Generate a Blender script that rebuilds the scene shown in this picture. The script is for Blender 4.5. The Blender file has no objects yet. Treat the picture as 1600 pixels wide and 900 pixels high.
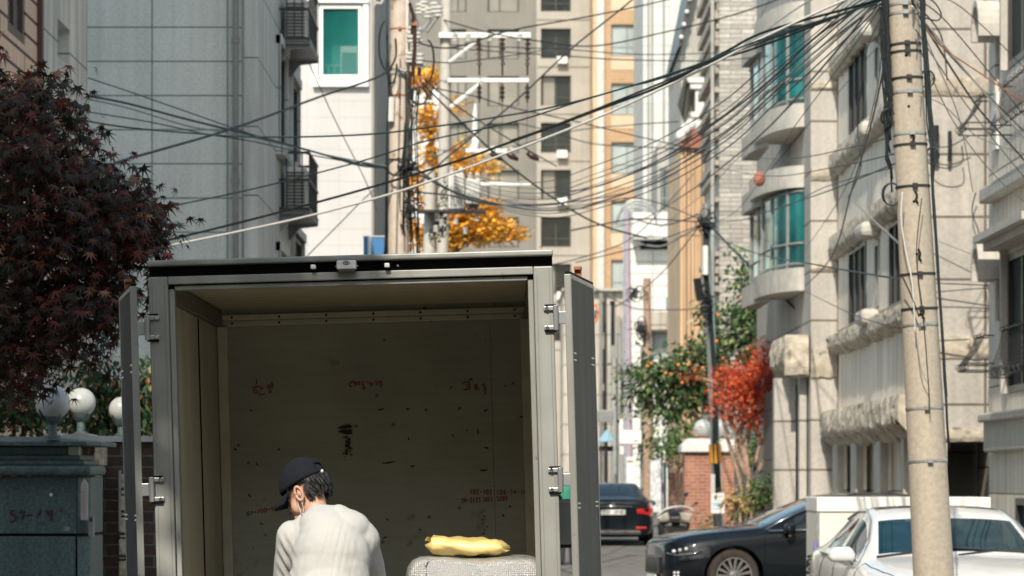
import bpy, bmesh, math, random
from math import radians, sin, cos, pi, sqrt, atan2
from mathutils import Vector, Matrix, noise
R = random.Random(7)
C = bpy.context.scene.collection
scene = bpy.context.scene

# ---------------------------------------------------------------- camera, sky, sun, exposure
F = 5000.0            # focal length in photo pixels (1600 wide)
EYE = 1.6
HOR = 750.0           # horizon row in the 1600x900 photo
cam = bpy.data.cameras.new("camera"); camo = bpy.data.objects.new("camera", cam); C.objects.link(camo)
camo.location = (0, 0, EYE); camo.rotation_euler = (radians(90), 0, 0)
cam.sensor_width = 36; cam.lens = 36 * F / 1600; cam.shift_y = (HOR - 450) / 1600
cam.clip_start = 0.1; cam.clip_end = 2000
cam.dof.use_dof = True; cam.dof.focus_distance = 14.0; cam.dof.aperture_fstop = 7.5
scene.camera = camo

SUN_AZ = -11.0        # degrees to the right of straight behind the camera
SUN_EL = 42.0
w = bpy.data.worlds.new("World"); scene.world = w; w.use_nodes = True
nt = w.node_tree; nt.nodes.clear()
sky = nt.nodes.new("ShaderNodeTexSky"); sky.sky_type = 'NISHITA'; sky.sun_disc = False
sky.sun_elevation = radians(SUN_EL); sky.sun_rotation = radians(180 - SUN_AZ)
sky.air_density = 1.0; sky.dust_density = 1.0; sky.ozone_density = 1.0
bg = nt.nodes.new("ShaderNodeBackground"); bg.inputs[1].default_value = 0.15
wo = nt.nodes.new("ShaderNodeOutputWorld")
tint = nt.nodes.new('ShaderNodeMix'); tint.data_type = 'RGBA'; tint.blend_type = 'MULTIPLY'; tint.inputs[0].default_value = 1; tint.inputs[7].default_value = (1.0, .99, .82, 1)
nt.links.new(sky.outputs[0], tint.inputs[6]); nt.links.new(tint.outputs[2], bg.inputs[0]); nt.links.new(bg.outputs[0], wo.inputs[0])
sl = bpy.data.lights.new("sun", 'SUN'); sl.energy = 2.75; sl.angle = radians(0.5); sl.color = (1.0, 0.92, 0.79)
so = bpy.data.objects.new("sun", sl); C.objects.link(so)
az = radians(SUN_AZ); el = radians(SUN_EL)
sdir = Vector((-sin(az) * cos(el), cos(az) * cos(el), -sin(el)))   # the way the light travels
so.rotation_euler = sdir.to_track_quat('-Z', 'Y').to_euler(); so.location = (5, -20, 30)
scene.view_settings.view_transform = 'Standard'; scene.view_settings.look = 'None'
scene.view_settings.exposure = 0.86; scene.view_settings.gamma = 1.0
try: scene.view_settings.use_curve_mapping = False
except Exception: pass
scene.cycles.max_bounces = 6; scene.cycles.diffuse_bounces = 3; scene.cycles.glossy_bounces = 3
scene.cycles.transparent_max_bounces = 6; scene.cycles.caustics_reflective = False; scene.cycles.caustics_refractive = False

# ---------------------------------------------------------------- helpers
def X(px, Y): return (px - 800.0) / F * Y
def Z(py, Y): return EYE - (py - HOR) / F * Y
def P(px, py, Y): return Vector((X(px, Y), Y, Z(py, Y)))

class MB:
    def __init__(s): s.v = []; s.f = []; s.m = []
    def add(s, vs, fs, m=0):
        b = len(s.v); s.v += [Vector(p) for p in vs]
        s.f += [tuple(i + b for i in f) for f in fs]; s.m += [m] * len(fs)
    def box(s, x0, x1, y0, y1, z0, z1, m=0):
        s.add([(x0,y0,z0),(x1,y0,z0),(x1,y1,z0),(x0,y1,z0),(x0,y0,z1),(x1,y0,z1),(x1,y1,z1),(x0,y1,z1)],
              [(0,3,2,1),(4,5,6,7),(0,1,5,4),(1,2,6,5),(2,3,7,6),(3,0,4,7)], m); return s
    def obox(s, c, size, M, m=0):
        hx, hy, hz = [a / 2 for a in size]; c = Vector(c)
        vs = [c + M @ Vector(p) for p in [(-hx,-hy,-hz),(hx,-hy,-hz),(hx,hy,-hz),(-hx,hy,-hz),(-hx,-hy,hz),(hx,-hy,hz),(hx,hy,hz),(-hx,hy,hz)]]
        s.add(vs, [(0,3,2,1),(4,5,6,7),(0,1,5,4),(1,2,6,5),(2,3,7,6),(3,0,4,7)], m); return s
    def tube(s, pts, r, n=6, m=0, cap=True):
        pts = [Vector(p) for p in pts]; k = len(pts)
        rs = r if isinstance(r, (list, tuple)) else [r] * k
        up = Vector((0, 0, 1)); b = len(s.v); a0 = None
        for i, p in enumerate(pts):
            t = (pts[min(i+1,k-1)] - pts[max(i-1,0)])
            if t.length < 1e-9: t = Vector((0,0,1))
            t.normalize()
            if a0 is None:
                a0 = t.cross(up if abs(t.z) < .9 else Vector((1,0,0)))
            a = (a0 - t * a0.dot(t))
            if a.length < 1e-6: a = t.cross(Vector((1,0,0)))
            a.normalize(); a0 = a; c = t.cross(a)
            for j in range(n):
                th = 2 * pi * j / n
                s.v.append(p + (a * cos(th) + c * sin(th)) * rs[i])
        for i in range(k-1):
            for j in range(n):
                q = (b+i*n+j, b+i*n+(j+1)%n, b+(i+1)*n+(j+1)%n, b+(i+1)*n+j); s.f.append(q); s.m.append(m)
        if cap:
            s.f.append(tuple(b + j for j in range(n))[::-1]); s.m.append(m)
            s.f.append(tuple(b + (k-1)*n + j for j in range(n))); s.m.append(m)
        return s
    def cyl(s, p0, p1, r0, r1=None, n=14, m=0): return s.tube([p0, p1], [r0, r0 if r1 is None else r1], n, m)
    def sphere(s, c, r, seg=16, rings=10, m=0):
        if not isinstance(r, (tuple, list)): r = (r, r, r)
        vs = []; fs = []
        for i in range(rings+1):
            ph = pi * i / rings
            for j in range(seg):
                th = 2*pi*j/seg
                vs.append((c[0]+r[0]*sin(ph)*cos(th), c[1]+r[1]*sin(ph)*sin(th), c[2]+r[2]*cos(ph)))
        for i in range(rings):
            for j in range(seg):
                fs.append((i*seg+j, (i+1)*seg+j, (i+1)*seg+(j+1)%seg, i*seg+(j+1)%seg))
        s.add(vs, fs, m); return s
    def lathe(s, prof, c, n=20, M=None, m=0):
        vs = []; fs = []; k = len(prof); c = Vector(c)
        for (r, z) in prof:
            for j in range(n):
                th = 2*pi*j/n; p = Vector((r*cos(th), r*sin(th), z))
                vs.append(c + (M @ p if M else p))
        for i in range(k-1):
            for j in range(n):
                fs.append((i*n+j, i*n+(j+1)%n, (i+1)*n+(j+1)%n, (i+1)*n+j))
        fs.append(tuple(range(n))[::-1]); fs.append(tuple((k-1)*n+j for j in range(n)))
        s.add(vs, fs, m); return s
    def prism(s, pts, off, m=0):
        n = len(pts); off = Vector(off); a = [Vector(p) for p in pts]; bb = [p + off for p in a]
        s.add(a + bb, [tuple(range(n))[::-1], tuple(range(n, 2*n))] + [(i, (i+1)%n, (i+1)%n+n, i+n) for i in range(n)], m); return s
    def tb(s, T, u0, u1, z0, z1, d0, d1, m=0):
        c = [T(u0,z0,d0),T(u1,z0,d0),T(u1,z0,d1),T(u0,z0,d1),T(u0,z1,d0),T(u1,z1,d0),T(u1,z1,d1),T(u0,z1,d1)]
        s.add(c, [(0,3,2,1),(4,5,6,7),(0,1,5,4),(1,2,6,5),(2,3,7,6),(3,0,4,7)], m); return s
    def grid(s, pts, nu, nv, m=0, closeu=False):
        fs = []
        for i in range(nv-1):
            for j in range(nu if closeu else nu-1):
                j2 = (j+1) % nu
                fs.append((i*nu+j, i*nu+j2, (i+1)*nu+j2, (i+1)*nu+j))
        s.add(pts, fs, m); return s
    def build(s, name, mats, parent=None, smooth=False, bevel=0, fix=True, label=None, auto=None):
        off = WO.get(parent.name, Vector()) if parent else Vector()
        me = bpy.data.meshes.new(name)
        me.from_pydata([p - off for p in s.v], [], s.f)
        if not isinstance(mats, (list, tuple)): mats = [mats]
        for mm in mats: me.materials.append(mm)
        for p, mi in zip(me.polygons, s.m):
            p.material_index = mi; p.use_smooth = smooth
        if fix:
            bm = bmesh.new(); bm.from_mesh(me); bmesh.ops.recalc_face_normals(bm, faces=bm.faces); bm.to_mesh(me); bm.free()
        if smooth and auto: 
            me.set_sharp_from_angle(angle=radians(auto))
        o = bpy.data.objects.new(name, me); C.objects.link(o)
        if parent: o.parent = parent; WO[o.name] = off
        else: WO[o.name] = Vector()
        if bevel:
            b = o.modifiers.new("bevel", 'BEVEL'); b.width = bevel; b.segments = 2; b.limit_method = 'ANGLE'; b.angle_limit = radians(40)
        if label: o['label'] = label
        return o
WO = {}
def thing(name, label, cat, loc=(0,0,0), group=None):
    o = bpy.data.objects.new(name, None); C.objects.link(o); o.location = loc; o.empty_display_size = .2
    o['label'] = label; o['category'] = cat
    if group: o['group'] = group
    WO[o.name] = Vector(loc); return o
def tag(o, label, cat, group=None, kind=None):
    if label: o['label'] = label; o['category'] = cat
    if group: o['group'] = group
    if kind: o['kind'] = kind
    return o
def copy_tree(o, parent=None):
    c = o.copy(); C.objects.link(c); c.parent = parent
    WO[c.name] = WO.get(o.name, Vector()).copy()
    for ch in list(o.children): copy_tree(ch, c)
    return c
def apply_mods(o):
    dg = bpy.context.evaluated_depsgraph_get(); dg.update()
    me = bpy.data.meshes.new_from_object(o.evaluated_get(dg)); old = o.data
    o.modifiers.clear(); o.data = me; bpy.data.meshes.remove(old); return o

# facades: T(u, z, d) maps run, height and depth into the wall to the world
def front(Y): return lambda u, z, d: Vector((u, Y + d, z))
def faceleft(Xc): return lambda u, z, d: Vector((Xc + d, u, z))
def faceright(Xc): return lambda u, z, d: Vector((Xc - d, u, z))
def facade(mb, T, u0, u1, z0, z1, holes=(), depth=.22, m=0):
    us = sorted({u0, u1, *[h[0] for h in holes], *[h[1] for h in holes]})
    zs = sorted({z0, z1, *[h[2] for h in holes], *[h[3] for h in holes]})
    for a, b in zip(us, us[1:]):
        for c, d in zip(zs, zs[1:]):
            uc, zc = (a+b)/2, (c+d)/2
            if any(h[0] < uc < h[1] and h[2] < zc < h[3] for h in holes): continue
            mb.add([T(a,c,0),T(b,c,0),T(b,d,0),T(a,d,0)], [(0,1,2,3)], m)
    for (a, b, c, d) in holes:
        for q in ([(a,c),(b,c)],[(b,c),(b,d)],[(b,d),(a,d)],[(a,d),(a,c)]):
            (p, r), (t, w_) = q
            mb.add([T(p,r,0),T(t,w_,0),T(t,w_,depth),T(p,r,depth)], [(0,1,2,3)], m)
def window(parent, T, h, fm, gm, nv=1, nh=0, fr=.06, depth=.2, name='window', split=None, lab=None):
    a, b, c, d = h; mb = MB(); e = .003
    d0, d1 = depth - .07, depth + .0
    mb.tb(T, a+e, a+fr, c+e, d-e, d0, d1); mb.tb(T, b-fr, b-e, c+e, d-e, d0, d1)
    mb.tb(T, a+fr, b-fr, c+e, c+fr, d0, d1); mb.tb(T, a+fr, b-fr, d-fr, d-e, d0, d1)
    xs = split if split else [i/(nv+1) for i in range(1, nv+1)]
    for t in xs:
        u = a + (b-a)*t; mb.tb(T, u-fr*.4, u+fr*.4, c+fr, d-fr, d0+.012, d1)
    for i in range(nh):
        z = c + (d-c)*(i+1)/(nh+1) if nh > 1 else c + (d-c)*.3
        mb.tb(T, a+fr, b-fr, z-fr*.3, z+fr*.3, d0+.02, d1)
    o = mb.build(name, fm, parent)
    g = MB(); g.tb(T, a+fr*.5, b-fr*.5, c+fr*.5, d-fr*.5, depth-.02, depth-.012); g.build('pane', gm, o)
    if lab: o['label'] = lab
    return o

# ---------------------------------------------------------------- materials
def newmat(name):
    m = bpy.data.materials.new(name); m.use_nodes = True; n = m.node_tree
    return m, n, n.nodes['Principled BSDF']
def rgb(c): return (c[0], c[1], c[2], 1)
def mat(name, col, rough=.6, metal=0, var=.12, scale=8, bump=0.0, bscale=60, spec=.5, streak=0, dirt=None, dscale=2, dthr=.6, trans=0, sub=0, coat=0, alpha=1):
    m, n, b = newmat(name); N = n.nodes; L = n.links
    tc = N.new('ShaderNodeTexCoord')
    b.inputs['Roughness'].default_value = rough; b.inputs['Metallic'].default_value = metal
    b.inputs['Specular IOR Level'].default_value = spec
    if coat: b.inputs['Coat Weight'].default_value = coat; b.inputs['Coat Roughness'].default_value = .04
    if trans: b.inputs['Transmission Weight'].default_value = trans
    if sub: b.inputs['Subsurface Weight'].default_value = sub; b.inputs['Subsurface Scale'].default_value = .02
    if alpha < 1: b.inputs['Alpha'].default_value = alpha
    no = N.new('ShaderNodeTexNoise'); no.inputs['Scale'].default_value = scale; no.inputs['Detail'].default_value = 6
    L.new(tc.outputs['Object'], no.inputs['Vector'])
    mr = N.new('ShaderNodeMapRange'); mr.inputs[1].default_value = .3; mr.inputs[2].default_value = .7
    mr.inputs[3].default_value = 1 - var; mr.inputs[4].default_value = 1 + var
    L.new(no.outputs[0], mr.inputs[0])
    mx = N.new('ShaderNodeMix'); mx.data_type = 'RGBA'; mx.blend_type = 'MULTIPLY'; mx.inputs[0].default_value = 1
    mx.inputs[6].default_value = rgb(col); L.new(mr.outputs[0], mx.inputs[7]); out = mx.outputs[2]
    if streak:
        mp = N.new('ShaderNodeMapping'); mp.inputs['Scale'].default_value = (4, 4, .25); L.new(tc.outputs['Object'], mp.inputs[0])
        n2 = N.new('ShaderNodeTexNoise'); n2.inputs['Scale'].default_value = 2.5; n2.inputs['Detail'].default_value = 4; L.new(mp.outputs[0], n2.inputs['Vector'])
        m2 = N.new('ShaderNodeMapRange'); m2.inputs[1].default_value = .35; m2.inputs[2].default_value = .65; m2.inputs[3].default_value = 1-streak; m2.inputs[4].default_value = 1
        L.new(n2.outputs[0], m2.inputs[0])
        x2 = N.new('ShaderNodeMix'); x2.data_type = 'RGBA'; x2.blend_type = 'MULTIPLY'; x2.inputs[0].default_value = 1
        L.new(out, x2.inputs[6]); L.new(m2.outputs[0], x2.inputs[7]); out = x2.outputs[2]
    if dirt:
        n3 = N.new('ShaderNodeTexNoise'); n3.inputs['Scale'].default_value = dscale; n3.inputs['Detail'].default_value = 8; L.new(tc.outputs['Object'], n3.inputs['Vector'])
        m3 = N.new('ShaderNodeMapRange'); m3.inputs[1].default_value = dthr; m3.inputs[2].default_value = dthr + .1; L.new(n3.outputs[0], m3.inputs[0])
        x3 = N.new('ShaderNodeMix'); x3.data_type = 'RGBA'; L.new(m3.outputs[0], x3.inputs[0]); L.new(out, x3.inputs[6]); x3.inputs[7].default_value = rgb(dirt); out = x3.outputs[2]
    L.new(out, b.inputs['Base Color'])
    if bump:
        nb = N.new('ShaderNodeTexNoise'); nb.inputs['Scale'].default_value = bscale; nb.inputs['Detail'].default_value = 5; L.new(tc.outputs['Object'], nb.inputs['Vector'])
        bp = N.new('ShaderNodeBump'); bp.inputs['Strength'].default_value = bump; bp.inputs['Distance'].default_value = .02; L.new(nb.outputs[0], bp.inputs['Height']); L.new(bp.outputs[0], b.inputs['Normal'])
    return m
def stone(name, c1, c2, mortar, bw, bh, ms=.008, off=.0, rough=.75, bump=.4, streak=.12, grain=.12, big=.12, z0=0.0, mgrain=40, freq=2, dist=.01):
    """panelled or coursed masonry; u = x + y runs along whichever axis the wall faces"""
    m, n, b = newmat(name); N = n.nodes; L = n.links
    tc = N.new('ShaderNodeTexCoord'); sp = N.new('ShaderNodeSeparateXYZ'); L.new(tc.outputs['Object'], sp.inputs[0])
    ad = N.new('ShaderNodeMath'); ad.operation = 'ADD'; L.new(sp.outputs[0], ad.inputs[0]); L.new(sp.outputs[1], ad.inputs[1])
    a2 = N.new('ShaderNodeMath'); a2.operation = 'ADD'; L.new(sp.outputs[2], a2.inputs[0]); a2.inputs[1].default_value = z0
    cb = N.new('ShaderNodeCombineXYZ'); L.new(ad.outputs[0], cb.inputs[0]); L.new(a2.outputs[0], cb.inputs[1])
    br = N.new('ShaderNodeTexBrick'); br.offset = off; br.offset_frequency = freq; L.new(cb.outputs[0], br.inputs['Vector'])
    br.inputs['Color1'].default_value = rgb(c1); br.inputs['Color2'].default_value = rgb(c2); br.inputs['Mortar'].default_value = rgb(mortar)
    br.inputs['Scale'].default_value = 1; br.inputs['Mortar Size'].default_value = ms; br.inputs['Brick Width'].default_value = bw; br.inputs['Row Height'].default_value = bh
    br.inputs['Mortar Smooth'].default_value = .3; br.inputs['Bias'].default_value = 0
    out = br.outputs[0]
    def mul(src, sc, lo, hi, amt, vec=None, det=5):
        no = N.new('ShaderNodeTexNoise'); no.inputs['Scale'].default_value = sc; no.inputs['Detail'].default_value = det
        if vec:
            mp = N.new('ShaderNodeMapping'); mp.inputs['Scale'].default_value = vec; L.new(tc.outputs['Object'], mp.inputs[0]); L.new(mp.outputs[0], no.inputs['Vector'])
        else: L.new(tc.outputs['Object'], no.inputs['Vector'])
        mr = N.new('ShaderNodeMapRange'); mr.inputs[1].default_value = lo; mr.inputs[2].default_value = hi; mr.inputs[3].default_value = 1 - amt; mr.inputs[4].default_value = 1 + amt*.4
        L.new(no.outputs[0], mr.inputs[0])
        x = N.new('ShaderNodeMix'); x.data_type = 'RGBA'; x.blend_type = 'MULTIPLY'; x.inputs[0].default_value = 1
        L.new(src, x.inputs[6]); L.new(mr.outputs[0], x.inputs[7]); return x.outputs[2], no.outputs[0]
    if big: out, _ = mul(out, .6, .3, .7, big)
    if streak: out, _ = mul(out, 2.2, .35, .65, streak, (3, 3, .18))
    out, gr = mul(out, mgrain, .3, .7, grain)
    L.new(out, b.inputs['Base Color']); b.inputs['Roughness'].default_value = rough
    bp = N.new('ShaderNodeBump'); bp.inputs['Strength'].default_value = bump; bp.inputs['Distance'].default_value = dist
    mm = N.new('ShaderNodeMath'); mm.operation = 'MULTIPLY_ADD'; L.new(br.outputs['Fac'], mm.inputs[0]); mm.inputs[1].default_value = -1.0
    m4 = N.new('ShaderNodeMath'); m4.operation = 'MULTIPLY'; L.new(gr, m4.inputs[0]); m4.inputs[1].default_value = .5; L.new(m4.outputs[0], mm.inputs[2])
    L.new(mm.outputs[0], bp.inputs['Height']); L.new(bp.outputs[0], b.inputs['Normal'])
    return m

M = {}
M['granite'] = stone('granite_panels', (.70,.71,.68), (.66,.675,.645), (.20,.23,.22), .944, .427, .011, streak=.1, grain=.16, mgrain=30)
M['granite_edge'] = stone('granite_edge', (.66,.665,.64), (.60,.61,.59), (.13,.14,.14), 1.1, .86, .01, streak=.2, grain=.14)
M['siding'] = stone('brick_siding', (.82,.56,.40), (.74,.50,.36), (.07,.04,.03), 3.0, .20, .02, off=.5, streak=.12)
M['old_concrete'] = stone('old_concrete', (.78,.73,.64), (.70,.66,.59), (.24,.22,.19), 3.4, 1.25, .012, streak=.35, grain=.15)
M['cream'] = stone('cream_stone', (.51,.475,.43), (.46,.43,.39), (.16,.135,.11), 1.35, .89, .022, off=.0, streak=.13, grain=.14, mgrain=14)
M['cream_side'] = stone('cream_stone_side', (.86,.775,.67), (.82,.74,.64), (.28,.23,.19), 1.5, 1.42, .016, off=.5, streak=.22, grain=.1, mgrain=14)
M['cream_plain'] = mat('cream_stone_plain', (.52,.49,.44), .75, var=.12, scale=5, bump=.15, bscale=25, streak=.12)
M['rough_cream'] = mat('weathered_rough_stone', (.52,.46,.375), .9, var=.25, scale=7, bump=.9, bscale=9, streak=.2, dirt=(.12,.105,.09), dscale=5, dthr=.60)
M['grey_brick'] = stone('grey_stone_bricks', (.52,.48,.43), (.34,.31,.28), (.22,.20,.18), .62, .125, .012, off=.5, streak=.1, grain=.2, mgrain=9, bump=.8, freq=2)
M['red_brick'] = stone('red_bricks', (.42,.13,.075), (.52,.22,.13), (.45,.38,.32), .23, .085, .010, off=.5, streak=.1, grain=.2, big=.3, bump=.6)
M['dark_brick'] = stone('dark_bricks', (.045,.028,.022), (.085,.04,.03), (.13,.13,.12), .25, .085, .007, off=.5, streak=.1, grain=.4, bump=1)
M['quoin'] = stone('quoin_stones', (.58,.50,.38), (.42,.37,.28), (.05,.05,.05), .5, .17, .012, off=0, streak=.1, grain=.5, mgrain=25, bump=1)
M['dark_granite'] = mat('dark_granite', (.085,.125,.122), .55, var=.4, scale=45, bump=.12, bscale=80, streak=.25)
M['panel_shade'] = stone('panels_shade_tone', (.215,.20,.178), (.20,.188,.168), (.22,.2,.17), .72, 2.7, .02, streak=.06, grain=.03)  # apartment block's shaded left part: the shade is put into the panel colour
M['panel_sunlit'] = stone('panels_sunlit_tone', (.40,.365,.325), (.375,.345,.31), (.4,.35,.3), .6, 2.7, .02, streak=.06, grain=.03)  # same panels on the sunlit right part, painted lighter
M['orange_brick'] = stone('orange_bricks', (.46,.29,.165), (.42,.265,.15), (.5,.36,.24), .5, .2, .02, off=.5, streak=.05, grain=.08, mgrain=5)
M['cream_orange'] = mat('pale_spandrel', (.54,.43,.31), .8, var=.05)
M['lightgrey_tile'] = stone('light_grey_tiles', (.56,.56,.54), (.53,.535,.52), (.40,.40,.39), 1.35, 1.0, .035, streak=.05, grain=.03)
M['white_paint'] = mat('white_render', (.70,.68,.66), .7, var=.03, scale=2, streak=.04)
M['white_tile'] = stone('white_wall_tiles', (.56,.535,.525), (.54,.52,.51), (.47,.44,.43), .6, .3, .006, streak=.03, grain=.03)
M['white_siding'] = stone('white_siding', (.74,.71,.67), (.70,.675,.64), (.45,.43,.40), 6, .42, .03, streak=.1, grain=.05)
M['tan_column'] = stone('tan_fluted', (.66,.45,.28), (.60,.42,.27), (.33,.22,.14), .28, 9, .03, streak=.25, grain=.1)
M['plaster'] = mat('grey_plaster', (.40,.38,.345), .85, var=.15, scale=1.5, streak=.25)
M['alley1'] = stone('alley_wall_tan', (.50,.44,.37), (.45,.40,.34), (.25,.22,.19), 1.6, 1.4, .04, streak=.25, grain=.1)
M['alley2'] = stone('alley_wall_grey', (.33,.31,.29), (.37,.35,.32), (.2,.18,.17), 1.0, 1.4, .04, streak=.3, grain=.1)
def glass(name, col, rough=.06, var=.35, scale=.8, spec=.9):
    return mat(name, col, rough, var=var, scale=scale, spec=spec)
M['teal_glass'] = glass('teal_glass', (.012,.045,.045), .10, .6, 1.2, .35)
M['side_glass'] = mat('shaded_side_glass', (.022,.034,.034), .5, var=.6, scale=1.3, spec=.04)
M['teal_glass2'] = glass('teal_balcony_glass', (.012,.115,.118), .14, .75, 1.3, .35)
M['dark_glass'] = glass('dark_glass', (.014,.015,.015), .12, .6, .6, .3)
M['blind_glass'] = glass('glass_with_blinds', (.22,.20,.175), .15, .25, .6, .5)
M['blue_glass'] = glass('pale_blue_glass', (.33,.37,.38), .1, .2, .5, .6)
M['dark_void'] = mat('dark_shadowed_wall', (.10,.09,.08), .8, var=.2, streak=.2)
M['garage'] = stone('wall_shade_tone', (.16,.145,.125), (.15,.135,.12), (.05,.05,.045), 2, 1.0, .02, streak=.2, grain=.2)
M['frame_dark'] = mat('dark_frame', (.05,.045,.045), .4)
M['frame_grey'] = mat('grey_frame', (.22,.22,.215), .4)
M['frame_white'] = mat('white_frame', (.78,.77,.75), .4, var=.03)
M['steel_dark'] = mat('dark_steel', (.035,.035,.037), .45, metal=.3)
M['steel'] = mat('galvanised_steel', (.42,.43,.43), .4, metal=.7, var=.15)
M['alu'] = mat('box_aluminium', (.40,.40,.375), .42, metal=.25, var=.06, scale=3, streak=.1)
M['alu_dark'] = mat('box_frame_paint', (.33,.335,.31), .45, metal=.1, var=.10, scale=4, streak=.2, dirt=(.13,.11,.09), dscale=22, dthr=.68)
M['door_skin'] = mat('door_skin', (.036,.054,.070), .55, metal=0, var=.35, scale=2, streak=.4, spec=.12)
M['rubber'] = mat('black_rubber', (.006,.005,.006), .7, spec=.15)
M['black'] = mat('black_plastic', (.02,.02,.021), .35)
M['chrome'] = mat('chrome', (.75,.75,.74), .12, metal=1, var=.03)
M['pole'] = mat('concrete_pole', (.43,.37,.295), .8, var=.12, scale=30, bump=.25, bscale=90, streak=.1)
M['pole2'] = mat('tan_pole', (.62,.52,.43), .75, var=.12, scale=10, streak=.2, dirt=(.25,.15,.10), dscale=5, dthr=.62)
M['pole3'] = mat('pale_pole', (.52,.49,.44), .7, var=.1, streak=.1)
M['purple_pole'] = mat('mauve_pipe', (.36,.29,.36), .6)
M['cable'] = mat('black_cable', (.008,.014,.016), .5, var=.1)
M['cable_teal'] = mat('dark_teal_cable', (.012,.04,.045), .5, var=.1)
M['cable_white'] = mat('white_cable', (.62,.62,.60), .5, var=.05)
M['cable_grey'] = mat('grey_cable', (.25,.25,.24), .5, var=.05)
M['cable_orange'] = mat('orange_cable', (.6,.2,.07), .5, var=.05)
M['porcelain'] = mat('white_porcelain', (.72,.70,.66), .25, var=.05)
M['brown_ins'] = mat('brown_insulator', (.05,.025,.02), .3)
M['copper'] = mat('rusty_clamp', (.38,.13,.05), .6)
M['asphalt'] = mat('asphalt', (.17,.16,.15), .9, var=.25, scale=3, bump=.5, bscale=120, dirt=(.14,.13,.12), dscale=.8, dthr=.55)
M['pavement'] = stone('paving_blocks', (.34,.32,.29), (.30,.28,.26), (.18,.17,.15), .3, .15, .006, off=.5)
M['kerb'] = mat('kerb_stone', (.42,.41,.39), .8, var=.15, scale=6)
M['paint_white'] = mat('road_paint', (.7,.7,.68), .7, var=.15, scale=12)
M['bark'] = mat('bark', (.16,.105,.075), .9, var=.35, scale=14, bump=.8, bscale=30)
M['bark_pale'] = mat('pale_bark', (.36,.24,.18), .85, var=.3, scale=8, bump=.6, bscale=20)
def leaf(name, col, var=.3, rough=.5, trans=.25):
    m = mat(name, col, rough, var=var, scale=3.0, spec=.35)
    n = m.node_tree; b = n.nodes['Principled BSDF']; tr = n.nodes.new('ShaderNodeBsdfTranslucent'); ms = n.nodes.new('ShaderNodeMixShader')
    ms.inputs[0].default_value = trans; src = b.inputs['Base Color'].links[0].from_socket
    n.links.new(src, tr.inputs[0]); n.links.new(b.outputs[0], ms.inputs[1]); n.links.new(tr.outputs[0], ms.inputs[2])
    n.links.new(ms.outputs[0], n.nodes['Material Output'].inputs[0]); return m
M['mp1'] = leaf('maple_leaf_purple', (.032,.017,.010)); M['mp2'] = leaf('maple_leaf_red', (.12,.026,.018)); M['mp3'] = leaf('maple_leaf_green', (.022,.028,.016)); M['mp4'] = leaf('maple_leaf_dry', (.26,.13,.07))
M['gk1'] = leaf('ginkgo_gold', (.78,.42,.05)); M['gk2'] = leaf('ginkgo_amber', (.62,.28,.04)); M['gk3'] = leaf('ginkgo_yellow', (.85,.55,.12))
M['gr1'] = leaf('leaf_dark_green', (.035,.075,.03)); M['gr2'] = leaf('leaf_mid_green', (.08,.15,.045)); M['gr3'] = leaf('leaf_light_green', (.20,.28,.08)); M['gr4'] = leaf('leaf_pale', (.42,.40,.24))
M['rd1'] = leaf('leaf_scarlet', (.60,.085,.04)); M['rd2'] = leaf('leaf_orange_red', (.75,.17,.05)); M['rd3'] = leaf('leaf_crimson', (.40,.03,.03))
M['fruit'] = mat('persimmon_fruit', (.85,.26,.05), .35)
M['dryleaf'] = leaf('dry_leaf', (.55,.36,.17)); M['iv1'] = leaf('ivy_green', (.05,.10,.045)); M['iv2'] = leaf('ivy_yellow', (.34,.30,.12)); M['iv3'] = leaf('ivy_orange', (.42,.16,.06))
M['globe'] = mat('lamp_globe', (.46,.47,.46), .25, var=.12, scale=5, dirt=(.16,.16,.15), dscale=6, dthr=.62)
M['terracotta'] = mat('terracotta', (.34,.13,.09), .8)
M['blue'] = mat('blue_sign', (.05,.19,.42), .5, var=.04)
M['blue_tarp'] = mat('blue_tarp', (.22,.36,.45), .5, var=.1)
M['skin'] = mat('skin', (.62,.36,.25), .5, var=.05, scale=20, sub=.1)
M['hair'] = mat('black_hair', (.010,.009,.010), .55, var=.3, scale=60)
# ---------------------------------------------------------------- ground and road
def gz(y):
    if y < 60: return 0.0
    if y < 95: return .42 * (y - 60) / 35
    return .42 + (y - 95) * .008
ys = [-80, -20, 0, 10, 20, 30, 40, 50, 60, 65, 70, 75, 80, 85, 90, 95, 110, 130, 160, 200, 300, 600, 1500]
def sheet(name, xs, dz, m, ylist=None, y1=None):
    mb = MB(); yl = [y for y in ys if y1 is None or y <= y1]; pts = []
    for y in yl:
        for x in xs: pts.append((x, y, gz(y) + dz))
    mb.grid(pts, len(xs), len(yl)); o = mb.build(name, m); o['kind'] = 'structure'; return o
sheet('ground', [-900, -60, -20, 0, 20, 60, 900], -.03, M['pavement'])
sheet('road', [-2.95, 0, 4.9], 0.0, M['asphalt'], y1=300)
def kerb(name, xa, xb, ya, yb, m=M['kerb']):
    mb = MB()
    n = 24
    for i in range(n):
        a = ya + (yb - ya) * i / n; b = ya + (yb - ya) * (i + 1) / n
        mb.box(xa, xb, a + .004, b - .004, gz(a) - .05, gz(a) + .12)
    o = mb.build(name, m); o['kind'] = 'structure'
kerb('kerb_left', -3.1, -2.95, 0, 60); 
sheet('pavement_left', [-4.75, -3.1], .118, M['pavement'], y1=60)
mb = MB(); mb.box(-2.75, -2.63, 5, 9, .004, .008); mb.box(-2.75, -2.63, 24, 44, .004, .008)
o = mb.build('road_marking', M['paint_white']); o['kind'] = 'structure'

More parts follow.
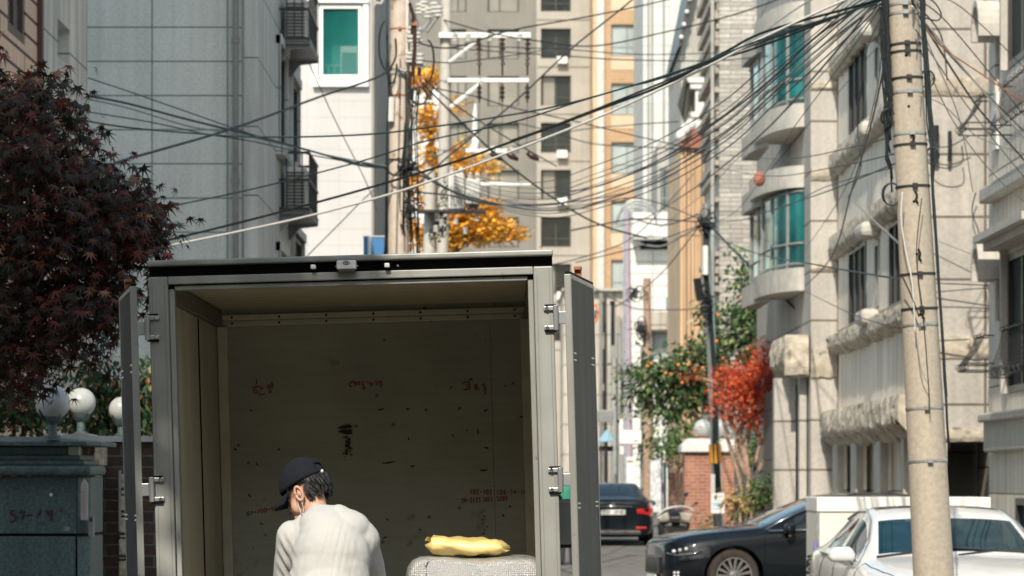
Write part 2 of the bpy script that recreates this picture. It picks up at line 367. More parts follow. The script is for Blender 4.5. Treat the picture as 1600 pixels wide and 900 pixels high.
# ---------------------------------------------------------------- left side buildings
# brick sided house at the far left
XA = -4.8
b = thing('brick_house', 'salmon brick sided house at the top left edge with brown framed window', 'house', (XA, 30, 0))
T = faceright(XA); mb = MB()
hw = (29.6, 31.85, Z(42, 31), Z(-60, 31))
hw = (30.45, 31.55, Z(60, 31), Z(-80, 31))
facade(mb, T, 22, 32.4, 0, 14.6, [hw], .09); mb.box(XA-6, XA-.24, 22, 32.39, 0, 14.6); mb.box(XA-.24, XA, 22, 22.01, 0, 14.6)
mb.build('wall', M['siding'], b)
mw = mat('brown_window_frame', (.06,.035,.03), .5)
window(b, T, hw, mw, M['blind_glass'], nv=1, fr=.10, depth=.08)
MB().box(XA-.02, XA+.05, 32.34, 32.46, 0, 14.6).build('corner_trim', mat('dark_red_trim', (.09,.03,.025), .6), b)
MB().box(XA-6.2, XA+.3, 21.8, 32.49, 14.6, 14.8).build('roof', M['old_concrete'], b)
b = thing('concrete_house', 'stained grey concrete house with one small deep window, left', 'house', (XA, 34, 0))
T = faceright(XA-.02); mb = MB()
h1 = (33.95, 34.9, Z(96, 34.4), Z(38, 34.4))
facade(mb, T, 32.5, 36.3, 0, 14.7, [h1], .3); mb.box(XA-6, XA-.34, 32.5, 36.3, 0, 14.7); mb.box(XA-.34, XA-.02, 36.27, 36.3, 0, 14.7)
mb.build('wall', M['old_concrete'], b); window(b, T, h1, M['frame_dark'], M['blue_glass'], nv=1, depth=.26)
MB().box(XA-6.2, XA+.2, 32.5, 36.5, 14.7, 14.9).build('roof', M['old_concrete'], b)
# grey granite building
b = thing('granite_building', 'grey granite panelled building in shade with barred air conditioner balconies', 'building', (-4.5, 40, 0))
XG = X(403, 40); YB = XG*F/(470-800)
mb = MB(); facade(mb, front(40), -12, XG-.20, 0, 9.2); mb.build('wall', M['granite'], b)
mb = MB()
T = faceright(XG)
def yy(px, xx): return xx*F/(px-800)
wins = []
for (pa, pb, ya, yb) in ((432, 443, 80, 232), (452, 463, 130, 262), (432, 443, 398, 470), (455, 470, 372, 470), (443, 462, -20, 60)):
    a, c = sorted((yy(pa, XG), yy(pb, XG))); ym = (a+c)/2; wins.append((a, c, Z(yb, ym), Z(ya, ym)))
facade(mb, T, 40.22, YB, 0, 9.2, wins, .06); mb.box(-12, XG-.27, 40.3, YB-.03, 0, 9.18); 
mb.box(XG-.199, XG, 40.0, 40.22, 0, 9.2)
mb.build('side_wall', M['granite_edge'], b)
for i, h in enumerate(wins):
    window(b, T, h, M['frame_dark'], M['dark_glass'], nv=1, depth=.055)
    mb = MB(); a, c, z0, z1 = h
    mb.tb(T, a-.12, a-.002, z0-.1, z1+.12, -.06, .02); mb.tb(T, c+.002, c+.12, z0-.1, z1+.12, -.06, .02); mb.tb(T, a-.12, c+.12, z1+.003, z1+.13, -.08, .02); mb.tb(T, a-.16, c+.16, z0-.16, z0-.003, -.12, .02)
    mb.build('window_surround', M['granite_edge'], b)
MB().box(-12.1, XG+.1, 39.85, YB+.1, 9.2, 9.5).build('roof', M['granite_edge'], b)
# drain pipe with brackets
pb = MB(); xp = X(368, 39.9)
pb.cyl((xp, 39.9, 0), (xp, 39.9, 9.2), .04, n=10)
for zz in (1.5, 3.4, 5.3, 7.05): pb.cyl((xp, 39.9, zz), (xp, 39.9, zz+.06), .055, n=10)
pb.build('drain_pipe', M['frame_grey'], b, smooth=True, auto=40)
pb = MB(); pb.cyl((xp+.09, 39.93, 0), (xp+.09, 39.93, 9.2), .014, n=8); pb.build('cable_conduit', M['frame_grey'], b, smooth=True)
# barred balconies on the side
def barred_balcony(par, x0, ya, yb, z0, z1, dep=.42):
    mb = MB(); x1 = x0 + dep; r = .018
    for z in (z0, z1-.02, z0+(z1-z0)*.5):
        mb.box(x1-.03, x1, ya, yb, z, z+.035); mb.box(x0, x1-.031, ya, ya+.03, z, z+.035); mb.box(x0, x1-.031, yb-.03, yb, z, z+.035)
    n = int((yb-ya)/.16)
    for i in range(1, n):
        y = ya + (yb-ya)*i/n; mb.box(x1-.024, x1-.006, y-.009, y+.009, z0+.036, z1-.021)
    for i in range(1, 4):
        x = x0 + dep*i/4
        for y in (ya+.014, yb-.014): mb.box(x-.009, x+.009, y-.009, y+.009, z0+.036, z1-.021)
    f = mb.build('balcony_cage', M['steel_dark'], par)
    mb = MB()
    for i in range(12):
        y = ya + (yb-ya)*(i+.5)/12; mb.box(x0, x1, y-.04, y+.04, z0-.05, z0-.004)
    mb.build('balcony_floor', M['frame_grey'], f)
    mb = MB()
    for y in (ya+.15, yb-.15):
        mb.prism([(x0, y-.03, z0-.055), (x1, y-.03, z0-.055), (x1, y-.03, z0-.08), (x0+.16, y-.03, z0-.11), (x0+.05, y-.03, z0-.26), (x0, y-.03, z0-.28)], (0,.06,0))
    mb.build('bracket', M['frame_grey'], f)
    # air conditioner inside
    mb = MB(); mb.box(x0+.06, x1-.07, ya+.35, ya+1.15, z0+.02, z0+.62); u = mb.build('air_conditioner', M['porcelain'], f, bevel=.02)
    mb = MB()
    for i in range(11): mb.box(x0+.08, x1-.09, ya+.334, ya+.348, z0+.08+i*.045, z0+.1+i*.045)
    mb.build('vent_grille', M['frame_dark'], f)
    return f
ya_, yb_ = 43.6, 45.6
barred_balcony(b, XG, ya_, yb_, Z(328, ya_), Z(238, ya_))
barred_balcony(b, XG, ya_, yb_, Z(62, ya_), Z(-30, ya_))
# white building
YW = 60
b = thing('white_building', 'bright white tiled building with a teal glazed corner balcony', 'building', (X(530, YW), YW, 0))
x0, x1 = -5.6, X(581, YW); T = front(YW)
hole = (X(499, YW), X(566, YW), Z(123, YW), Z(8, YW))
mb = MB(); facade(mb, T, x0, x1, 0, 16, [hole], .6); mb.box(x0, x1, YW+.9, YW+9, 0, 15.98); mb.box(x0, x0+.01, YW, YW+.9, 0, 16); mb.box(x1-.01, x1, YW+.001, YW+.9, 0, 16)
mb.build('wall', M['white_tile'], b)
window(b, T, hole, M['frame_white'], mat('teal_balcony_pane', (.01,.17,.15), .08, var=.5, scale=.9, spec=.4, alpha=.34), nv=0, depth=.02, fr=.07, name='balcony_window')
mb = MB(); mb.tb(T, hole[0]-.12, hole[1]+.12, hole[2]-.16, hole[2]-.03, -.12, .0); mb.tb(T, hole[0]-.12, hole[1]+.12, hole[3]+.03, hole[3]+.12, -.12, .0)
mb.tb(T, hole[0]-.12, hole[0]-.02, hole[2]-.03, hole[3]+.03, -.08, 0); mb.tb(T, hole[1]+.02, hole[1]+.12, hole[2]-.03, hole[3]+.03, -.08, 0)
mb.build('balcony_surround', M['frame_white'], b)
mb = MB(); mb.tb(T, X(531,YW), X(558,YW), hole[2]+.07, Z(70,YW), .2, .5); u = mb.build('air_conditioner', M['porcelain'], b, bevel=.01)
mb = MB()
for i in range(9): mb.tb(T, X(533,YW), X(556,YW), Z(112,YW)+i*.045, Z(112,YW)+.02+i*.045, .18, .199)
mb.build('vent_grille', M['frame_grey'], u)
mb = MB(); mb.tb(T, X(500,YW), X(531,YW), Z(100,YW), Z(98,YW), .25, .28); 
for q in (503, 512, 521): mb.tb(T, X(q,YW)-.012, X(q,YW)+.012, Z(122,YW), Z(98,YW)-.002, .25, .28)
mb.build('balcony_rail', M['steel'], b)
mb = MB(); mb.tb(T, hole[0]+.01, hole[1]-.01, hole[2], hole[3], .61, .63); mb.build('balcony_back_wall', mat('balcony_back_wall', (.10,.22,.20), .7, var=.6, scale=1.2), b)
# grey brown flank to the right of it
mb = MB(); mb.box(x1+.003, X(588,YW), YW+.02, YW+6, 0, 16); mb.build('flank_wall', M['plaster'], b)
mb = MB(); mb.tube([(X(584,YW), YW-.03, 0), (X(584,YW), YW-.03, Z(12,YW)), (X(590,YW), YW-.1, Z(6,YW)), (X(597,YW), YW-.15, Z(8,YW)), (X(602,YW), YW-.15, Z(-8,YW))], .035, 8); mb.build('drain_pipe', M['plaster'], b, smooth=True)
MB().box(x0-.1, X(590,YW), YW-.2, YW+9, 16, 16.2).build('roof', M['frame_white'], b)
# dark building behind, in the gap
YD = 70
b = thing('brown_house', 'narrow dark brown building seen in the gap behind the white building', 'building', (X(600,YD), YD, 0))
mb = MB(); hs = [(X(590,YD), X(596,YD), Z(y+30,YD), Z(y,YD)) for y in (120, 60)]
facade(mb, front(YD), X(560,YD), X(612,YD), Z(95+0,YD), 16, [], .2); mb.box(X(560,YD), X(612,YD), YD+.3, YD+6, Z(205,YD), 16)
facade(mb, front(YD), X(560,YD), X(602,YD), Z(200,YD), Z(95,YD), [], .2)
mb.build('wall', mat('brown_cladding', (.10,.085,.08), .6, var=.3, scale=1.2, streak=.3), b)
MB().box(X(560,YD), X(600,YD), YD+.3, YD+6, 0, Z(205,YD)).build('lower_wall', M['plaster'], b)
# blue sign board
b = thing('sign_board', 'blue and white sign board beside the tan pole above the truck', 'sign', (X(584,50), 50, 0))
MB().box(X(568,50), X(600,50), 50, 50.06, Z(400,50), Z(370,50)).build('board', M['blue'], b)
MB().box(X(575,50), X(580,50), 49.99, 49.998, Z(400,50), Z(370,50)).build('stripe', M['frame_white'], b)
MB().box(X(567,50), X(601,50), 49.985, 50.07, Z(370,50), Z(368.6,50)).build('top_trim', M['frame_white'], b)
MB().cyl((X(584,50), 50.1, 0), (X(584,50), 50.1, Z(372,50)), .04).build('post', M['steel'], b)

# ---------------------------------------------------------------- far buildings
# pale building with small windows behind the ginkgo
YL = 125
b = thing('pale_building', 'pale grey white building with small square windows behind yellow tree', 'building', (X(660,YL), YL, 0))
T = front(YL); hs = []
for cx in (639, 670):
    for cy in (148, 178, 208, 238, 268, 298, 328): hs.append((X(cx-5,YL), X(cx+6,YL), Z(cy+9,YL), Z(cy-9,YL)))
mb = MB(); facade(mb, T, X(600,YL), X(697,YL), 0, Z(128,YL), hs, .3); mb.box(X(600,YL), X(697,YL), YL+.4, YL+8, 0, Z(128,YL)-.02); mb.build('wall', mat('pale_blue_render', (.66,.67,.67), .7, var=.05), b)
for h in hs: window(b, T, h, M['frame_dark'], M['dark_glass'], nv=0, depth=.25, fr=.05)
MB().box(X(598,YL), X(698,YL), YL-.1, YL+8, Z(128,YL), Z(126,YL)).build('roof', M['frame_white'], b)
# apartment block
YI = 183
b = thing('apartment_block', 'tall apartment block with dark windows, its panels painted as shaded left and sunlit right', 'building', (X(800,YI), YI, 0))
T = front(YI); top = Z(-60, YI); rows = [-28 + 73.5*i for i in range(8)]
hsL, hsR = [], []
for ry in rows:
    hsL += [(X(702,YI), X(729,YI), Z(ry+47,YI), Z(ry,YI), 'b'), (X(762,YI), X(811,YI), Z(ry+47,YI), Z(ry,YI), 'b')]
    hsR += [(X(845,YI), X(892,YI), Z(ry+47,YI), Z(ry,YI), 'd')]
mb = MB(); facade(mb, T, X(560,YI), X(838,YI), 0, top, [h[:4] for h in hsL], .5); mb.box(X(560,YI), X(838,YI), YI+.6, YI+14, 0, top-.02); mb.build('wall', M['panel_shade'], b)
mb = MB(); facade(mb, front(YI-.3), X(838,YI)+.004, X(928,YI), 0, top, [h[:4] for h in hsR], .6); mb.box(X(838,YI)+.01, X(928,YI)-.01, YI+.4, YI+14, 0, top-.02); mb.build('bay_wall', M['panel_sunlit'], b)
for i, h in enumerate(hsL):
    window(b, T, h[:4], M['frame_dark'], M['blind_glass'], split=[.38] if h[1]-h[0] > 1.5 else [.5], depth=.35, fr=.09)
for i, h in enumerate(hsR):
    window(b, front(YI-.3), h[:4], M['frame_dark'], M['dark_glass'], split=[.5], nh=1, depth=.5, fr=.08)
for ry in rows: MB().box(X(838,YI)+.05, X(928,YI)-.05, YI-.36, YI-.3, Z(ry+60,YI), Z(ry+58,YI)).build('floor_band', M['panel_sunlit'], b)
for k, ry in enumerate(rows[1:7]):
    if k % 3 != 1: MB().box(X(870,YI), X(886,YI), YI-.75, YI-.31, Z(ry+56,YI), Z(ry+44,YI)).build('air_conditioner', M['porcelain'], b)
    if k % 2: MB().box(X(846,YI)+.1, X(846,YI)+.75, YI+.1, YI+.13, Z(ry+46,YI), Z(ry+2,YI)).build('curtain', M['blind_glass'], b)
mb = MB(); mb.cyl((X(924,YI), YI-.5, 0), (X(924,YI), YI-.5, top), .1, n=8); mb.build('drain_pipe', M['tan_column'], b)
MB().box(X(558,YI), X(929,YI), YI-.5, YI+14, top, top+.5).build('roof', M['panel_sunlit'], b)
# orange strip building
YH = 178
b = thing('orange_apartment', 'narrow orange brick apartment with white corner strip and grey windows', 'building', (X(965,YH), YH, 0))
T = front(YH); hs = []
for ry in [38-92*1 + 92*i for i in range(7)]: hs.append((X(955,YH), X(995,YH), Z(ry+50,YH), Z(ry,YH)))
mb = MB(); facade(mb, T, X(944,YH), X(1004,YH), 0, top, hs, .4); mb.box(X(944,YH), X(1004,YH), YH+.5, YH+10, 0, top-.02); mb.build('wall', M['orange_brick'], b)
for h in hs:
    window(b, T, h, M['frame_grey'], M['blue_glass'], split=[.62], nh=1, depth=.25, fr=.09)
for h in hs: MB().box(h[0], h[1], YH-.03, YH+.05, h[2]-.75, h[2]-.03).build('spandrel', M['cream_orange'], b)
MB().box(X(932,YH), X(944,YH)-.004, YH-.2, YH+10, 0, top).build('corner_strip', mat('corner_render', (.50,.49,.47), .8), b)
MB().box(X(926,YH), X(932,YH)-.004, YH, YH+10, 0, top).build('edge_strip', M['tan_column'], b)
# grey tiled tower
YG2 = 165
b = thing('grey_tower', 'pale grey tiled tower with plain wall and vertical joints', 'building', (X(1045,YG2), YG2, 0))
MB().box(X(1005,YG2), X(1150,YG2), YG2, YG2+14, 0, Z(-60,YG2)).build('wall', M['lightgrey_tile'], b)
mb = MB()
for px in (1013, 1019, 1037): mb.box(X(px,YG2)-.05, X(px,YG2)+.05, YG2-.06, YG2+.0, 0, Z(-60,YG2))
mb.build('drain_pipe', M['frame_grey'], b)
# hillside infill, low houses behind
YJ = 150
b = thing('alley_house', 'tan terraced house at the end of the alley with narrow piers', 'house', (X(960,YJ), YJ, 0))
T = front(YJ); hs = [(X(a,YJ), X(a+c,YJ), Z(d,YJ), Z(e,YJ)) for (a, c, e, d) in ((938,9,470,520),(938,8,545,600),(953,8,470,540),(973,9,470,520),(960,9,560,610),(990,9,480,530),(983,10,560,620),(940,8,610,640),(968,10,630,670))]
mb = MB(); facade(mb, T, X(880,YJ), X(1075,YJ), 0, Z(455,YJ), hs, .4); mb.box(X(880,YJ), X(1075,YJ), YJ+.5, YJ+9, 0, Z(456,YJ)); mb.build('wall', M['alley1'], b)
for h in hs: window(b, T, h, M['frame_dark'], M['dark_glass'], nv=1, depth=.3)
mb = MB()
for i, px in enumerate((936, 949, 964, 981, 999, 1012)): mb.box(X(px,YJ), X(px+5,YJ), YJ-.3, YJ, 0, Z(458+ (i%3)*18,YJ))
mb.build('pier', M['alley2'], b)
MB().box(X(878,YJ), X(1077,YJ), YJ-.4, YJ+9, Z(455,YJ), Z(451,YJ)).build('roof', M['plaster'], b)
YF = 112
b = thing('white_house', 'white sided house with ribbed white balcony and dark recessed window', 'house', (X(1020,YF), YF, 0))
T = front(YF); hs = [(X(1045,YF), X(1060,YF), Z(455,YF), Z(393,YF)), (X(1000,YF), X(1062,YF), Z(390,YF), Z(372,YF)), (X(1018,YF), X(1061,YF), Z(562,YF), Z(518,YF))]
mb = MB(); facade(mb, T, X(984,YF), X(1110,YF), 0, Z(338,YF), [hs[0], hs[1], hs[2]], .5); mb.box(X(984,YF), X(1110,YF), YF+.6, YF+7, 0, Z(339,YF)); mb.build('wall', M['white_siding'], b)
window(b, T, hs[0], M['frame_grey'], M['dark_void'], nv=0, depth=.3); window(b, T, hs[1], M['frame_dark'], M['dark_glass'], nv=0, depth=.45)
window(b, T, hs[2], M['frame_grey'], M['blue_glass'], nv=0, nh=1, depth=.3, fr=.09)
mb = MB()
for i in range(6): mb.box(X(987,YF), X(1060,YF), YF-1.0, YF-.94 + .012*(i%2), Z(372,YF)+i*.137, Z(372,YF)+i*.137+.13)
mb.box(X(987,YF), X(1060,YF), YF-.93, YF-.002, Z(374,YF)-.05, Z(374,YF)+.02); mb.build('balcony', M['white_paint'], b)
# arched glazed canopy on top
mb = MB(); n = 12
cx_, rx = (X(965,YF)+X(1022,YF))/2, (X(1022,YF)-X(965,YF))/2
for k in range(3):
    yk = YF - 1.2 + k*1.3
    mb.tube([(cx_ - rx*cos(pi*i/n), yk, Z(345,YF) + .62*sin(pi*i/n)) for i in range(n+1)], .035, 5)
mb.build('canopy_frame', M['steel'], b, smooth=True)
mb = MB(); pts = []
for yk in (YF-1.2, YF+1.4):
    for i in range(n+1): pts.append((cx_ - rx*cos(pi*i/n), yk, Z(345,YF) + .60*sin(pi*i/n)))
mb.grid(pts, n+1, 2); mb.build('canopy', mat('canopy_sheet', (.55,.60,.60), .25, alpha=.45), b)
MB().box(X(1015,YF), X(1064,YF), YF-.5, YF-.003, Z(516,YF), Z(488,YF)).build('stone_balcony', M['alley1'], b)
b = tag(MB().box(X(1038,YF), X(1062,YF), YF-1.5, YF-.9, Z(487,YF), Z(466,YF)).build('laundry_tub', M['blue_tarp'], None, bevel=.1), 'blue tarp bundle on the balcony of the white sided house', 'tarp')
# glazed teal balcony house
YT = 118
b = thing('glazed_house', 'house with dark teal glazed balcony behind the orange column', 'house', (X(1045,YT), YT, 0))
T = front(YT); hs = [(X(1031,YT), X(1046,YT), Z(330,YT), Z(262,YT)), (X(1047,YT), X(1061,YT), Z(330,YT), Z(225,YT))]
mb = MB(); facade(mb, T, X(1028,YT), X(1120,YT), 0, Z(222,YT), hs, .3); mb.box(X(1028,YT), X(1120,YT), YT+.4, YT+6, 0, Z(223,YT)); mb.build('wall', M['plaster'], b)
for h in hs: window(b, T, h, M['frame_grey'], M['teal_glass'], nv=2, nh=1, depth=.1)
# tan fluted building
YE = 97
b = thing('tan_building', 'tan orange building front with vertical flutes and vases on top', 'building', (X(1080,YE), YE, 0))
xa, xb = X(1063,YE), X(1101,YE)
mb = MB(); n = 7
for i in range(n):
    a = xa + (xb-xa)*i/n; mb.box(a+.02, a+(xb-xa)/n-.02, YE-.12 if i % 2 else YE-.05, YE+.3, 0, Z(232,YE))
mb.box(xa, xb, YE+.005, YE+8, 0, Z(231,YE)); mb.build('wall', M['tan_column'], b)
mb = MB(); mb.box(xa-.03, xb+.1, YE-.25, YE+.6, Z(232,YE), Z(226,YE)); mb.box(xa+.35, xb+.05, YE-.2, YE+.5, Z(226,YE), Z(202,YE)); mb.build('parapet', M['terracotta'], b)
for px, py in ((1064,200),(1071,190),(1079,183)):
    mb = MB(); mb.lathe([(.02,0),(.10,.02),(.17,.16),(.14,.28),(.09,.33),(.14,.36),(.0,.37)], (X(px,YE), YE-.1, Z(py+22,YE)), 12); mb.build('vase', M['white_paint'], b, smooth=True)
MB().box(xa, xa+.9, YE+.1, YE+.5, Z(226,YE), Z(214,YE)).build('vase_ledge', M['tan_column'], b)
# plaster gable house with white ornate balcony
YP = 100
b = thing('gable_house', 'grey plaster house with dark raked eave and white classical balcony', 'house', (X(1085,YP), YP, 0))
mb = MB()
mb.prism([(X(1064,YP), YP, 0), (X(1130,YP), YP, 0), (X(1130,YP), YP, Z(-60,YP)), (X(1092,YP), YP, Z(-60,YP)), (X(1064,YP), YP, Z(75,YP))], (0, 8, 0)); mb.build('wall', M['plaster'], b)
mb = MB(); 
mb.prism([(X(1058,YP), YP-.5, Z(78,YP)), (X(1064,YP), YP-.5, Z(72,YP)), (X(1094,YP), YP-.5, Z(-60,YP)), (X(1086,YP), YP-.5, Z(-62,YP))], (0, 9, 0)); mb.build('roof', M['frame_dark'], b)
mb = MB()
for i in range(7):
    t = i/6; mb.sphere((X(1062+26*t,YP)+.02, YP-.6, Z(62-118*t,YP)), .07, 8, 6)
mb.build('roof_light', M['porcelain'], b, smooth=True)
mb = MB(); x0, x1 = X(1073,YP), X(1099,YP)
mb.box(x0, x1, YP-1.0, YP-.01, Z(135,YP), Z(128,YP)); mb.box(x0+.06, x1-.06, YP-.94, YP-.01, Z(144,YP), Z(135,YP)-.002)
mb.box(X(1084,YP), X(1098,YP), YP-.85, YP-.01, Z(180,YP), Z(144,YP)-.002); mb.box(x0, x1, YP-.95, YP-.01, Z(188,YP), Z(180,YP)-.002)
for i in range(6): mb.lathe([(.03,0),(.07,.08),(.035,.2),(.05,.3)], (x0+.06+i*(x1-x0-.12)/5, YP-.85, Z(204,YP)), 8)
mb.box(x0, x1, YP-.95, YP-.01, Z(210,YP), Z(204,YP)-.003); mb.build('balcony', M['white_paint'], b)
mb = MB(); mb.prism([(X(1052,YP), YP-2.2, Z(175,YP)), (X(1064,YP), YP-2.2, Z(130,YP)), (X(1074,YP), YP-.1, Z(130,YP)), (X(1067,YP), YP-.1, Z(188,YP))], (.02, 0, -.03)); mb.build('awning', mat('olive_awning', (.17,.17,.14), .8), b)

# grey stone brick building
YC = 88; XC = X(1124, YC)
b = thing('stone_brick_building', 'grey stone brick building with jagged brick corner, centre right', 'building', (XC, YC, 0))
mb = MB(); mb.box(XC, X(1300,YC), YC, YC+7, 0, Z(-60,YC)); mb.build('wall', M['grey_brick'], b)
mb = MB()
for i in range(62):
    if R.random() < .35: continue
    z = i*.25 + R.random()*.05; w_ = .05 + .09*R.random() + .10*(i%2)
    mb.box(XC-w_, XC-.004, YC+.03+R.random()*.12, YC+6.9, z+.01, z+.125+.1*R.random())
mb.build('corner_bricks', mat('dark_corner_brick', (.34,.30,.26), .9, var=.35, scale=3, bump=.5, bscale=10), b)
mb = MB(); mb.tube([(X(1113,YC), YC-.06, 0), (X(1113,YC), YC-.06, Z(-60,YC))], .05, 8); mb.build('drain_pipe', M['plaster'], b)

# ---------------------------------------------------------------- right: cream stone building with bays
YF1 = 57.2; XS = 5.83; YN = 45.5
b = thing('cream_building', 'cream stone building with rounded teal bays, weathered cornices and carport', 'building', (XS, YF1, 0))
topz = 14
XP = X(1267, YF1)
# front wall far part
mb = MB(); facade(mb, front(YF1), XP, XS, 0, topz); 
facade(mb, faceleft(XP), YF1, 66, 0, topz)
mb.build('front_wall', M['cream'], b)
Zw = lambda py: Z(py, 55.3)
sidewins = [(52.6, 55.3, Zw(222), Zw(95)), (50.75, 51.35, Z(190,51), Z(65,51)), (47.3, 49.4, Zw(222), Zw(95)),
            (52.6, 55.3, Zw(515), Zw(392)), (50.75, 51.35, Z(480,51), Z(375,51)), (47.3, 49.4, Zw(515), Zw(392))]
mb = MB(); T = faceleft(XS)
garage = [(47.0, 49.6, 0, 2.3), (50.5, 53.1, 0, 2.3), (54.0, 56.2, 0, 2.3)]
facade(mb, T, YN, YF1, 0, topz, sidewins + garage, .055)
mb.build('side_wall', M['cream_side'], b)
for i, h in enumerate(sidewins):
    window(b, T, h, M['frame_dark'] if i % 3 != 1 else M['frame_grey'], M['side_glass'], nv=2 if i%3 != 1 else 0, depth=.05, fr=.09)
hg = (6.05, 6.62, .0, Z(690,YN)); hgA = (X(1480,YN), X(1546,YN), 0, Z(690,YN))
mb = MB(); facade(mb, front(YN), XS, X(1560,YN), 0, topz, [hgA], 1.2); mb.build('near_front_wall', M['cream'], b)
mb = MB(); mb.box(XS+.50, 16, YN+1.3, YF1+.38, 0, 2.6); mb.box(XS+.12, 16, YN+1.3, YF1+.38, 2.6, topz-.02); mb.box(XP+.3, 16, YF1+.4, 65.7, 0, topz-.03)
mb.build('inner_wall', M['cream_side'], b)
MB().box(XS+.1, 10, YN+1.22, YN+1.28, 0, 2.7).build('carport_shade_slab', M['garage'], b)  # dark slab added; the carport's shade is put into its colour
for i, (a, c) in enumerate(((46.96-.3, 47.0-.02), (49.62, 50.48), (53.12, 53.98), (56.22, 57.0))):
    MB().box(XS-.12, XS-.003, a, c, 0, 2.28).build('pilaster', M['cream_plain'], b)
# weathered cornices on the side wall, jagged lower edges
def cornice(par, T, u0, u1, z0, z1, d, seed, amp=.10, name='cornice'):
    rr = random.Random(seed); n = max(8, int((u1-u0)/.07)); nv = 9; mb = MB(); pts = []
    lows = []; cur = 0
    for i in range(n+1):
        cur = cur*.5 + rr.uniform(-1, 1)*.38; lows.append(cur)
    for j in range(nv+1):
        t = j/nv
        for i in range(n+1):
            u = u0 + (u1-u0)*i/n
            zt = z1 + (z0 + amp*lows[i] - z1)*t + rr.uniform(-1,1)*.006
            dd = -d*(.90 + .10*sin(pi*t)) * (1 - .55*max(0, t-.72)/.28) + d*(.10*noise.noise(Vector((u*3.1, t*2.5, seed))) + .09*noise.noise(Vector((u*9, t*3, seed))) + rr.uniform(-.015,.015))
            pts.append(T(u, zt, dd))
    mb.grid(pts, n+1, nv+1)
    for i in range(n):       # top and bottom closures
        a, c = u0+(u1-u0)*i/n, u0+(u1-u0)*(i+1)/n
        mb.add([T(a,z1,0),T(c,z1,0),pts[i+1],pts[i]], [(0,1,2,3)])
        k = nv*(n+1); mb.add([T(a,z0+amp*lows[i],0),T(c,z0+amp*lows[i+1],0),pts[k+i+1],pts[k+i]], [(0,1,2,3)])
    for i, u in ((0,u0),(n,u1)):
        col = [pts[j*(n+1)+i] for j in range(nv+1)]
        mb.add([T(u,z1,0)] + col + [T(u,z0+amp*lows[i],0)], [tuple(range(nv+3))])
    return mb.build(name, M['rough_cream'], par)
cornice(b, T, 45.7, YF1+.15, Zw(100)-.02, Zw(68), .18, 1)
cornice(b, T, 45.7, YF1+.15, Zw(258), Zw(226), .18, 2)
cornice(b, T, 45.7, YF1+.15, Zw(392)+.0, Zw(358), .18, 3)
cornice(b, T, 45.7, YF1+.15, Zw(548), Zw(518), .20, 4)
cornice(b, T, 45.6, YF1+.2, Zw(692), Zw(640), .34, 5, amp=.16)
for py in (112, 262, 392, 530, ):
    pass
# rough bands on the near front wall
for k, (ya, yb) in enumerate(((150, 122), (560, 525), (690, 668))):
    cornice(b, front(YN), X(1440,YN)-.0, X(1545,YN), Z(ya,YN), Z(yb,YN), .05, 20+k, amp=.02, name='stone_band')
cornice(b, front(YF1), XP, XS-.02, Z(588,YF1), Z(545,YF1), .10, 31, amp=.05, name='stone_band')
cornice(b, front(YF1), XP, XS-.02, Z(140,YF1), Z(128,YF1), .06, 32, amp=.02, name='stone_band')
cornice(b, front(YF1), XP, XS-.02, Z(282,YF1), Z(262,YF1), .06, 33, amp=.03, name='stone_band')
cornice(b, front(YF1), XP, XS-.02, Z(425,YF1), Z(410,YF1), .06, 34, amp=.02, name='stone_band')
# little half round hoods over and under the slit windows
for (zc, up) in ((Z(62,51), 1), (Z(190,51), -1), (Z(372,51), 1), (Z(482,51), -1)):
    mb = MB(); z_a = zc + .0 if up > 0 else zc - .26
    mb.box(XS-.32, XS-.004, 50.6, 51.5, z_a, z_a+.24); mb.build('window_hood', M['cream_plain'], b, bevel=.08)
# rounded bays: plan arcs
def arc_wall(xl, xr, yf, yb, z0, z1, bulge=.45, thick=.0, n=12):
    pts = [(xr, yf + .1)]
    for i in range(n+1):
        t = i/n; a = t*pi/2
        pts.append((xr - (xr-xl)*sin(a), yf - bulge + (yb - yf + bulge)*(1-cos(a))))
    pts.append((xl, yb)); pts.append((xr, yb))
    return pts
def bay(name_, xl, xr, yf, yb, z0, z1, m, bulge=.45, grow=0):
    pl = arc_wall(xl-grow, xr, yf-grow, yb, z0, z1, bulge)
    mb = MB(); mb.prism([(x, y, z0) for x, y in pl], (0, 0, z1-z0)); return mb.build(name_, m, b, smooth=True, auto=30)
YBy = 58.9
def zz(py): return Z(py, 58.6)
xl, xr = X(1200,YBy), XP-.01
bay('bay_parapet', xl, xr, YBy, 61.5, zz(40), zz(4), M['cream_plain'], grow=.06)
bay('bay_window', xl+.05, xr, YBy, 61.5, zz(161), zz(42), M['teal_glass2'])
bay('bay_parapet', xl, xr, YBy, 61.5, zz(200), zz(163), M['cream_plain'], grow=.08)
bay('bay_parapet', xl-.1, xr, YBy, 61.5, zz(294), zz(260), M['cream_plain'], grow=.06)
bay('bay_window', xl+.05, xr, YBy, 61.5, zz(418), zz(296), M['teal_glass2'])
bay('bay_parapet', xl, xr, YBy, 61.5, zz(455), zz(419), M['cream_plain'], grow=.08)
# smaller bay behind, left
YB2 = 61.2; xl2, xr2 = X(1177,YB2), X(1200,YB2)
for nm, ya, yb, m_, g in (('bay_parapet', 82, 50, M['cream_plain'], .06), ('bay_window', 196, 83, M['teal_glass2'], 0), ('bay_parapet', 232, 200, M['cream_plain'], .06),
                          ('bay_parapet', 322, 292, M['cream_plain'], .06), ('bay_window', 440, 323, M['teal_glass2'], 0), ('bay_parapet', 473, 441, M['cream_plain'], .06)):
    bay(nm, xl2+(.1 if 'win' in nm else 0), xr2, YB2, 63.5, Z(ya,YB2), Z(yb,YB2), m_, .35, g)
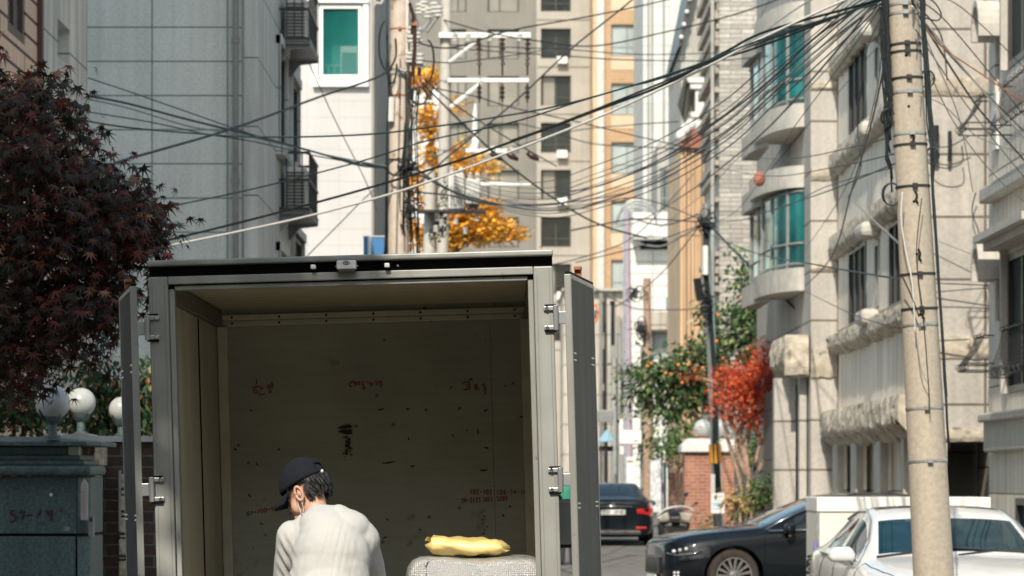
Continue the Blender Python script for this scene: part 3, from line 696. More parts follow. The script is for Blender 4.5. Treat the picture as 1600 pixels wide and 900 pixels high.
# glazing bars and curtains on the bays
def bay_bars(xl_, xr_, yf, yb, z0, z1, bulge, ks):
    for t in ks:
        a = t*pi/2; x = xr_ - (xr_-xl_)*sin(a); y = yf - bulge + (yb - yf + bulge)*(1-cos(a))
        MB().box(x-.035, x+.035, y-.03, y+.05, z0+.003, z1-.003).build('glazing_bar', M['frame_grey'], b)
    pts = []
    for k in range(13):
        a = k/12*pi/2; pts.append((xr_ - (xr_-xl_)*sin(a), yf - bulge + (yb - yf + bulge)*(1-cos(a)) - .012))
    for zq in (z0+.06, z1-.05, z0+(z1-z0)*.30):
        mb = MB(); mb.tube([(x, y, zq) for x, y in pts], .03, 4); mb.build('glazing_rail', M['frame_grey'], b)
bay_bars(xl+.05, xr, YBy, 61.5, zz(161), zz(42), .45, (.30, .62, .85)); bay_bars(xl+.05, xr, YBy, 61.5, zz(418), zz(296), .45, (.30, .62, .85))
bay_bars(xl2+.1, xr2, YB2, 63.5, Z(196,YB2), Z(83,YB2), .35, (.5, .85)); bay_bars(xl2+.1, xr2, YB2, 63.5, Z(440,YB2), Z(323,YB2), .35, (.5, .85))
MB().box(XP+.01, 16, 65.8, 70, 0, topz).build('rear_wall', M['cream'], b)
mb = MB(); mb.box(XP-.02, XS+.15, YF1-.1, YF1+.3, topz, topz+.3); mb.box(XS-.3, 16, YN-.2, 70, topz+.0, topz+.35); mb.build('roof', M['cream_plain'], b)
# entrance hood and pillars under the bay
cornice(b, faceleft(XP-.02), YF1+.15, 60.4, Z(586,57.6), Z(524,57.6), .46, 41, amp=.14)
cornice(b, front(YF1+.14), XP-.46, XP-.03, Z(586,57.6), Z(528,57.6), .09, 43, amp=.05, name='stone_band')
MB().box(X(1210,58.4), X(1243,58.4), 58.4, 58.75, 0, Z(590,58)).build('pillar', M['cream'], b)
MB().box(X(1249,57.7), XP-.03, 57.7, 58.0, 0, Z(590,58)).build('pillar', M['cream'], b)
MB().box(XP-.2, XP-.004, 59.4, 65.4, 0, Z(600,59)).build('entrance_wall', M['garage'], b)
b2 = b
# terracotta pot on the bay
o = tag(MB().sphere((X(1186,58.5), 58.4, zz(281)), (.11,.11,.14), 14, 10).build('flower_pot', M['terracotta'], None, smooth=True), 'round terracotta pot on the ledge between the teal bays', 'pot')

# near right building
YR = 43.0; XR = X(1545, YR)
def yr(px): return XR*F/(px-800)
b = thing('corner_building', 'grey cream stone building at the right edge with iron window baskets', 'building', (XR, YR, 0))
T = faceleft(XR)
ym = yr(1590)
rw = [(38.0, yr(1576), Z(98, ym), Z(-90, ym)), (38.0, yr(1576), Z(612, ym), Z(392, ym)), (37.0, yr(1588), .2, Z(778, ym))]
slots = [(yr(1562), yr(1555), Z(235,yr(1558)), Z(38,yr(1558))), (yr(1562), yr(1555), Z(575,yr(1558)), Z(415,yr(1558)))]
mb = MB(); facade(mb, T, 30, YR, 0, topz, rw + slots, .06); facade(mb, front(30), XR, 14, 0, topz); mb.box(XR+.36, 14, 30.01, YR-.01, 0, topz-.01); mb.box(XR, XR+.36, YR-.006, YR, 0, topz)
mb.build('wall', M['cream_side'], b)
for i, h in enumerate(rw): window(b, T, h, M['frame_dark'], M['side_glass'], nv=2, depth=.055, fr=.09)
for h in slots:
    mb = MB(); mb.tb(T, h[0], h[1], h[2], h[3], .05, .09); mb.build('slot_pane', M['side_glass'], b)
    mb = MB(); zc = h[2]; mb.tb(T, h[0]-.02, h[1]+.0, zc, zc+(h[3]-h[2])*.45, -.05, -.005); mb.build('shutter', M['white_paint'], b)
    n = 10; zt = h[3]; ro, ri = .36, .28; yc = (h[0]+h[1])/2; mb = MB()
    outer = [(ro*cos(pi*i/n), ro*sin(pi*i/n)) for i in range(n+1)]; inner = [(ri*cos(pi*i/n), ri*sin(pi*i/n)) for i in range(n+1)]
    for i in range(n):
        q = [outer[i], outer[i+1], inner[i+1], inner[i]]
        mb.prism([(XR-.30, yc+p[0], zt+p[1]-.05) for p in q], (.297, 0, 0))
    mb.box(XR-.30, XR-.003, yc+ri, yc+ro, zt-.20, zt-.052); mb.box(XR-.30, XR-.003, yc-ro, yc-ri, zt-.20, zt-.052)
    mb.build('arched_hood', M['cream_plain'], b)
for (z0, z1, dd) in ((Z(312,42), Z(288,42), .18), (Z(652,42)-.06, Z(645,42), .2), (Z(706,42), Z(655,42), .12)):
    mb = MB(); mb.tb(T, 30, YR-.3, z0, z1, -dd, -.003); mb.build('ledge', M['cream_plain'], b, bevel=.03)
mb = MB(); ya = yr(1572); mb.tb(T, 37.7, ya, Z(385,ym), Z(372,ym), -.3, -.003); mb.tb(T, 37.6, ya+.1, Z(372,ym)+.003, Z(360,ym), -.42, -.003); mb.build('window_cornice', M['cream_plain'], b)
for (z0, z1) in ((Z(612,ym), Z(385,ym)-.01), (Z(98,ym), 8.5)):
    mb = MB(); mb.tb(T, yr(1576)+.01, yr(1576)+.11, z0, z1, -.1, -.003); mb.build('window_jamb', M['cream_plain'], b)
# wrought iron baskets
def basket(par, yc, zc, wd=.9, dep=.34, ht=.5):
    mb = MB(); x0 = XR-.01; n = 5 if wd < 1 else 14
    prof = [(.42,1.0),(.46,.85),(.58,.62),(.75,.40),(.92,.22),(1.0,.10),(.96,.0)]
    for i in range(n+1):
        y = yc - wd/2 + wd*i/n
        mb.tube([(x0 - dep*a_, y, zc - ht/2 + ht*t) for a_, t in prof], .006, 5)
        if i % 2 == 0:
            for zq, rq, xq in ((zc-ht/2+.05, .045, 1.0), (zc+ht/2, .03, .45)):
                c0 = Vector((x0 - dep*xq, y, zq)); mb.tube([c0 + Vector((rq*cos(a), rq*.5*sin(a), rq*sin(a))) for a in [2*pi*k/8 for k in range(9)]], .006, 4)
    for t, a_ in ((0,.96), (.2,.94), (1,.42)):
        z = zc - ht/2 + ht*t; dd = dep*a_
        mb.tube([(x0, yc-wd/2, z), (x0-dd, yc-wd/2, z), (x0-dd, yc+wd/2, z), (x0, yc+wd/2, z)], .010, 5)
    return mb.build('window_basket', M['steel_dark'], par, smooth=True)
for (pxa, py, w_) in ((1552, 180, .75), (1552, 553, .75)): basket(b, yr(pxa), Z(py, yr(pxa)), w_, .42, .46)
for py in (160, 548): basket(b, 39.6, Z(py, 40), 2.6, .30, .62)
MB().box(XR-.3, 14, 29.8, YR+.1, topz, topz+.3).build('roof', M['cream_plain'], b)
# iron lamp brackets on the near front wall of the cream building
for k, (px, py, ln) in enumerate(((1462, 222, .42), (1487, 230, .45))):
    pass
mb = MB(); q = lambda px, py, d=.1: P(px, py, YN-d)
for (pts, r) in (([(1484,205),(1484,240),(1483,252)], .03), ([(1462,196),(1462,220)], .05), ([(1462,236),(1462,250)], .045)):
    mb.tube([q(a, c, .12) for a, c in pts], r, 6)
mb.build('wall_bracket', M['steel_dark'], b2)

# ---------------------------------------------------------------- off-frame neighbour that shades the gate on the left
b = thing('neighbour_building', 'tall plain building left of the photographer that shades the gate', 'building', (-7, 4, 0))
MB().box(-12, -4.2, -8, 12.5, 0, 13).build('wall', M['panel_shade'], b)
MB().box(-4.19, -3.3, -8, 12.5, 0, 8.5).build('sky_screen_wing', M['plaster'], b)  # unseen wing, added to keep sky light off the truck's left post
for i in range(4):
    for j in range(4): MB().box(-3.3 if i < 2 else -4.2, -3.26 if i < 2 else -4.16, -6+j*4.6, -3.6+j*4.6, 1.5+i*3.2, 3.1+i*3.2).build('window', M['dark_glass'], b)

b = thing('added_street_row', 'plain apartment row added across the road to cut sky light, right of the photographer', 'building', (9, 0, 0))  # unseen row added to darken the near part of the street
MB().box(6.6, 14, -34, 14, 0, 12).build('wall', M['plaster'], b)
for i in range(3):
    for j in range(7): MB().box(6.56, 6.6, -31+j*6.4, -28+j*6.4, 1.4+i*3.3, 3.0+i*3.3).build('window', M['dark_glass'], b)
b = thing('added_street_end', 'plain building added to close off sky light behind the photographer', 'building', (0, -46, 0))  # unseen block added to hold back sky light from behind
MB().box(-20, 20, -54, -44, 0, 21).build('wall', M['plaster'], b)
for i in range(5):
    for j in range(7): MB().box(-17+j*5, -14.6+j*5, -44, -43.96, 1.4+i*3.6, 3.2+i*3.6).build('window', M['dark_glass'], b)
# ---------------------------------------------------------------- plants
def leaf_mesh(kind):
    if kind == 'maple':
        pts = []; lobes = [(-125,.5),(-75,.82),(-36,.96),(0,1.1),(36,.96),(75,.82),(125,.5)]
        pts.append((0,-.12))
        for i, (a, l) in enumerate(lobes):
            a_ = radians(a); pts.append((l*sin(a_), l*cos(a_)))
            if i < 6:
                m_ = radians((a+lobes[i+1][0])/2); pts.append((.27*sin(m_), .27*cos(m_)))
        return [(p[0]*.5, p[1]*.5, -.35*(p[0]**2+p[1]**2)*.5) for p in pts], [tuple(range(len(pts)))]
    if kind == 'oval':
        v = [(0,-.5,0),(.26,-.1,.08),(.18,.3,.02),(0,.55,-.1),(-.18,.3,.02),(-.26,-.1,.08)]
        return v, [(0,1,2,3),(0,3,4,5)]
    if kind == 'fan':
        v = [(0,-.4,0),(.42,.1,.06),(.3,.4,.02),(0,.32,-.05),(-.3,.4,.02),(-.42,.1,.06)]
        return v, [(0,1,2,3),(0,3,4,5)]
def crown(clusters, size, kind, nm, weights, seed, droop=.5, hollow=.35, flat=1.0, spread=1.15):
    """clusters: (centre, radii, count); leaves fill the outer part of each cluster in small sprays"""
    rr = random.Random(seed); lv, lf = leaf_mesh(kind); mb = MB(); tw = []
    for (c, rad, n) in clusters:
        c = Vector(c); k = max(1, n // 7)
        for s_ in range(k):
            d = Vector((rr.gauss(0,1), rr.gauss(0,1), rr.gauss(0,1)*flat)).normalized(); t = hollow + (1-hollow) * rr.random()**.55
            sc = c + Vector((d.x*rad[0], d.y*rad[1], d.z*rad[2])) * t
            if rr.random() < .5: tw.append((c.lerp(sc, .45), sc))
            for q in range(7):
                p = sc + Vector((rr.gauss(0,1), rr.gauss(0,1), rr.gauss(0,.6))) * size * spread
                s = size * rr.uniform(.6, 1.15)
                out = Vector((d.x + rr.gauss(0,.5), d.y + rr.gauss(0,.5), -droop + rr.gauss(0,.35))).normalized()
                side = out.cross(Vector((rr.gauss(0,.4), rr.gauss(0,.4), 1))).normalized(); nrm = side.cross(out)
                mb.add([p + side*a[0]*s + out*a[1]*s + nrm*a[2]*s for a in lv], lf, rr.choices(range(nm), weights)[0])
    return mb, tw
def plant(name, label, cat, base, clusters, size, kind, mats, weights, seed, limbs, bark, lr=.03, droop=.5, group=None, trunkname='trunk', twigs=True, fruit=None, flat=1.0, hollow=.35):
    t = thing(name, label, cat, base, group)
    mb, tw = crown(clusters, size, kind, len(mats), weights, seed, droop, hollow, flat, .7 if kind == 'maple' and size > .13 and len(mats) == 4 else 1.15)
    mb.build('crown', mats, t, fix=False)
    tr = MB()
    for (pts, r0, r1) in limbs:
        pts = [Vector(p) for p in pts]; n = len(pts); fine = []
        for i in range(n-1):
            for k in range(4): fine.append(pts[i].lerp(pts[i+1], k/4) + Vector((R.uniform(-1,1), R.uniform(-1,1), 0))*r0*.25)
        fine.append(pts[-1]); m = len(fine)
        tr.tube(fine, [r0 + (r1-r0)*i/(m-1) for i in range(m)], 8)
    tb_ = MB()
    if twigs:
        for a, c in tw: 
            if R.random() < .6: tr.tube([a, a.lerp(c,.5)+Vector((R.uniform(-.03,.03),0,R.uniform(-.03,.03))), c], [lr*.35, lr*.22, lr*.1], 4)
    tr.build(trunkname, bark, t, smooth=True)
    if fruit:
        rr = random.Random(seed+5)
        for p in fruit:
            f = MB(); f.sphere(p, .042, 8, 6); f.build('fruit', M['fruit'], t, smooth=True)
    return t
# purple maple at the left, about 20 m off
YM = 20.0
def pc(px, py, r, n, Y=YM, d=.8): 
    s = Y / F; return (P(px, py, Y), (r[0]*s, d, r[1]*s), n)
cl = [pc(40,190,(65,75),520), pc(-40,170,(90,90),200), pc(95,250,(70,60),480), pc(20,290,(80,80),520), pc(145,315,(72,56),620), pc(80,400,(110,80),900), pc(185,372,(64,50),470, d=.6), pc(203,330,(42,34),240,d=.5),
      pc(-30,430,(90,120),500), pc(60,500,(95,70),620), pc(20,560,(75,60),460), pc(140,470,(80,60),460), pc(125,530,(45,45),160), pc(218,372,(30,22),110,d=.4), pc(60,150,(45,36),140,d=.5), pc(160,268,(30,18),90,d=.4), pc(-60,300,(90,150),300), pc(185,440,(38,36),110,d=.4)]
bx = X(-120, YM)
plant('maple_tree', 'dark purple red leaved maple overhanging the stone gate at left', 'tree', (bx, YM+.8, 0), cl, .15, 'maple',
      [M['mp1'], M['mp2'], M['mp3'], M['mp4']], [.50, .27, .2, .05], 3,
      [([(bx,YM+.9,0),(bx-.03,YM+.9,1.5),(bx+.1,YM+.6,2.4)], .13, .08), ([(bx+.1,YM+.6,2.4),P(60,420,YM),P(120,330,YM),P(200,300,YM)], .06, .012), ([(bx+.1,YM+.6,2.4),P(20,400,YM),P(30,250,YM),P(50,130,YM)], .06, .012), ([(bx,YM+.7,2.3),P(90,480,YM),P(190,400,YM)], .045, .01), ([(bx,YM+.7,2.2),P(60,560,YM)], .04, .012)],
      M['bark'], .03, droop=.75, hollow=.25)
# off-frame street tree on the left, whose crown shades the upper left of the truck
bx = -3.7
plant('street_tree', 'tall street tree beside the road, left of and above the view', 'tree', (bx, 5.4, 0),
      [((-3.75,6.1,11.0),(1.75,1.6,1.75),3600), ((-2.9,6.0,11.1),(.95,.9,.95),1000), ((-4.8,5.6,10.4),(1.5,1.4,1.6),900), ((-3.8,5.4,12.3),(1.4,1.4,1.2),600)],
      .24, 'oval', [M['gr1'], M['gr2']], [.6,.4], 11, [([(bx,5.4,0),(bx+.05,5.5,5),(bx,5.6,10.5)], .16, .08), ([(bx,5.6,9.5),(-2.6,6,11.3)], .06, .02)], M['bark'], .05, droop=.4)
# gold ginkgo far behind the poles
YK = 92
def pk(px, py, r, n, d=1.0, Y=YK): s = Y/F; return (P(px,py,Y), (r[0]*s, d, r[1]*s), int(n*2.2))
cl = [pk(735,350,(55,28),900), pk(700,368,(50,30),700), pk(770,362,(45,16),380), pk(805,366,(20,7),60), pk(640,370,(50,26),300), pk(590,350,(20,60),260), pk(745,262,(40,10),170), pk(705,262,(24,14),170),
      pk(672,250,(14,30),160), pk(672,205,(13,22),120), pk(668,180,(22,14),140), pk(662,128,(24,18),200), pk(680,118,(10,10),60), pk(600,205,(12,50),160), pk(710,165,(15,10),60), pk(760,325,(22,12),110), pk(655,300,(16,40),160), pk(725,235,(22,10),60)]
bx = X(690, YK)
plant('ginkgo_tree', 'golden yellow ginkgo tree behind the tangled utility poles', 'tree', (bx, YK+1, 0), cl, .17, 'fan',
      [M['gk1'], M['gk2'], M['gk3']], [.5,.25,.25], 5, [([(bx,YK+1,0),P(690,420,YK),P(685,300,YK),P(665,160,YK)], .22, .05), ([P(690,420,YK),P(740,360,YK),P(800,350,YK)], .1, .03), ([P(690,400,YK),P(730,290,YK),P(760,262,YK)], .08, .02), ([P(688,380,YK),P(620,350,YK)], .08, .03)], M['bark'], .07, droop=.1, hollow=.1)
# persimmon tree with fruit
YQ = 84
def pq(px, py, r, n, d=1.2, Y=YQ): s = Y/F; return (P(px,py,Y), (r[0]*s, d, r[1]*s), int(n*1.8))
cl = [pq(1160,520,(48,48),560), pq(1100,560,(40,40),380), pq(1070,600,(50,45),520), pq(1030,580,(40,30),260), pq(1010,615,(38,24),170), pq(1110,610,(36,28),200), pq(1045,645,(38,24),200), pq(1162,440,(20,30),110), pq(1185,480,(24,30),200), pq(1155,400,(9,14),22), pq(985,590,(20,14),50), pq(1185,560,(24,40),200), pq(1108,500,(20,22),70), pq(985,640,(12,9),20)]
fr = [P(px, py, YQ-1.1-R.random()*.3) for px, py in ((1158,465),(1200,502),(1202,560),(1203,524),(1060,570),(1049,585),(1040,583),(1017,568),(1120,533),(1122,492),(1086,578),(1098,575),(1195,495),(1075,570),(1106,600),(1012,572),(1168,545),(1185,520),(1130,560),(1066,598))]
bx = X(1120, YQ)
plant('persimmon_tree', 'green persimmon tree with orange fruit beside the leaning grey pole', 'tree', (bx, YQ+.6, .3), cl, .19, 'oval',
      [M['gr1'], M['gr2'], M['gr3'], M['gr4']], [.45,.35,.12,.08], 6, [([(bx,YQ+.6,.3),P(1115,680,YQ),P(1110,600,YQ),P(1160,500,YQ),P(1160,430,YQ)], .13, .02), ([P(1115,680,YQ),P(1060,620,YQ),P(1000,610,YQ)], .07, .015), ([P(1110,620,YQ),P(1180,560,YQ)], .06, .02), ([P(1112,650,YQ),P(1080,600,YQ),P(1040,570,YQ)], .05, .015)], M['bark_pale'], .05, fruit=fr, hollow=.15)
# red maple
YX = 66
def px_(px, py, r, n, d=.9, Y=YX): s = Y/F; return (P(px,py,Y), (r[0]*s, d, r[1]*s), n)
cl = [px_(1165,602,(44,30),1700), px_(1190,575,(24,32),800), px_(1150,632,(32,22),700), px_(1197,622,(22,34),650), px_(1178,655,(34,18),420), px_(1143,590,(22,20),400), px_(1080,588,(22,6),60), px_(1195,545,(10,20),90), px_(1205,650,(12,14),90)]
bx = X(1172, YX)
plant('red_maple_tree', 'bright scarlet maple with bare pale trunks beside the cream building', 'tree', (bx, YX, .05), cl, .15, 'maple',
      [M['rd1'], M['rd2'], M['rd3']], [.5,.42,.08], 8,
      [([(bx,YX,.05),P(1172,760,YX),P(1165,700,YX),P(1178,640,YX),P(1180,600,YX)], .085, .03), ([P(1168,730,YX),P(1158,690,YX),P(1132,640,YX),P(1122,600,YX),P(1095,590,YX)], .07, .02), ([P(1166,745,YX),P(1150,700,YX),P(1165,640,YX),P(1168,600,YX)], .06, .02),
       ([P(1180,725,YX),P(1190,690,YX),P(1176,655,YX),P(1185,610,YX)], .05, .015), ([P(1185,740,YX),P(1198,700,YX),P(1180,670,YX)], .045, .02), ([(bx-.2,YX,.05),P(1160,770,YX),P(1142,700,YX),P(1128,650,YX)], .06, .03)], M['bark_pale'], .03, droop=.35, hollow=.1)
def shrub(label, px, py, r, n, Y, size, mats, wts, seed, kind='oval', cat='shrub', name='shrub', d=.5, **k):
    c, rad, _ = px_(px, py, r, n, d, Y); g = gz(Y)
    return plant(name, label, cat, (c.x, Y, g), [(c, rad, n)], size, kind, mats, wts, seed, [([(c.x,Y,g),(c.x,Y,max(g+.1,c.z-rad[2]*.2))], .04, .015), ([(c.x,Y,g+.05),c+Vector((rad[0]*.5,0,rad[2]*.4))], .025, .01), ([(c.x,Y,g+.05),c+Vector((-rad[0]*.5,0,rad[2]*.3))], .025, .01)], M['bark'], .02, **k)
G4 = [M['gr1'], M['gr2'], M['gr3']]
shrub('light green cloud pruned shrub left of the brick pillar lamp', 1045, 698, (40,26), 520, 82, .16, G4, [.2,.5,.3], 21, d=.8)
shrub('dark green shrub behind the white pillar cap', 1092, 672, (34,26), 420, 92.5, .15, G4, [.4,.5,.1], 22)
shrub('low green bush at the foot of the red maple, right side', 1190, 772, (24,26), 380, 61.8, .11, G4, [.2,.5,.3], 23, d=.35)
shrub('tan dried hydrangea bush in front of the brick pillar', 1160, 785, (26,22), 260, 63, .13, [M['dryleaf'], M['gr3']], [.75,.25], 24, d=.3)
shrub('yellow green leafy plant behind red maple trunks', 1178, 705, (34,28), 200, 70, .14, [M['gr3'], M['gr2'], M['gr4']], [.4,.4,.2], 25, d=.3)
shrub('dark evergreen shrub in the shade behind the red maple', 1200, 690, (30,45), 420, 72, .15, [M['gr1'], M['gr2']], [.85,.15], 26, d=.5)
shrub('reddish dried plant by the iron fence', 1062, 722, (14,16), 90, 81.2, .12, [M['dryleaf'], M['bark']], [.5,.5], 27, d=.2)
shrub('dark green clipped shrub over the stone gate, far left', 22, 640, (60,38), 900, 24, .07, [M['gr1'], M['gr2'], M['iv3']], [.66,.3,.04], 28, d=.4)
# ivy hedge behind the wall
b = thing('ivy_hedge', 'dense ivy hedge with yellow and orange leaves behind the globe lamps', 'hedge', (X(180,29), 29, 0))
mb, tw = crown([(P(160,640,29),(.42,.25,.34),700), (P(215,625,29),(.26,.25,.34),520), (P(130,660,29),(.25,.2,.3),300), (P(150,590,29),(.2,.15,.14),130), (P(232,600,29),(.15,.15,.3),160), (P(190,680,29),(.4,.2,.2),200)], .085, 'oval', 4, [.62,.24,.09,.05], 31, 1.2, .2)
mb.build('foliage', [M['gr1'], M['iv1'], M['iv2'], M['iv3']], b, fix=False)
mb = MB()
for i in range(9): mb.tube([(X(130+i*13,29.1),29.1,0),(X(133+i*13,29.1),29.1,1.2),(X(128+i*13,29.1),29.1,2.3)], .02, 5)
mb.build('stems', M['bark'], b)

# ---------------------------------------------------------------- left gate
YG = 22
b = thing('gate_pillar', 'grey granite gate pillar with stepped cap and number scratched on it', 'pillar', (X(60,YG), YG, 0))
gx0 = X(-60, YG)
def gb(mb, px1, ya, yb, off=0.0): mb.box(gx0, X(px1,YG)+0, YG-off, YG+.75+off*.3, Z(yb,YG), Z(ya,YG))
mb = MB(); gb(mb, 120, 745, 834, 0); gb(mb, 118, 838, 1200, 0)
mb.build('shaft', M['dark_granite'], b, bevel=.008)
mb = MB(); mb.box(gx0, X(116,YG), YG+.02, YG+.7, Z(838,YG)+.001, Z(834,YG)-.001); mb.build('groove', M['rubber'], b)
# chamfered corner post
mb = MB()
for ya, yb in ((745,834),(838,1200)): mb.prism([(X(120,YG)+.002,YG,Z(yb,YG)),(X(139,YG),YG+.09,Z(yb,YG)),(X(139,YG),YG+.75,Z(yb,YG)),(X(120,YG)+.002,YG+.75,Z(yb,YG))], (0,0,Z(ya,YG)-Z(yb,YG)))
mb.build('corner', M['dark_granite'], b, bevel=.008)
mb = MB(); gb(mb, 144, 727, 743, .08); mb.build('moulding', M['dark_granite'], b, bevel=.025)
mb = MB(); gb(mb, 133, 719.5, 726.6, .05); gb(mb, 126, 711.5, 719, .03); gb(mb, 106, 698, 711, .0); mb.build('steps', M['dark_granite'], b, bevel=.006)
mb = MB(); mb.box(X(107,YG), X(123,YG), YG-.005, YG+.1, Z(711,YG), Z(698,YG)); mb.build('pale_block', M['cream_plain'], b)
mb = MB(); z0, z1, z2 = Z(697,YG), Z(690,YG), Z(682,YG); xr_ = X(143,YG)
mb.add([(gx0,YG-.12,z0),(xr_-.02,YG-.12,z0),(xr_+.06,YG+.05,z0),(xr_+.06,YG+.9,z0),(gx0,YG+.9,z0),
        (gx0,YG-.12,z1),(xr_-.02,YG-.12,z1),(xr_+.06,YG+.05,z1),(xr_+.06,YG+.9,z1),(gx0,YG+.9,z1),
        (gx0,YG+.1,z2),(xr_-.35,YG+.1,z2),(xr_-.3,YG+.2,z2),(xr_-.3,YG+.7,z2),(gx0,YG+.7,z2)],
       [(4,3,2,1,0),(0,1,6,5),(1,2,7,6),(2,3,8,7),(3,4,9,8),(4,0,5,9),(5,6,11,10),(6,7,12,11),(7,8,13,12),(8,9,14,13),(9,5,10,14),(10,11,12,13,14)])
mb.build('cap', M['dark_granite'], b, bevel=.006)
def strokes(par, name, lines, Yq, r, m, sc=None, off=.004):
    mb = MB()
    for ln in lines: mb.tube([P(a, c, Yq) + Vector((0, -off, 0)) for a, c in ln], r, 5)
    return mb.build(name, m, par)
num = [[(24,797),(17,797),(17,804)],[(17,804),(21,803),(24,806),(24,811),(20,815),(16,814)],[(30,800),(38,799),(34,812)],[(41,805),(50,804)],[(58,808),(64,796)],[(78,799),(74,798),(73,803),(77,806),(81,802),(81,797),(78,799)],[(81,799),(80,808),(77,814)],[(94,796),(96,799)]]
strokes(b, 'scratched_number', num, YG, .006, mat('scratch_red', (.10,.03,.025), .8))
mb = MB()
for (a, c, w_, h_) in ((20,761,11,5),(62,814,9,7)): mb.box(X(a,YG), X(a+w_,YG), YG-.003, YG-.0005, Z(c+h_,YG), Z(c,YG))
mb.build('patch', mat('dark_patch', (.05,.075,.085), .6), b)
mb = MB(); mb.lathe([(.0,0),(.012,.0),(.012,.01),(0,.012)], P(80,773,YG)+Vector((0,-.002,0)), 10, Matrix.Rotation(radians(90),3,'X')); mb.build('stud', M['porcelain'], b)
MB().box(X(101,YG), X(109,YG), YG-.004, YG-.0005, Z(830,YG), Z(823,YG)).build('sticker', M['cable_grey'], b)
mb = MB(); q = [(126,813),(137,813),(137,757),(131.5,748),(126,757)]; mb.prism([P(a,c,YG-.06) for a,c in q], (0,.03,0)); o = tag(mb.build('nameplate', mat('pink_plate', (.46,.37,.34), .5), None, bevel=.004), 'narrow pointed pinkish name plate on the gate pillar corner', 'plate')
mb = MB(); 
for i in range(7): mb.box(X(129.5,YG), X(133.5,YG), YG-.0625, YG-.0605, Z(770+i*5,YG), Z(769+i*5,YG))
m_ = mb.build('plate_marks', M['cable_grey'], o)
MB().box(X(138.5,YG), X(146,YG), YG+.0, YG+.06, Z(838,YG), Z(805,YG)).build('intercom', M['cable_grey'], None, bevel=.005); o = bpy.data.objects['intercom']; tag(o, 'small pale grey entry box mounted beside the pointed plate', 'intercom')
mb = MB(); mb.box(X(140,YG), X(144.5,YG), YG-.004, YG-.001, Z(815,YG), Z(809,YG)); mb.build('speaker_grille', M['frame_dark'], o)
# dark brick garden wall with light quoin strips
YWl = 24.5
b = thing('brick_garden_wall', 'dark brick garden wall with pale rough quoins and light coping', 'wall', (X(190,YWl), YWl, 0))
mb = MB(); mb.box(X(-60,YWl), X(260,YWl), YWl, YWl+.25, 0, Z(690,YWl)); mb.build('wall', M['dark_brick'], b)
mb = MB(); mb.prism([P(60,691,YWl-.05),P(262,690,YWl-.05),P(262,682,YWl-.05),P(150,681,YWl-.05),P(125,676,YWl-.05),P(75,683,YWl-.05)], (0,.4,0)); mb.build('coping', mat('pale_coping', (.42,.44,.44), .7, var=.2), b)
for (a, c, y0) in ((150,161.5,734),(191,199,770)):
    mb = MB(); z = 0; k = 0
    while z < Z(y0,YWl):
        h = .165; mb.box(X(a,YWl)+R.uniform(-.01,.01), X(c,YWl)+R.uniform(-.008,.012), YWl-.14-R.random()*.02, YWl-.004, z+.008, z+h-.006); z += h
    mb.build('quoin', M['quoin'], b, bevel=.006)
MB().box(X(154,YWl), X(168,YWl), YWl-.2, YWl-.003, Z(730,YWl), Z(693,YWl)).build('corbel', M['quoin'], b)
MB().box(X(190,YWl), X(193,YWl), YWl-.2, YWl-.15, Z(830,YWl), Z(735,YWl)).build('gate_edge', M['frame_grey'], b, bevel=.004)
# globe lamps on the gate
def globe_lamp(label, px, py, rpx, Y, zbase):
    c = P(px, py, Y); r = rpx*Y/F; t = thing('globe_lamp', label, 'lamp', (c.x, Y, zbase), 'globe lamps over the left gate')
    mb = MB(); mb.sphere(c, r, 28, 18); g = mb.build('globe', M['globe'], t, smooth=True)
    mb = MB(); h = c.z - r - zbase
    mb.lathe([(.055,0),(.055,.02),(.032,.03),(.03,max(.04,h-.03)),(.06,max(.05,h-.01)),(.075,h+.03),(.06,h+.045)], (c.x, Y, zbase), 16); mb.build('lamp_base', M['dark_granite'], t, smooth=True, auto=40)
    for k in range(4):
        mb = MB(); a = pi/4 + k*pi/2
        mb.prism([(c.x+cos(a)*.05, Y+sin(a)*.05, c.z-r-.01), (c.x+cos(a)*r*.8, Y+sin(a)*r*.8, c.z-r*.62), (c.x+cos(a)*r*.86, Y+sin(a)*r*.86, c.z-r*.38), (c.x+cos(a)*r*.5, Y+sin(a)*r*.5, c.z-r*.9)], (.02*sin(a)+.005, .02*cos(a), 0))
        mb.build('leaf_claw', M['steel_dark'], t)
    return t
globe_lamp('largest round globe lamp, nearest, dirty underneath, on the granite gate cap', 82, 629, 27.5, 21.9, Z(684,22)-.01)
globe_lamp('middle round globe lamp, behind and right of the largest one', 126.5, 629, 23, 24.6, Z(680,24.5))
globe_lamp('third globe lamp half hidden behind the open left truck door', 190, 640, 20, 24.6, Z(683,24.5))

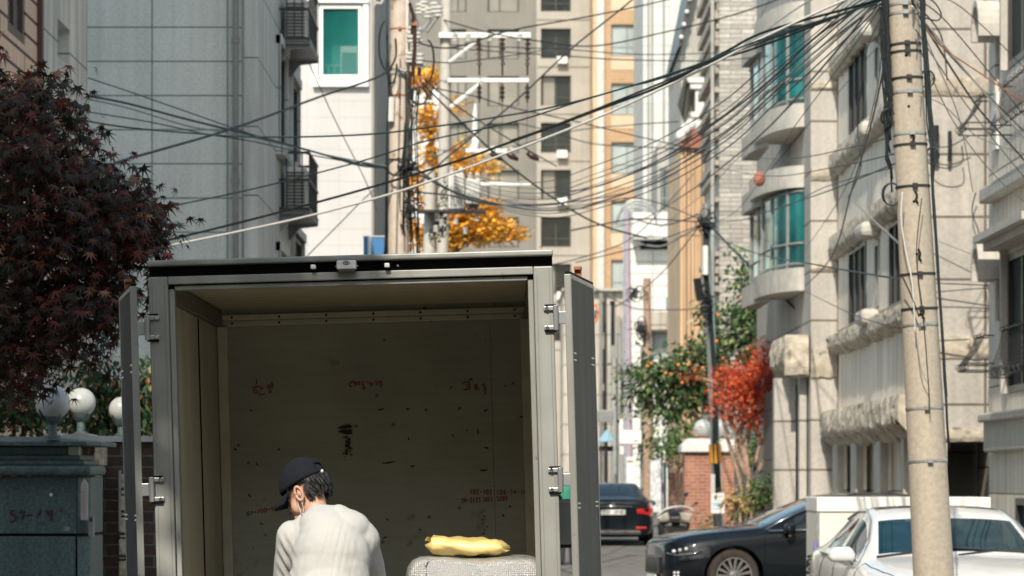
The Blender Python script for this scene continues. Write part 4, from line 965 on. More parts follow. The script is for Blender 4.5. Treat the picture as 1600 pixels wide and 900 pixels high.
# ---------------------------------------------------------------- right verge: brick pillars, fence, signs
YBk = 79
b = thing('brick_gate_pillar', 'red brick gate pillar with white cap behind the leaning pole', 'pillar', (X(1105,YBk), YBk, gz(YBk)))
MB().box(X(1070,YBk), X(1147,YBk), YBk, YBk+1.2, 0, Z(706,YBk)).build('brickwork', M['red_brick'], b)
mb = MB(); mb.box(X(1064,YBk), X(1150,YBk), YBk-.12, YBk+1.3, Z(706,YBk)+.002, Z(698,YBk)); 
mb.prism([P(1064,698,YBk-.12)+Vector((0,0,.002)),P(1150,698,YBk-.12)+Vector((0,0,.002)),P(1146,686,YBk-.1),P(1076,685,YBk-.1)], (0,1.4,0)); mb.build('cap', M['white_paint'], b)
for i, (px, lab) in enumerate(((1098,'white globe lamp on the brick pillar, left of the leaning pole'),(1124,'white globe lamp just behind the leaning pole'))):
    t = thing('pillar_lamp', lab, 'lamp', P(px,686,YBk+.4)+Vector((0,0,-.02)), 'globe lamps on the brick pillar')
    c = P(px,669,YBk+.4); MB().sphere(c, 14*YBk/F, 20, 14).build('globe', M['globe'], t, smooth=True)
    mb = MB(); mb.lathe([(.12,0),(.12,.05),(.07,.07),(.09,.1)], P(px,687,YBk+.4), 14); mb.build('lamp_base', M['terracotta'], t, smooth=True, auto=40)
b = thing('low_brick_wall', 'low dark red brick garden wall with rail left of the pillar', 'wall', (X(1055,86), 86, gz(86)))
MB().box(X(1046,86), X(1070,86)-.01, 86, 86.3, 0, Z(738,86)).build('brickwork', M['red_brick'], b)
mb = MB()
for i in range(6): mb.box(X(1048+i*4,86), X(1049+i*4,86), 86.1, 86.13, Z(738,86), Z(712,86))
mb.box(X(1046,86), X(1070,86), 86.09, 86.14, Z(714,86), Z(712.5,86)); mb.build('railing', M['copper'], b)
YR2 = 71.5
b = thing('paper_notice', 'white notice sheet with coloured print taped to the leaning pole', 'notice', P(1121,800,YR2))
MB().box(X(1111,YR2), X(1132,YR2), YR2-.012, YR2-.0, Z(802,YR2), Z(770,YR2)).build('sheet', M['frame_white'], b)
mb = MB()
for (c, h_, k) in ((776,1.2,1.0),(785,6,.9),(794,2,.7)): mb.box(X(1113,YR2), X(1113+17*k,YR2), YR2-.016, YR2-.013, Z(c+h_,YR2), Z(c,YR2))
mb.build('print', mat('blue_print', (.35,.5,.68), .6, var=.3, scale=20), b)
mb = MB()
for c in (774.5, 781.5): mb.box(X(1114,YR2), X(1130,YR2), YR2-.016, YR2-.013, Z(c+.8,YR2), Z(c,YR2))
mb.build('print_line', mat('red_print', (.6,.25,.22), .6, var=.2), b)
b = tag(MB().box(X(1110.5,YR2+.02), X(1117,YR2), YR2-.004, YR2+.0, Z(769,YR2), Z(741,YR2)).build('paper_strip', M['cable_white'], None), 'tall narrow white flyer on the leaning pole above the notice', 'notice')
mb = MB()
for i in range(6): mb.box(X(1111.5,YR2), X(1116,YR2), YR2-.008, YR2-.005, Z(746+i*4,YR2), Z(744.6+i*4,YR2))
mb.build('print', mat('faded_print', (.45,.42,.5), .7), b)
# white shop sign and others down the alley
Y = 98
b = thing('shop_sign', 'blank white rectangular sign on grey post down the alley', 'sign', (X(985,Y), Y, gz(Y)))
MB().box(X(968,Y), X(1002,Y), Y-.15, Y, Z(693,Y), Z(672,Y)).build('panel', M['frame_white'], b); MB().box(X(967,Y), X(1003,Y), Y-.152, Y+.01, Z(695,Y), Z(693,Y)-.002).build('frame', M['frame_grey'], b)
mb = MB(); mb.cyl((X(964,Y), Y+.05, 0), (X(964,Y), Y+.05, Z(520,Y)), .05, n=8); mb.build('post', M['steel'], b)
MB().box(X(968,Y), X(973,Y), Y-.1, Y, Z(671,Y), Z(655,Y)).build('side_box', M['frame_white'], b)
MB().box(X(969,Y), X(974,Y), Y-.1, Y, Z(710,Y), Z(697,Y)).build('side_box', M['frame_white'], b)
Y = 90
b = thing('hanging_sign', 'dark grey wall sign sticking out beside the truck door', 'sign', (X(946,Y), Y, Z(650,Y)))
MB().box(X(925,Y), X(958,Y), Y-.12, Y, Z(660,Y), Z(641,Y)).build('panel', M['frame_grey'], b, bevel=.02); MB().box(X(920,Y), X(925,Y)-.002, Y-.08, Y-.04, Z(655,Y), Z(646,Y)).build('arm', M['steel_dark'], b)
b = thing('market_umbrella', 'light blue parasol over a dark stall down the alley', 'umbrella', (X(950,Y+4), Y+4, gz(Y+4)))
mb = MB(); c = P(949,690,Y+4); n = 8
for k in range(n):
    a, d_ = 2*pi*k/n, 2*pi*(k+1)/n; r = .32; mb.add([c+Vector((0,0,.38)), c+Vector((r*cos(a),r*sin(a),0)), c+Vector((r*cos(d_),r*sin(d_),0)), c+Vector((0,0,.35))], [(0,1,2),(3,2,1)])
mb.build('canopy', M['blue_tarp'], b); MB().cyl((c.x,c.y,gz(Y+4)),(c.x,c.y,c.z+.37),.02,n=6).build('pole', M['steel_dark'], b)
mb = MB(); mb.box(X(936,Y+4), X(966,Y+4), Y+4, Y+4.8, Z(705,Y+4), Z(697,Y+4)); mb.box(X(938,Y+4), X(940,Y+4), Y+4.1, Y+4.2, gz(Y+4), Z(705,Y+4)-.002); mb.box(X(958,Y+4), X(960,Y+4), Y+4.1, Y+4.2, gz(Y+4), Z(705,Y+4)-.002)
tag(mb.build('stall_table', M['steel_dark'], None), 'dark stall table under the light blue parasol', 'table')
b = thing('banner', 'white and blue vertical banner standing beside the parked scooter', 'banner', (X(1026,80), 80, gz(80)))
MB().box(X(1016,80), X(1032,80), 79.98, 80, Z(800,80), Z(719,80)).build('cloth', mat('banner_cloth', (.6,.63,.66), .7, var=.35, scale=9), b)
mb = MB(); mb.cyl((X(1034,80),80,gz(80)),(X(1034,80),80,Z(715,80)),.02,n=6); mb.build('pole', M['steel_dark'], b)
MB().box(X(1036,80.1), X(1041,80.1), 80, 80.1, Z(800,80), Z(722,80)).build('dark_cloth', mat('navy_cloth', (.03,.05,.08), .8), b)
b = thing('meter_box', 'white vertical notice board down the alley, below the sign', 'board', (X(986,96), 96, gz(96)))
MB().box(X(979,96), X(990,96), 96, 96.1, Z(760,96), Z(714,96)).build('panel', M['frame_white'], b); mb = MB(); mb.box(X(980,96), X(989,96), 95.98, 95.998, Z(722,96), Z(719,96)); mb.build('heading', M['orange_brick'], b)
b = thing('roadside_mirror', 'orange rimmed round traffic mirror high beside the truck door', 'mirror', (X(931,60), 60, 0))
mb = MB(); c = P(922,490,60); mb.tube([c+Vector((.14*cos(a),0,.20*sin(a))) for a in [2*pi*k/20 for k in range(21)]], .028, 6); mb.build('rim', mat('orange_rim', (.75,.2,.05), .5), b, smooth=True)
mb = MB(); mb.lathe([(0,0),(.14,0),(.14,.02),(0,.03)], c, 18, Matrix.Rotation(radians(90),3,'X')); mb.build('glass', M['chrome'], b); MB().cyl((c.x,60.15,0),(c.x,60.15,c.z+.2),.04,n=8).build('post', M['steel'], b)
# small potted plants by the pole foot
for i, (px, lab) in enumerate(((1110,'small green potted plant left of the leaning pole foot'),(1150,'pale stone planter with a tuft right of the leaning pole'))):
    t = thing('potted_plant', lab, 'potted plant', (X(px,74), 74, gz(74)))
    mb = MB(); mb.lathe([(.12,0),(.18,.3),(.19,.32),(.16,.32),(.13,.05)], (X(px,74),74,gz(74)), 14); mb.build('pot', M['terracotta'] if i == 0 else M['cream_plain'], t, smooth=True, auto=40)
    mb, _ = crown([((X(px,74),74,gz(74)+.48),(.2,.2,.2),70)], .12, 'oval', 2, [.5,.5], 50+i); mb.build('foliage', [M['gr3'], M['gr2']], t, fix=False)

# ---------------------------------------------------------------- utility poles
def pole(label, pts, r, m, name='utility_pole', bands=(), group=None, bm=None):
    t = thing(name, label, 'pole', tuple(pts[0]), group); mb = MB(); mb.tube(pts, r, 24); mb.build('shaft', m, t, smooth=True, auto=50)
    p0, p1 = Vector(pts[0]), Vector(pts[-1])
    for (f, mm) in bands:
        c = p0.lerp(p1, f); ax = (p1-p0).normalized(); rr_ = r[0] + (r[-1]-r[0])*f
        o = MB(); o.cyl(c - ax*.009, c + ax*.009, rr_+.006, n=24); cb = o.build('band', mm, t, smooth=True, auto=40)
        o = MB(); o.box(c.x-.02, c.x+.02, c.y-rr_-.035, c.y-rr_-.004, c.z-.016, c.z+.016); o.build('clamp', mm, cb)
    return t
YP1 = 25
g0 = P(1468, 1068, YP1); g0.z = 0; tp = P(1404, -120, YP1)
hgt = tp.z
bl = [(Z(py,YP1)/hgt, mm) for py, mm in ((720,M['steel']),(638,M['steel']),(508,M['steel']),(483,M['steel_dark']),(429,M['steel_dark']),(292,M['steel_dark']),(227,M['steel_dark']),(210,M['steel']),(145,M['steel']),(123,M['steel_dark']),(82,M['steel_dark']),(70,M['steel_dark']),(22,M['steel']),(8,M['steel']))]
pr = pole('large near concrete utility pole, leaning, in front of the white car', [g0, tp], [.168, .112], M['pole'], bands=bl)
axp = (tp-g0)
def onpole(py, side=0, front_=0):   # point on the near pole at photo row py
    z = Z(py, YP1); f = (z-g0.z)/axp.z; p = g0.lerp(tp, f); r = .168-.056*f
    return Vector((p.x + side*r, p.y - front_*r, p.z))
mb = MB()
for py in (269/3+0, 507/3, 317, 399, 493): mb.sphere(onpole(py, -.1, .97), (.012,.012,.012), 8, 6)
mb.build('bolt_hole', M['rubber'], pr)
# step hooks / ties
mb = MB()
for py in (220, 310, 400, 490): 
    p = onpole(py, .05, 1.05); mb.tube([p+Vector((-.01,0,.045)), p+Vector((.005,-.01,.01)), p+Vector((-.008,-.01,-.02)), p+Vector((.012,-.005,-.05))], .008, 6)
mb.build('cable_tie', M['rubber'], pr)
# conduit on the right side
mb = MB(); mb.tube([P(1488,1060,YP1+.0), P(1484,895,YP1), P(1470,650,YP1), P(1468,600,YP1)], .022, 10); mb.tube([P(1480,1060,YP1+.05), P(1473,690,YP1+.05)], .016, 10); mb.build('conduit', M['steel'], pr, smooth=True)
mb = MB()
for (a, c) in ((1478,833),(1472,690)): mb.obox(P(a,c,YP1-.02), (.035,.05,.03), Matrix())
mb.build('conduit_clip', M['porcelain'], pr)
# cable loom hugging the pole
for s in (-1, 1):
    mb = MB()
    for k in range(7 if s > 0 else 8):
        pts = []; y0, y1 = (-60, 700 if k < 2 else 200+70*k) if s > 0 else (-60, 160 + 20*k)
        nn = 22
        for i in range(nn):
            py = y0 + (y1-y0)*i/(nn-1); p = onpole(py, s*(1.08 + .055*k*(1 if py < 260 else .4)), .5-.1*k); p.x += R.uniform(-1,1)*.006*(1.6 if py < 250 else .5); pts.append(p)
        mb.tube(pts, R.choice([.006,.008,.010]), 5)
    mb.build('cable_loom', M['cable'], pr, smooth=True)
for k in range(4):
    c = onpole(125+60*k, 1.25 if k % 2 == 0 else -1.3, .3); n = 18; rr_ = .05 + .02*R.random(); mb = MB()
    for q in range(3): mb.tube([c + Vector((rr_*cos(2*pi*i/n)*(.9+.1*q), .01*q, rr_*1.25*sin(2*pi*i/n) + .004*q)) for i in range(n+1)], .004, 4)
    mb.build('cable_coil', M['cable'], pr, smooth=True)
# brown pole A, behind the truck
YA = 42
a0 = P(618, 1000, YA); a0.z = 0; a1 = P(626, -80, YA)
pa = pole('thick tan concrete pole rising behind the truck roof, left of the cable tangle', [a0, a1], [.155, .128], M['pole2'], bands=[((Z(py,YA)-0)/a1.z, mm) for py, mm in ((110,M['steel']),(117,M['steel']),(150,M['copper']),(46,M['copper']),(250,M['steel_dark']))])
def isl(mb, p, up=True, s=1.0):
    """stack of porcelain discs"""
    for k in range(3):
        z = p.z + (.05*k*s)
        mb.lathe([(.0,0),(.055*s,0),(.06*s,.018*s),(.03*s,.034*s),(.0,.036*s)], (p.x,p.y,z), 10)
def hardware(par, spots, Y, s=1.0):
    for (px, py) in spots:
        o = MB(); isl(o, P(px,py,Y), s=s); o.build('insulator', M['porcelain'], par, smooth=True, auto=40)
hardware(pa, [(642,66),(648,78),(640,98),(656,100),(662,18),(655,22),(668,28),(678,20),(685,26),(643,58),(652,60)], YA-.2, 1.05)
for pts in ([(640,30),(668,50),(690,18)],[(636,62),(660,64)],[(634,100),(664,102)],[(622,108),(634,112)],[(645,15),(655,40)],[(656,52),(676,28)]):
    mb = MB(); mb.tube([P(a,c,YA-.2) for a,c in pts], .022, 6); mb.build('bracket', M['steel'], pa)
for pts in ([(648,40),(648,75),(645,120)],[(640,5),(646,25),(644,52)],[(655,105),(655,118)],[(641,112),(640,140)]):
    mb = MB(); mb.tube([P(a,c,YA-.25) for a,c in pts], .028, 6); mb.build('fuse_tube', M['brown_ins'], pa)
mb = MB()
for (a, c) in ((648,38),(655,130),(650,135),(660,122)): mb.obox(P(a,c,YA-.28), (.07,.05,.035), Matrix.Rotation(R.random()*2,3,'Y'))
mb.build('clamp', M['copper'], pa)
mb = MB()   # loops of thick cable at the pole head
for (cx0, cy0, rx, ry, a0_, a1_) in ((668,95,10,32,-90,120),(606,70,14,40,60,250),(655,150,12,14,0,360),(646,152,8,14,0,360),(612,100,8,30,0,200),(618,262,12,12,0,360)):
    mb.tube([P(cx0+rx*cos(radians(t)), cy0+ry*sin(radians(t)), YA-.3) for t in [a0_+(a1_-a0_)*k/16 for k in range(17)]], .014, 5)
for k in range(9):
    x0 = 634 + k*3; mb.tube([P(x0+R.uniform(-2,2), 110+10*k%40, YA-.15), P(x0-4+R.uniform(-5,5), 200, YA-.15), P(x0-6+R.uniform(-6,6), 280, YA-.15), P(x0-4+R.uniform(-8,8), 400, YA-.1)], .009, 5)
mb.tube([P(606,-40,YA-.1),P(605,60,YA-.1),P(608,150,YA-.1),P(605,200,YA-.1),P(603,420,YA-.1)], .018, 6)
mb.build('cable_loom', M['cable'], pa, smooth=True)
mb = MB(); mb.tube([P(637,-40,YA-.1),P(636,110,YA-.1)], .02, 6); mb.tube([P(612,152,YA-.16),P(611,190,YA-.16)], .04, 6); mb.build('riser', M['porcelain'], pa)
# messy splice clusters
def clutter(par, cx, cy, w_, h_, n, Y, seed, name='splice_cluster'):
    rr = random.Random(seed); mb = MB()
    for k in range(n):
        x = cx + rr.gauss(0, w_*.4); y = cy + rr.gauss(0, h_*.4); t = rr.random(); s = Y/F
        if t < .45:
            a = rr.random()*6.28; L_ = rr.uniform(4,12); mb.tube([P(x,y,Y+rr.uniform(-.2,.2)), P(x+L_*cos(a)*.5+rr.uniform(-3,3),y+L_*sin(a)*.5+rr.uniform(-3,3),Y), P(x+L_*cos(a),y+L_*sin(a),Y)], 1.0*s*rr.uniform(.5,1.1), 5)
        elif t < .75:
            r_ = rr.uniform(3,8); mb.tube([P(x+r_*cos(q*.55),y+r_*1.3*sin(q*.55),Y) for q in range(12)], .7*s, 4)
        else: mb.obox(P(x,y,Y), (rr.uniform(3,8)*s, .1, rr.uniform(2,5)*s), Matrix.Rotation(rr.uniform(-1,1),3,'Y'))
    mb.build(name, M['cable'], par, smooth=False)
clutter(pa, 640, 262, 14, 18, 40, YA-.2, 1); clutter(pa, 643, 325, 14, 36, 46, YA-.2, 2)
# pale pole B with cross arms
YB_ = 62
b0 = P(684, 1000, YB_); b0.z = 0; b1 = P(698, -60, YB_)
pbb = pole('slim pale utility pole with three cross arms and hanging insulators', [b0, b1], [.13, .105], M['pole3'], bands=[((Z(py,YB_))/b1.z, M['steel']) for py in (55,127,235)])
for (xa_, xb_, py, th) in ((686,829,57,8),(700,826,127,6),(728,792,237,6),(750,829,288.5,5)):
    mb = MB(); mb.tb(front(YB_-.16), X(xa_,YB_), X(xb_,YB_), Z(py+th/2,YB_), Z(py-th/2,YB_), -.05, .05); mb.build('cross_arm', M['frame_white'], pbb)
mb = MB(); mb.tube([P(702,97,YB_-.16),P(748,62,YB_-.16)], .035, 6); mb.build('brace', M['frame_white'], pbb)
mb = MB(); mb.tube([P(704,168,YB_-.16),P(752,130,YB_-.16)], .045, 6); mb.build('brace', M['frame_white'], pbb)
mb = MB(); mb.tube([P(742,235,YB_-.16),P(742,180,YB_-.16),P(743,162,YB_-.16)], [.07,.045,.02], 8); mb.tube([P(738,238,YB_-.16),P(746,218,YB_-.16)], .08, 8); mb.build('bushing', M['frame_white'], pbb)
for px in (749, 785, 824):
    mb = MB()
    for k in range(6):
        z = Z(66+7.5*k, YB_); mb.lathe([(.0,0),(.05,0),(.055 if k < 3 else .035,.04),(.015,.07),(.0,.072)], (X(px+R.uniform(-1,1),YB_), YB_-.22, z), 8)
    mb.tube([P(px,60,YB_-.22), P(px,118,YB_-.22)], .02, 5); mb.build('insulator_string', M['brown_ins'], pbb, smooth=True, auto=50)
    mb = MB()
    for k in range(3): mb.lathe([(.0,0),(.04,0),(.05,.04),(.015,.08),(.0,.082)], (X(px,YB_), YB_-.22, Z(142+7*k,YB_)), 8)
    mb.tube([P(px,130,YB_-.22), P(px,160,YB_-.22)], .02, 5); mb.tube([P(px,160,YB_-.22), P(px-1,235,YB_-.22)], .006, 4); mb.build('insulator_string', M['brown_ins'], pbb, smooth=True, auto=50)
hardware(pbb, [(711,64),(731,64),(766,64),(812,64),(770,240),(800,243)], YB_-.2, 1.1)
for px in (775, 800, 832):
    mb = MB(); mb.tube([P(px-8,238,YB_-.3),P(px,244,YB_-.3),P(px+10,250,YB_-.3)], [.05,.07,.03], 7); mb.build('strain_insulator', M['brown_ins'], pbb, smooth=True)
# transformers on pole D
YD_ = 55
d0 = P(668, 1000, YD_); d0.z = 0; d1 = P(672, 262, YD_)
pd = pole('short pale pole carrying two white transformer cabinets over the truck', [d0, d1], [.125, .10], M['pole3'])
for (xa_, xb_, ya, yb) in ((700,727,274,330),(727,752,283,322)):
    mb = MB(); mb.tb(front(YD_-.3), X(xa_,YD_)+.01, X(xb_,YD_)-.01, Z(yb,YD_), Z(ya,YD_), -.12, .15); o = mb.build('transformer', mat('transformer_paint', (.60,.60,.56), .5, var=.1, streak=.15), pd, bevel=.03)
    mb = MB()
    for k in range(5): x = X(xa_,YD_)+.05+k*.045; mb.tb(front(YD_-.3), x, x+.02, Z(yb-6,YD_), Z(ya+20,YD_), -.15, -.121)
    mb.build('cooling_fin', M['frame_grey'], o)
hardware(pd, [(706,270),(720,272),(734,280),(746,281)], YD_-.3, .8)
mb = MB(); mb.tb(front(YD_-.3), X(655,YD_), X(760,YD_), Z(335,YD_), Z(331,YD_), -.15, .2); mb.build('platform', M['steel_dark'], pd)
clutter(pd, 688, 350, 14, 30, 44, YD_-.2, 4); clutter(pd, 735, 322, 20, 12, 24, YD_-.35, 5); clutter(pd, 700, 300, 22, 22, 22, YD_-.2, 6)
hardware(pd, [(684,345),(690,352),(681,362),(745,345),(712,350),(727,365)], YD_-.3, .8)
# leaning grey pole C by the pillar
YC_ = 72
c0 = P(1124, 815, YC_); c0.z = gz(YC_) - .05; c1 = P(1103, 318, YC_)
pcn = pole('slim grey pole leaning beside the brick pillar with taped flyers', [c0, P(1112,560,YC_), c1], [.12,.10,.085], M['steel'])
mb = MB()
for k in range(4): mb.tube([P(1121+k*2,790,YC_-.1), P(1114+k*2.5,700,YC_-.12), P(1115+k*2,600,YC_-.12), P(1108+k*1.5,500,YC_-.1), P(1100+k*2,430,YC_-.1), P(1100+k*2,350,YC_-.1)], .022, 5)
mb.build('cable_loom', M['cable'], pcn, smooth=True)
mb = MB(); mb.cyl(P(1118,724,YC_), P(1117,694,YC_), .14, n=14); mb.build('warning_sleeve', M['gk2'], pcn, smooth=True, auto=40)
mb = MB(); mb.tube([P(1089,435,YC_-.2),P(1094,470,YC_-.2)], .09, 8); mb.build('fuse_box', M['black'], pcn)
mb = MB(); mb.tb(front(YC_-.15), X(1096,YC_), X(1105,YC_), Z(430,YC_), Z(385,YC_), -.1, .05); mb.build('junction_box', M['frame_white'], pcn)
clutter(pcn, 1103, 352, 14, 14, 44, YC_-.2, 7); clutter(pcn, 1103, 480, 8, 30, 40, YC_-.2, 8); clutter(pcn, 1110, 335, 10, 20, 18, YC_-.2, 9)
# small alley poles
def spole(label, px0, px1, pt, Y, r, m, cl_=None):
    q0 = P(px0, 800, Y); q0.z = gz(Y); q1 = P(px1, pt, Y); t = pole(label, [q0, q1], [r, r*.8], m, group='thin poles down the alley')
    if cl_:
        for (a, c, w_, h_, n, sd) in cl_: clutter(t, a, c, w_, h_, n, Y-.2, sd)
    return t
spole('brown wooden pole with tangled black cables above the persimmon tree', 1012, 1011, 435, 97, .14, M['bark_pale'], [(995,460,16,10,24,61),(1002,520,10,26,46,62),(1000,590,10,30,22,63)])
spole('mauve painted pipe rising past the white sided house', 984, 980, 330, 108, .12, M['purple_pole'])
spole('thin grey pole beside the hanging grey sign', 962, 961, 560, 92, .07, M['steel'])
spole('dark thin pole nearest the truck door edge', 938, 938, 460, 104, .05, M['frame_grey'])
spole('dark pole with small brackets next to the mauve pipe', 946, 946, 458, 105, .05, M['frame_dark'])
spole('grey pole behind the blank white sign', 1003, 1003, 540, 100, .06, M['frame_grey'], [(1003,700,4,40,14,64)])
spole('pale pole in the middle of the alley wires', 972, 973, 500, 118, .07, M['cable_grey'], [(973,600,8,40,20,65)])
spole('broad tan pole at the foot of the white sided house', 1014, 1014, 560, 103, .17, M['alley1'])

# ---------------------------------------------------------------- overhead cables
RY = 25
def cable(label, pts, r, m='cable', group=None, name='overhead_cable', n=28, sm=True):
    """pts: (px, py, Y) control points, joined by a smooth curve in space"""
    cp = [P(*p) for p in pts]
    if len(cp) == 2: fine = [cp[0].lerp(cp[1], i/n) for i in range(n+1)]
    else:
        fine = []; k = len(cp)
        for i in range(k-1):
            p0 = cp[max(i-1,0)]; p1 = cp[i]; p2 = cp[i+1]; p3 = cp[min(i+2,k-1)]
            for j in range(8):
                t = j/8; fine.append(.5*((2*p1) + (p2-p0)*t + (2*p0-5*p1+4*p2-p3)*t*t + (3*p1-p0-3*p2+p3)*t**3))
        fine.append(cp[-1])
    mb = MB(); mb.tube(fine, r, 5); o = mb.build(name, M[m], None, smooth=True); tag(o, label, 'cable', group); return o
def yl(pxs, Ya, Yb, pa_, pb_):  # inverse-depth interpolation so straight cables stay straight
    out = []
    for (px, py) in pxs:
        t = (px-pa_)/(pb_-pa_); inv = (1/Ya)*(1-t) + (1/Yb)*t; out.append((px, py, 1/inv))
    return out
def cab(label, pts, Ya, Yb, w_, m='cable', group=None):
    pts3 = yl(pts, Ya, Yb, pts[0][0], pts[-1][0]); Ym = (Ya+Yb)/2; return cable(label, pts3, w_*.5*min(Ya,Yb)*1.1/F, m, group)
# long diagonal sweeps from the near pole to the left
cab('thick black cable sweeping from the near pole down to the truck roof left corner', [(1392,-10),(1350,6),(1200,48),(1133,81),(1040,131),(933,172),(800,221),(700,256),(553,300),(400,341),(283,370),(240,380)], 25, 30, 4.2)
cab('white cable running parallel under the thick black one across the whole view', [(1392,-16),(1340,-8),(1200,55),(1107,103),(987,160),(900,197),(800,236),(717,267),(617,301),(500,333),(400,356),(283,380),(238,389)], 25, 30, 4, 'cable_white')
cab('dark teal cable from the near pole dropping to the left behind the maple', [(1392,-4),(1200,62),(1040,120),(980,136),(900,160),(800,191),(667,220),(560,253),(400,294),(262,323),(200,335)], 25, 31, 2.8, 'cable_teal')
cab('nearly level dark teal cable crossing in front of the grey granite wall', [(1392,-2),(1200,58),(1100,97),(1000,130),(890,161),(800,179),(633,204),(533,212),(400,214),(300,208),(183,197),(67,175),(-30,150)], 25, 31, 3, 'cable_teal')
cab('second black cable hugging the thick black sweep near the top right', [(1392,-8),(1200,68),(1107,98),(1037,128),(940,167),(860,198),(800,219)], 25, 30, 3.6)
cab('thick black cable rising from the maple to the top of the tan pole', [(120,285),(173,257),(250,234),(327,212),(400,188),(500,151),(573,127),(604,112),(618,90),(618,60)], 30, 41.6, 4.4)
g = 'fuzzy thin cables crossing the granite wall'
cab('lowest thin grey cable crossing the granite wall towards the tan pole', [(138,175),(230,190),(320,209),(400,222),(500,245),(603,262)], 36.2, 41.6, 2, 'cable_teal')
cab('double thick cable crossing the granite wall from the concrete house', [(138,150),(200,162),(290,186),(400,213),(500,240),(560,258),(605,262)], 36.2, 41.6, 3.5, 'cable_teal')
cab('thinner twin of the double cable on the granite wall', [(138,155),(200,169),(290,196),(340,205),(400,216),(520,244),(605,260)], 36.2, 41.6, 2.4, 'cable_grey')
cab('topmost thin cable slanting over the granite wall', [(138,122),(210,146),(290,174),(400,212),(470,232),(560,255)], 36.2, 41.6, 2, 'cable_teal')
cab('thin grey wire hanging over the white building from balcony to truck', [(470,70),(520,180),(570,280),(590,330)], 45, 48, 1.6, 'cable_grey')
cab('faint diagonal guy wire low on the white building', [(480,400),(530,350),(575,305),(640,250)], 48, 45, 1.6, 'cable_grey')
# bundle from the near pole to the pole cluster left of centre
g = 'sagging bundle of black cables from the near pole to the tangled pole cluster'
lab = 'one black cable in the sagging bundle between near pole and tangled poles'
base = [(1376,0),(1347,14),(1267,84),(1200,143),(1133,203),(1033,262),(933,299),(860,317),(780,308),(705,280)]
order = ['uppermost','second','third','fourth','middle','sixth','seventh','eighth','lowest']
for k in range(9):
    dx, dy = R.uniform(-8,8), -16 + 3.8*k + R.uniform(-1.6,1.6); s_ = -22 + 4.5*k + R.uniform(-5,5)
    pts = [(p[0]+(dx if 0 < i < 9 else 0), p[1] + (dy + s_*sin(pi*i/9) if i > 0 else 0)) for i, p in enumerate(base)]
    cab(order[k] + (' from the top' if k not in (0,4,8) else '') + ' black cable of the sagging bundle tied to the near pole', pts, 25, 55, R.choice([1.5,1.8,2.2,2.8]), 'cable', g)
cab('grey cable running through the middle of the sagging black bundle', [(1376,4),(1260,92),(1190,162),(1100,232),(1000,292),(900,322),(800,322),(700,298)], 25, 55, 3, 'cable_grey')
cab('single black cable from the near pole down to the leaning grey pole', [(1386,0),(1363,8),(1330,52),(1267,126),(1200,200),(1127,262),(1073,302),(1000,345),(960,355)], 25, 88, 3.6)
cab('thin cable falling steeply from near pole past the teal bay', [(1380,6),(1300,120),(1240,200),(1203,260),(1150,330),(1110,350)], 25, 72, 2)
cab('second thin cable falling past the teal bay window', [(1376,10),(1290,110),(1215,185),(1150,250),(1090,310),(1000,380)], 25, 80, 2, 'cable_grey')
cab('heavy black cable at the upper edge of the bundle', [(1376,-2),(1330,20),(1270,62),(1200,128),(1120,190),(1030,250),(930,292),(850,302)], 25, 50, 3.6)
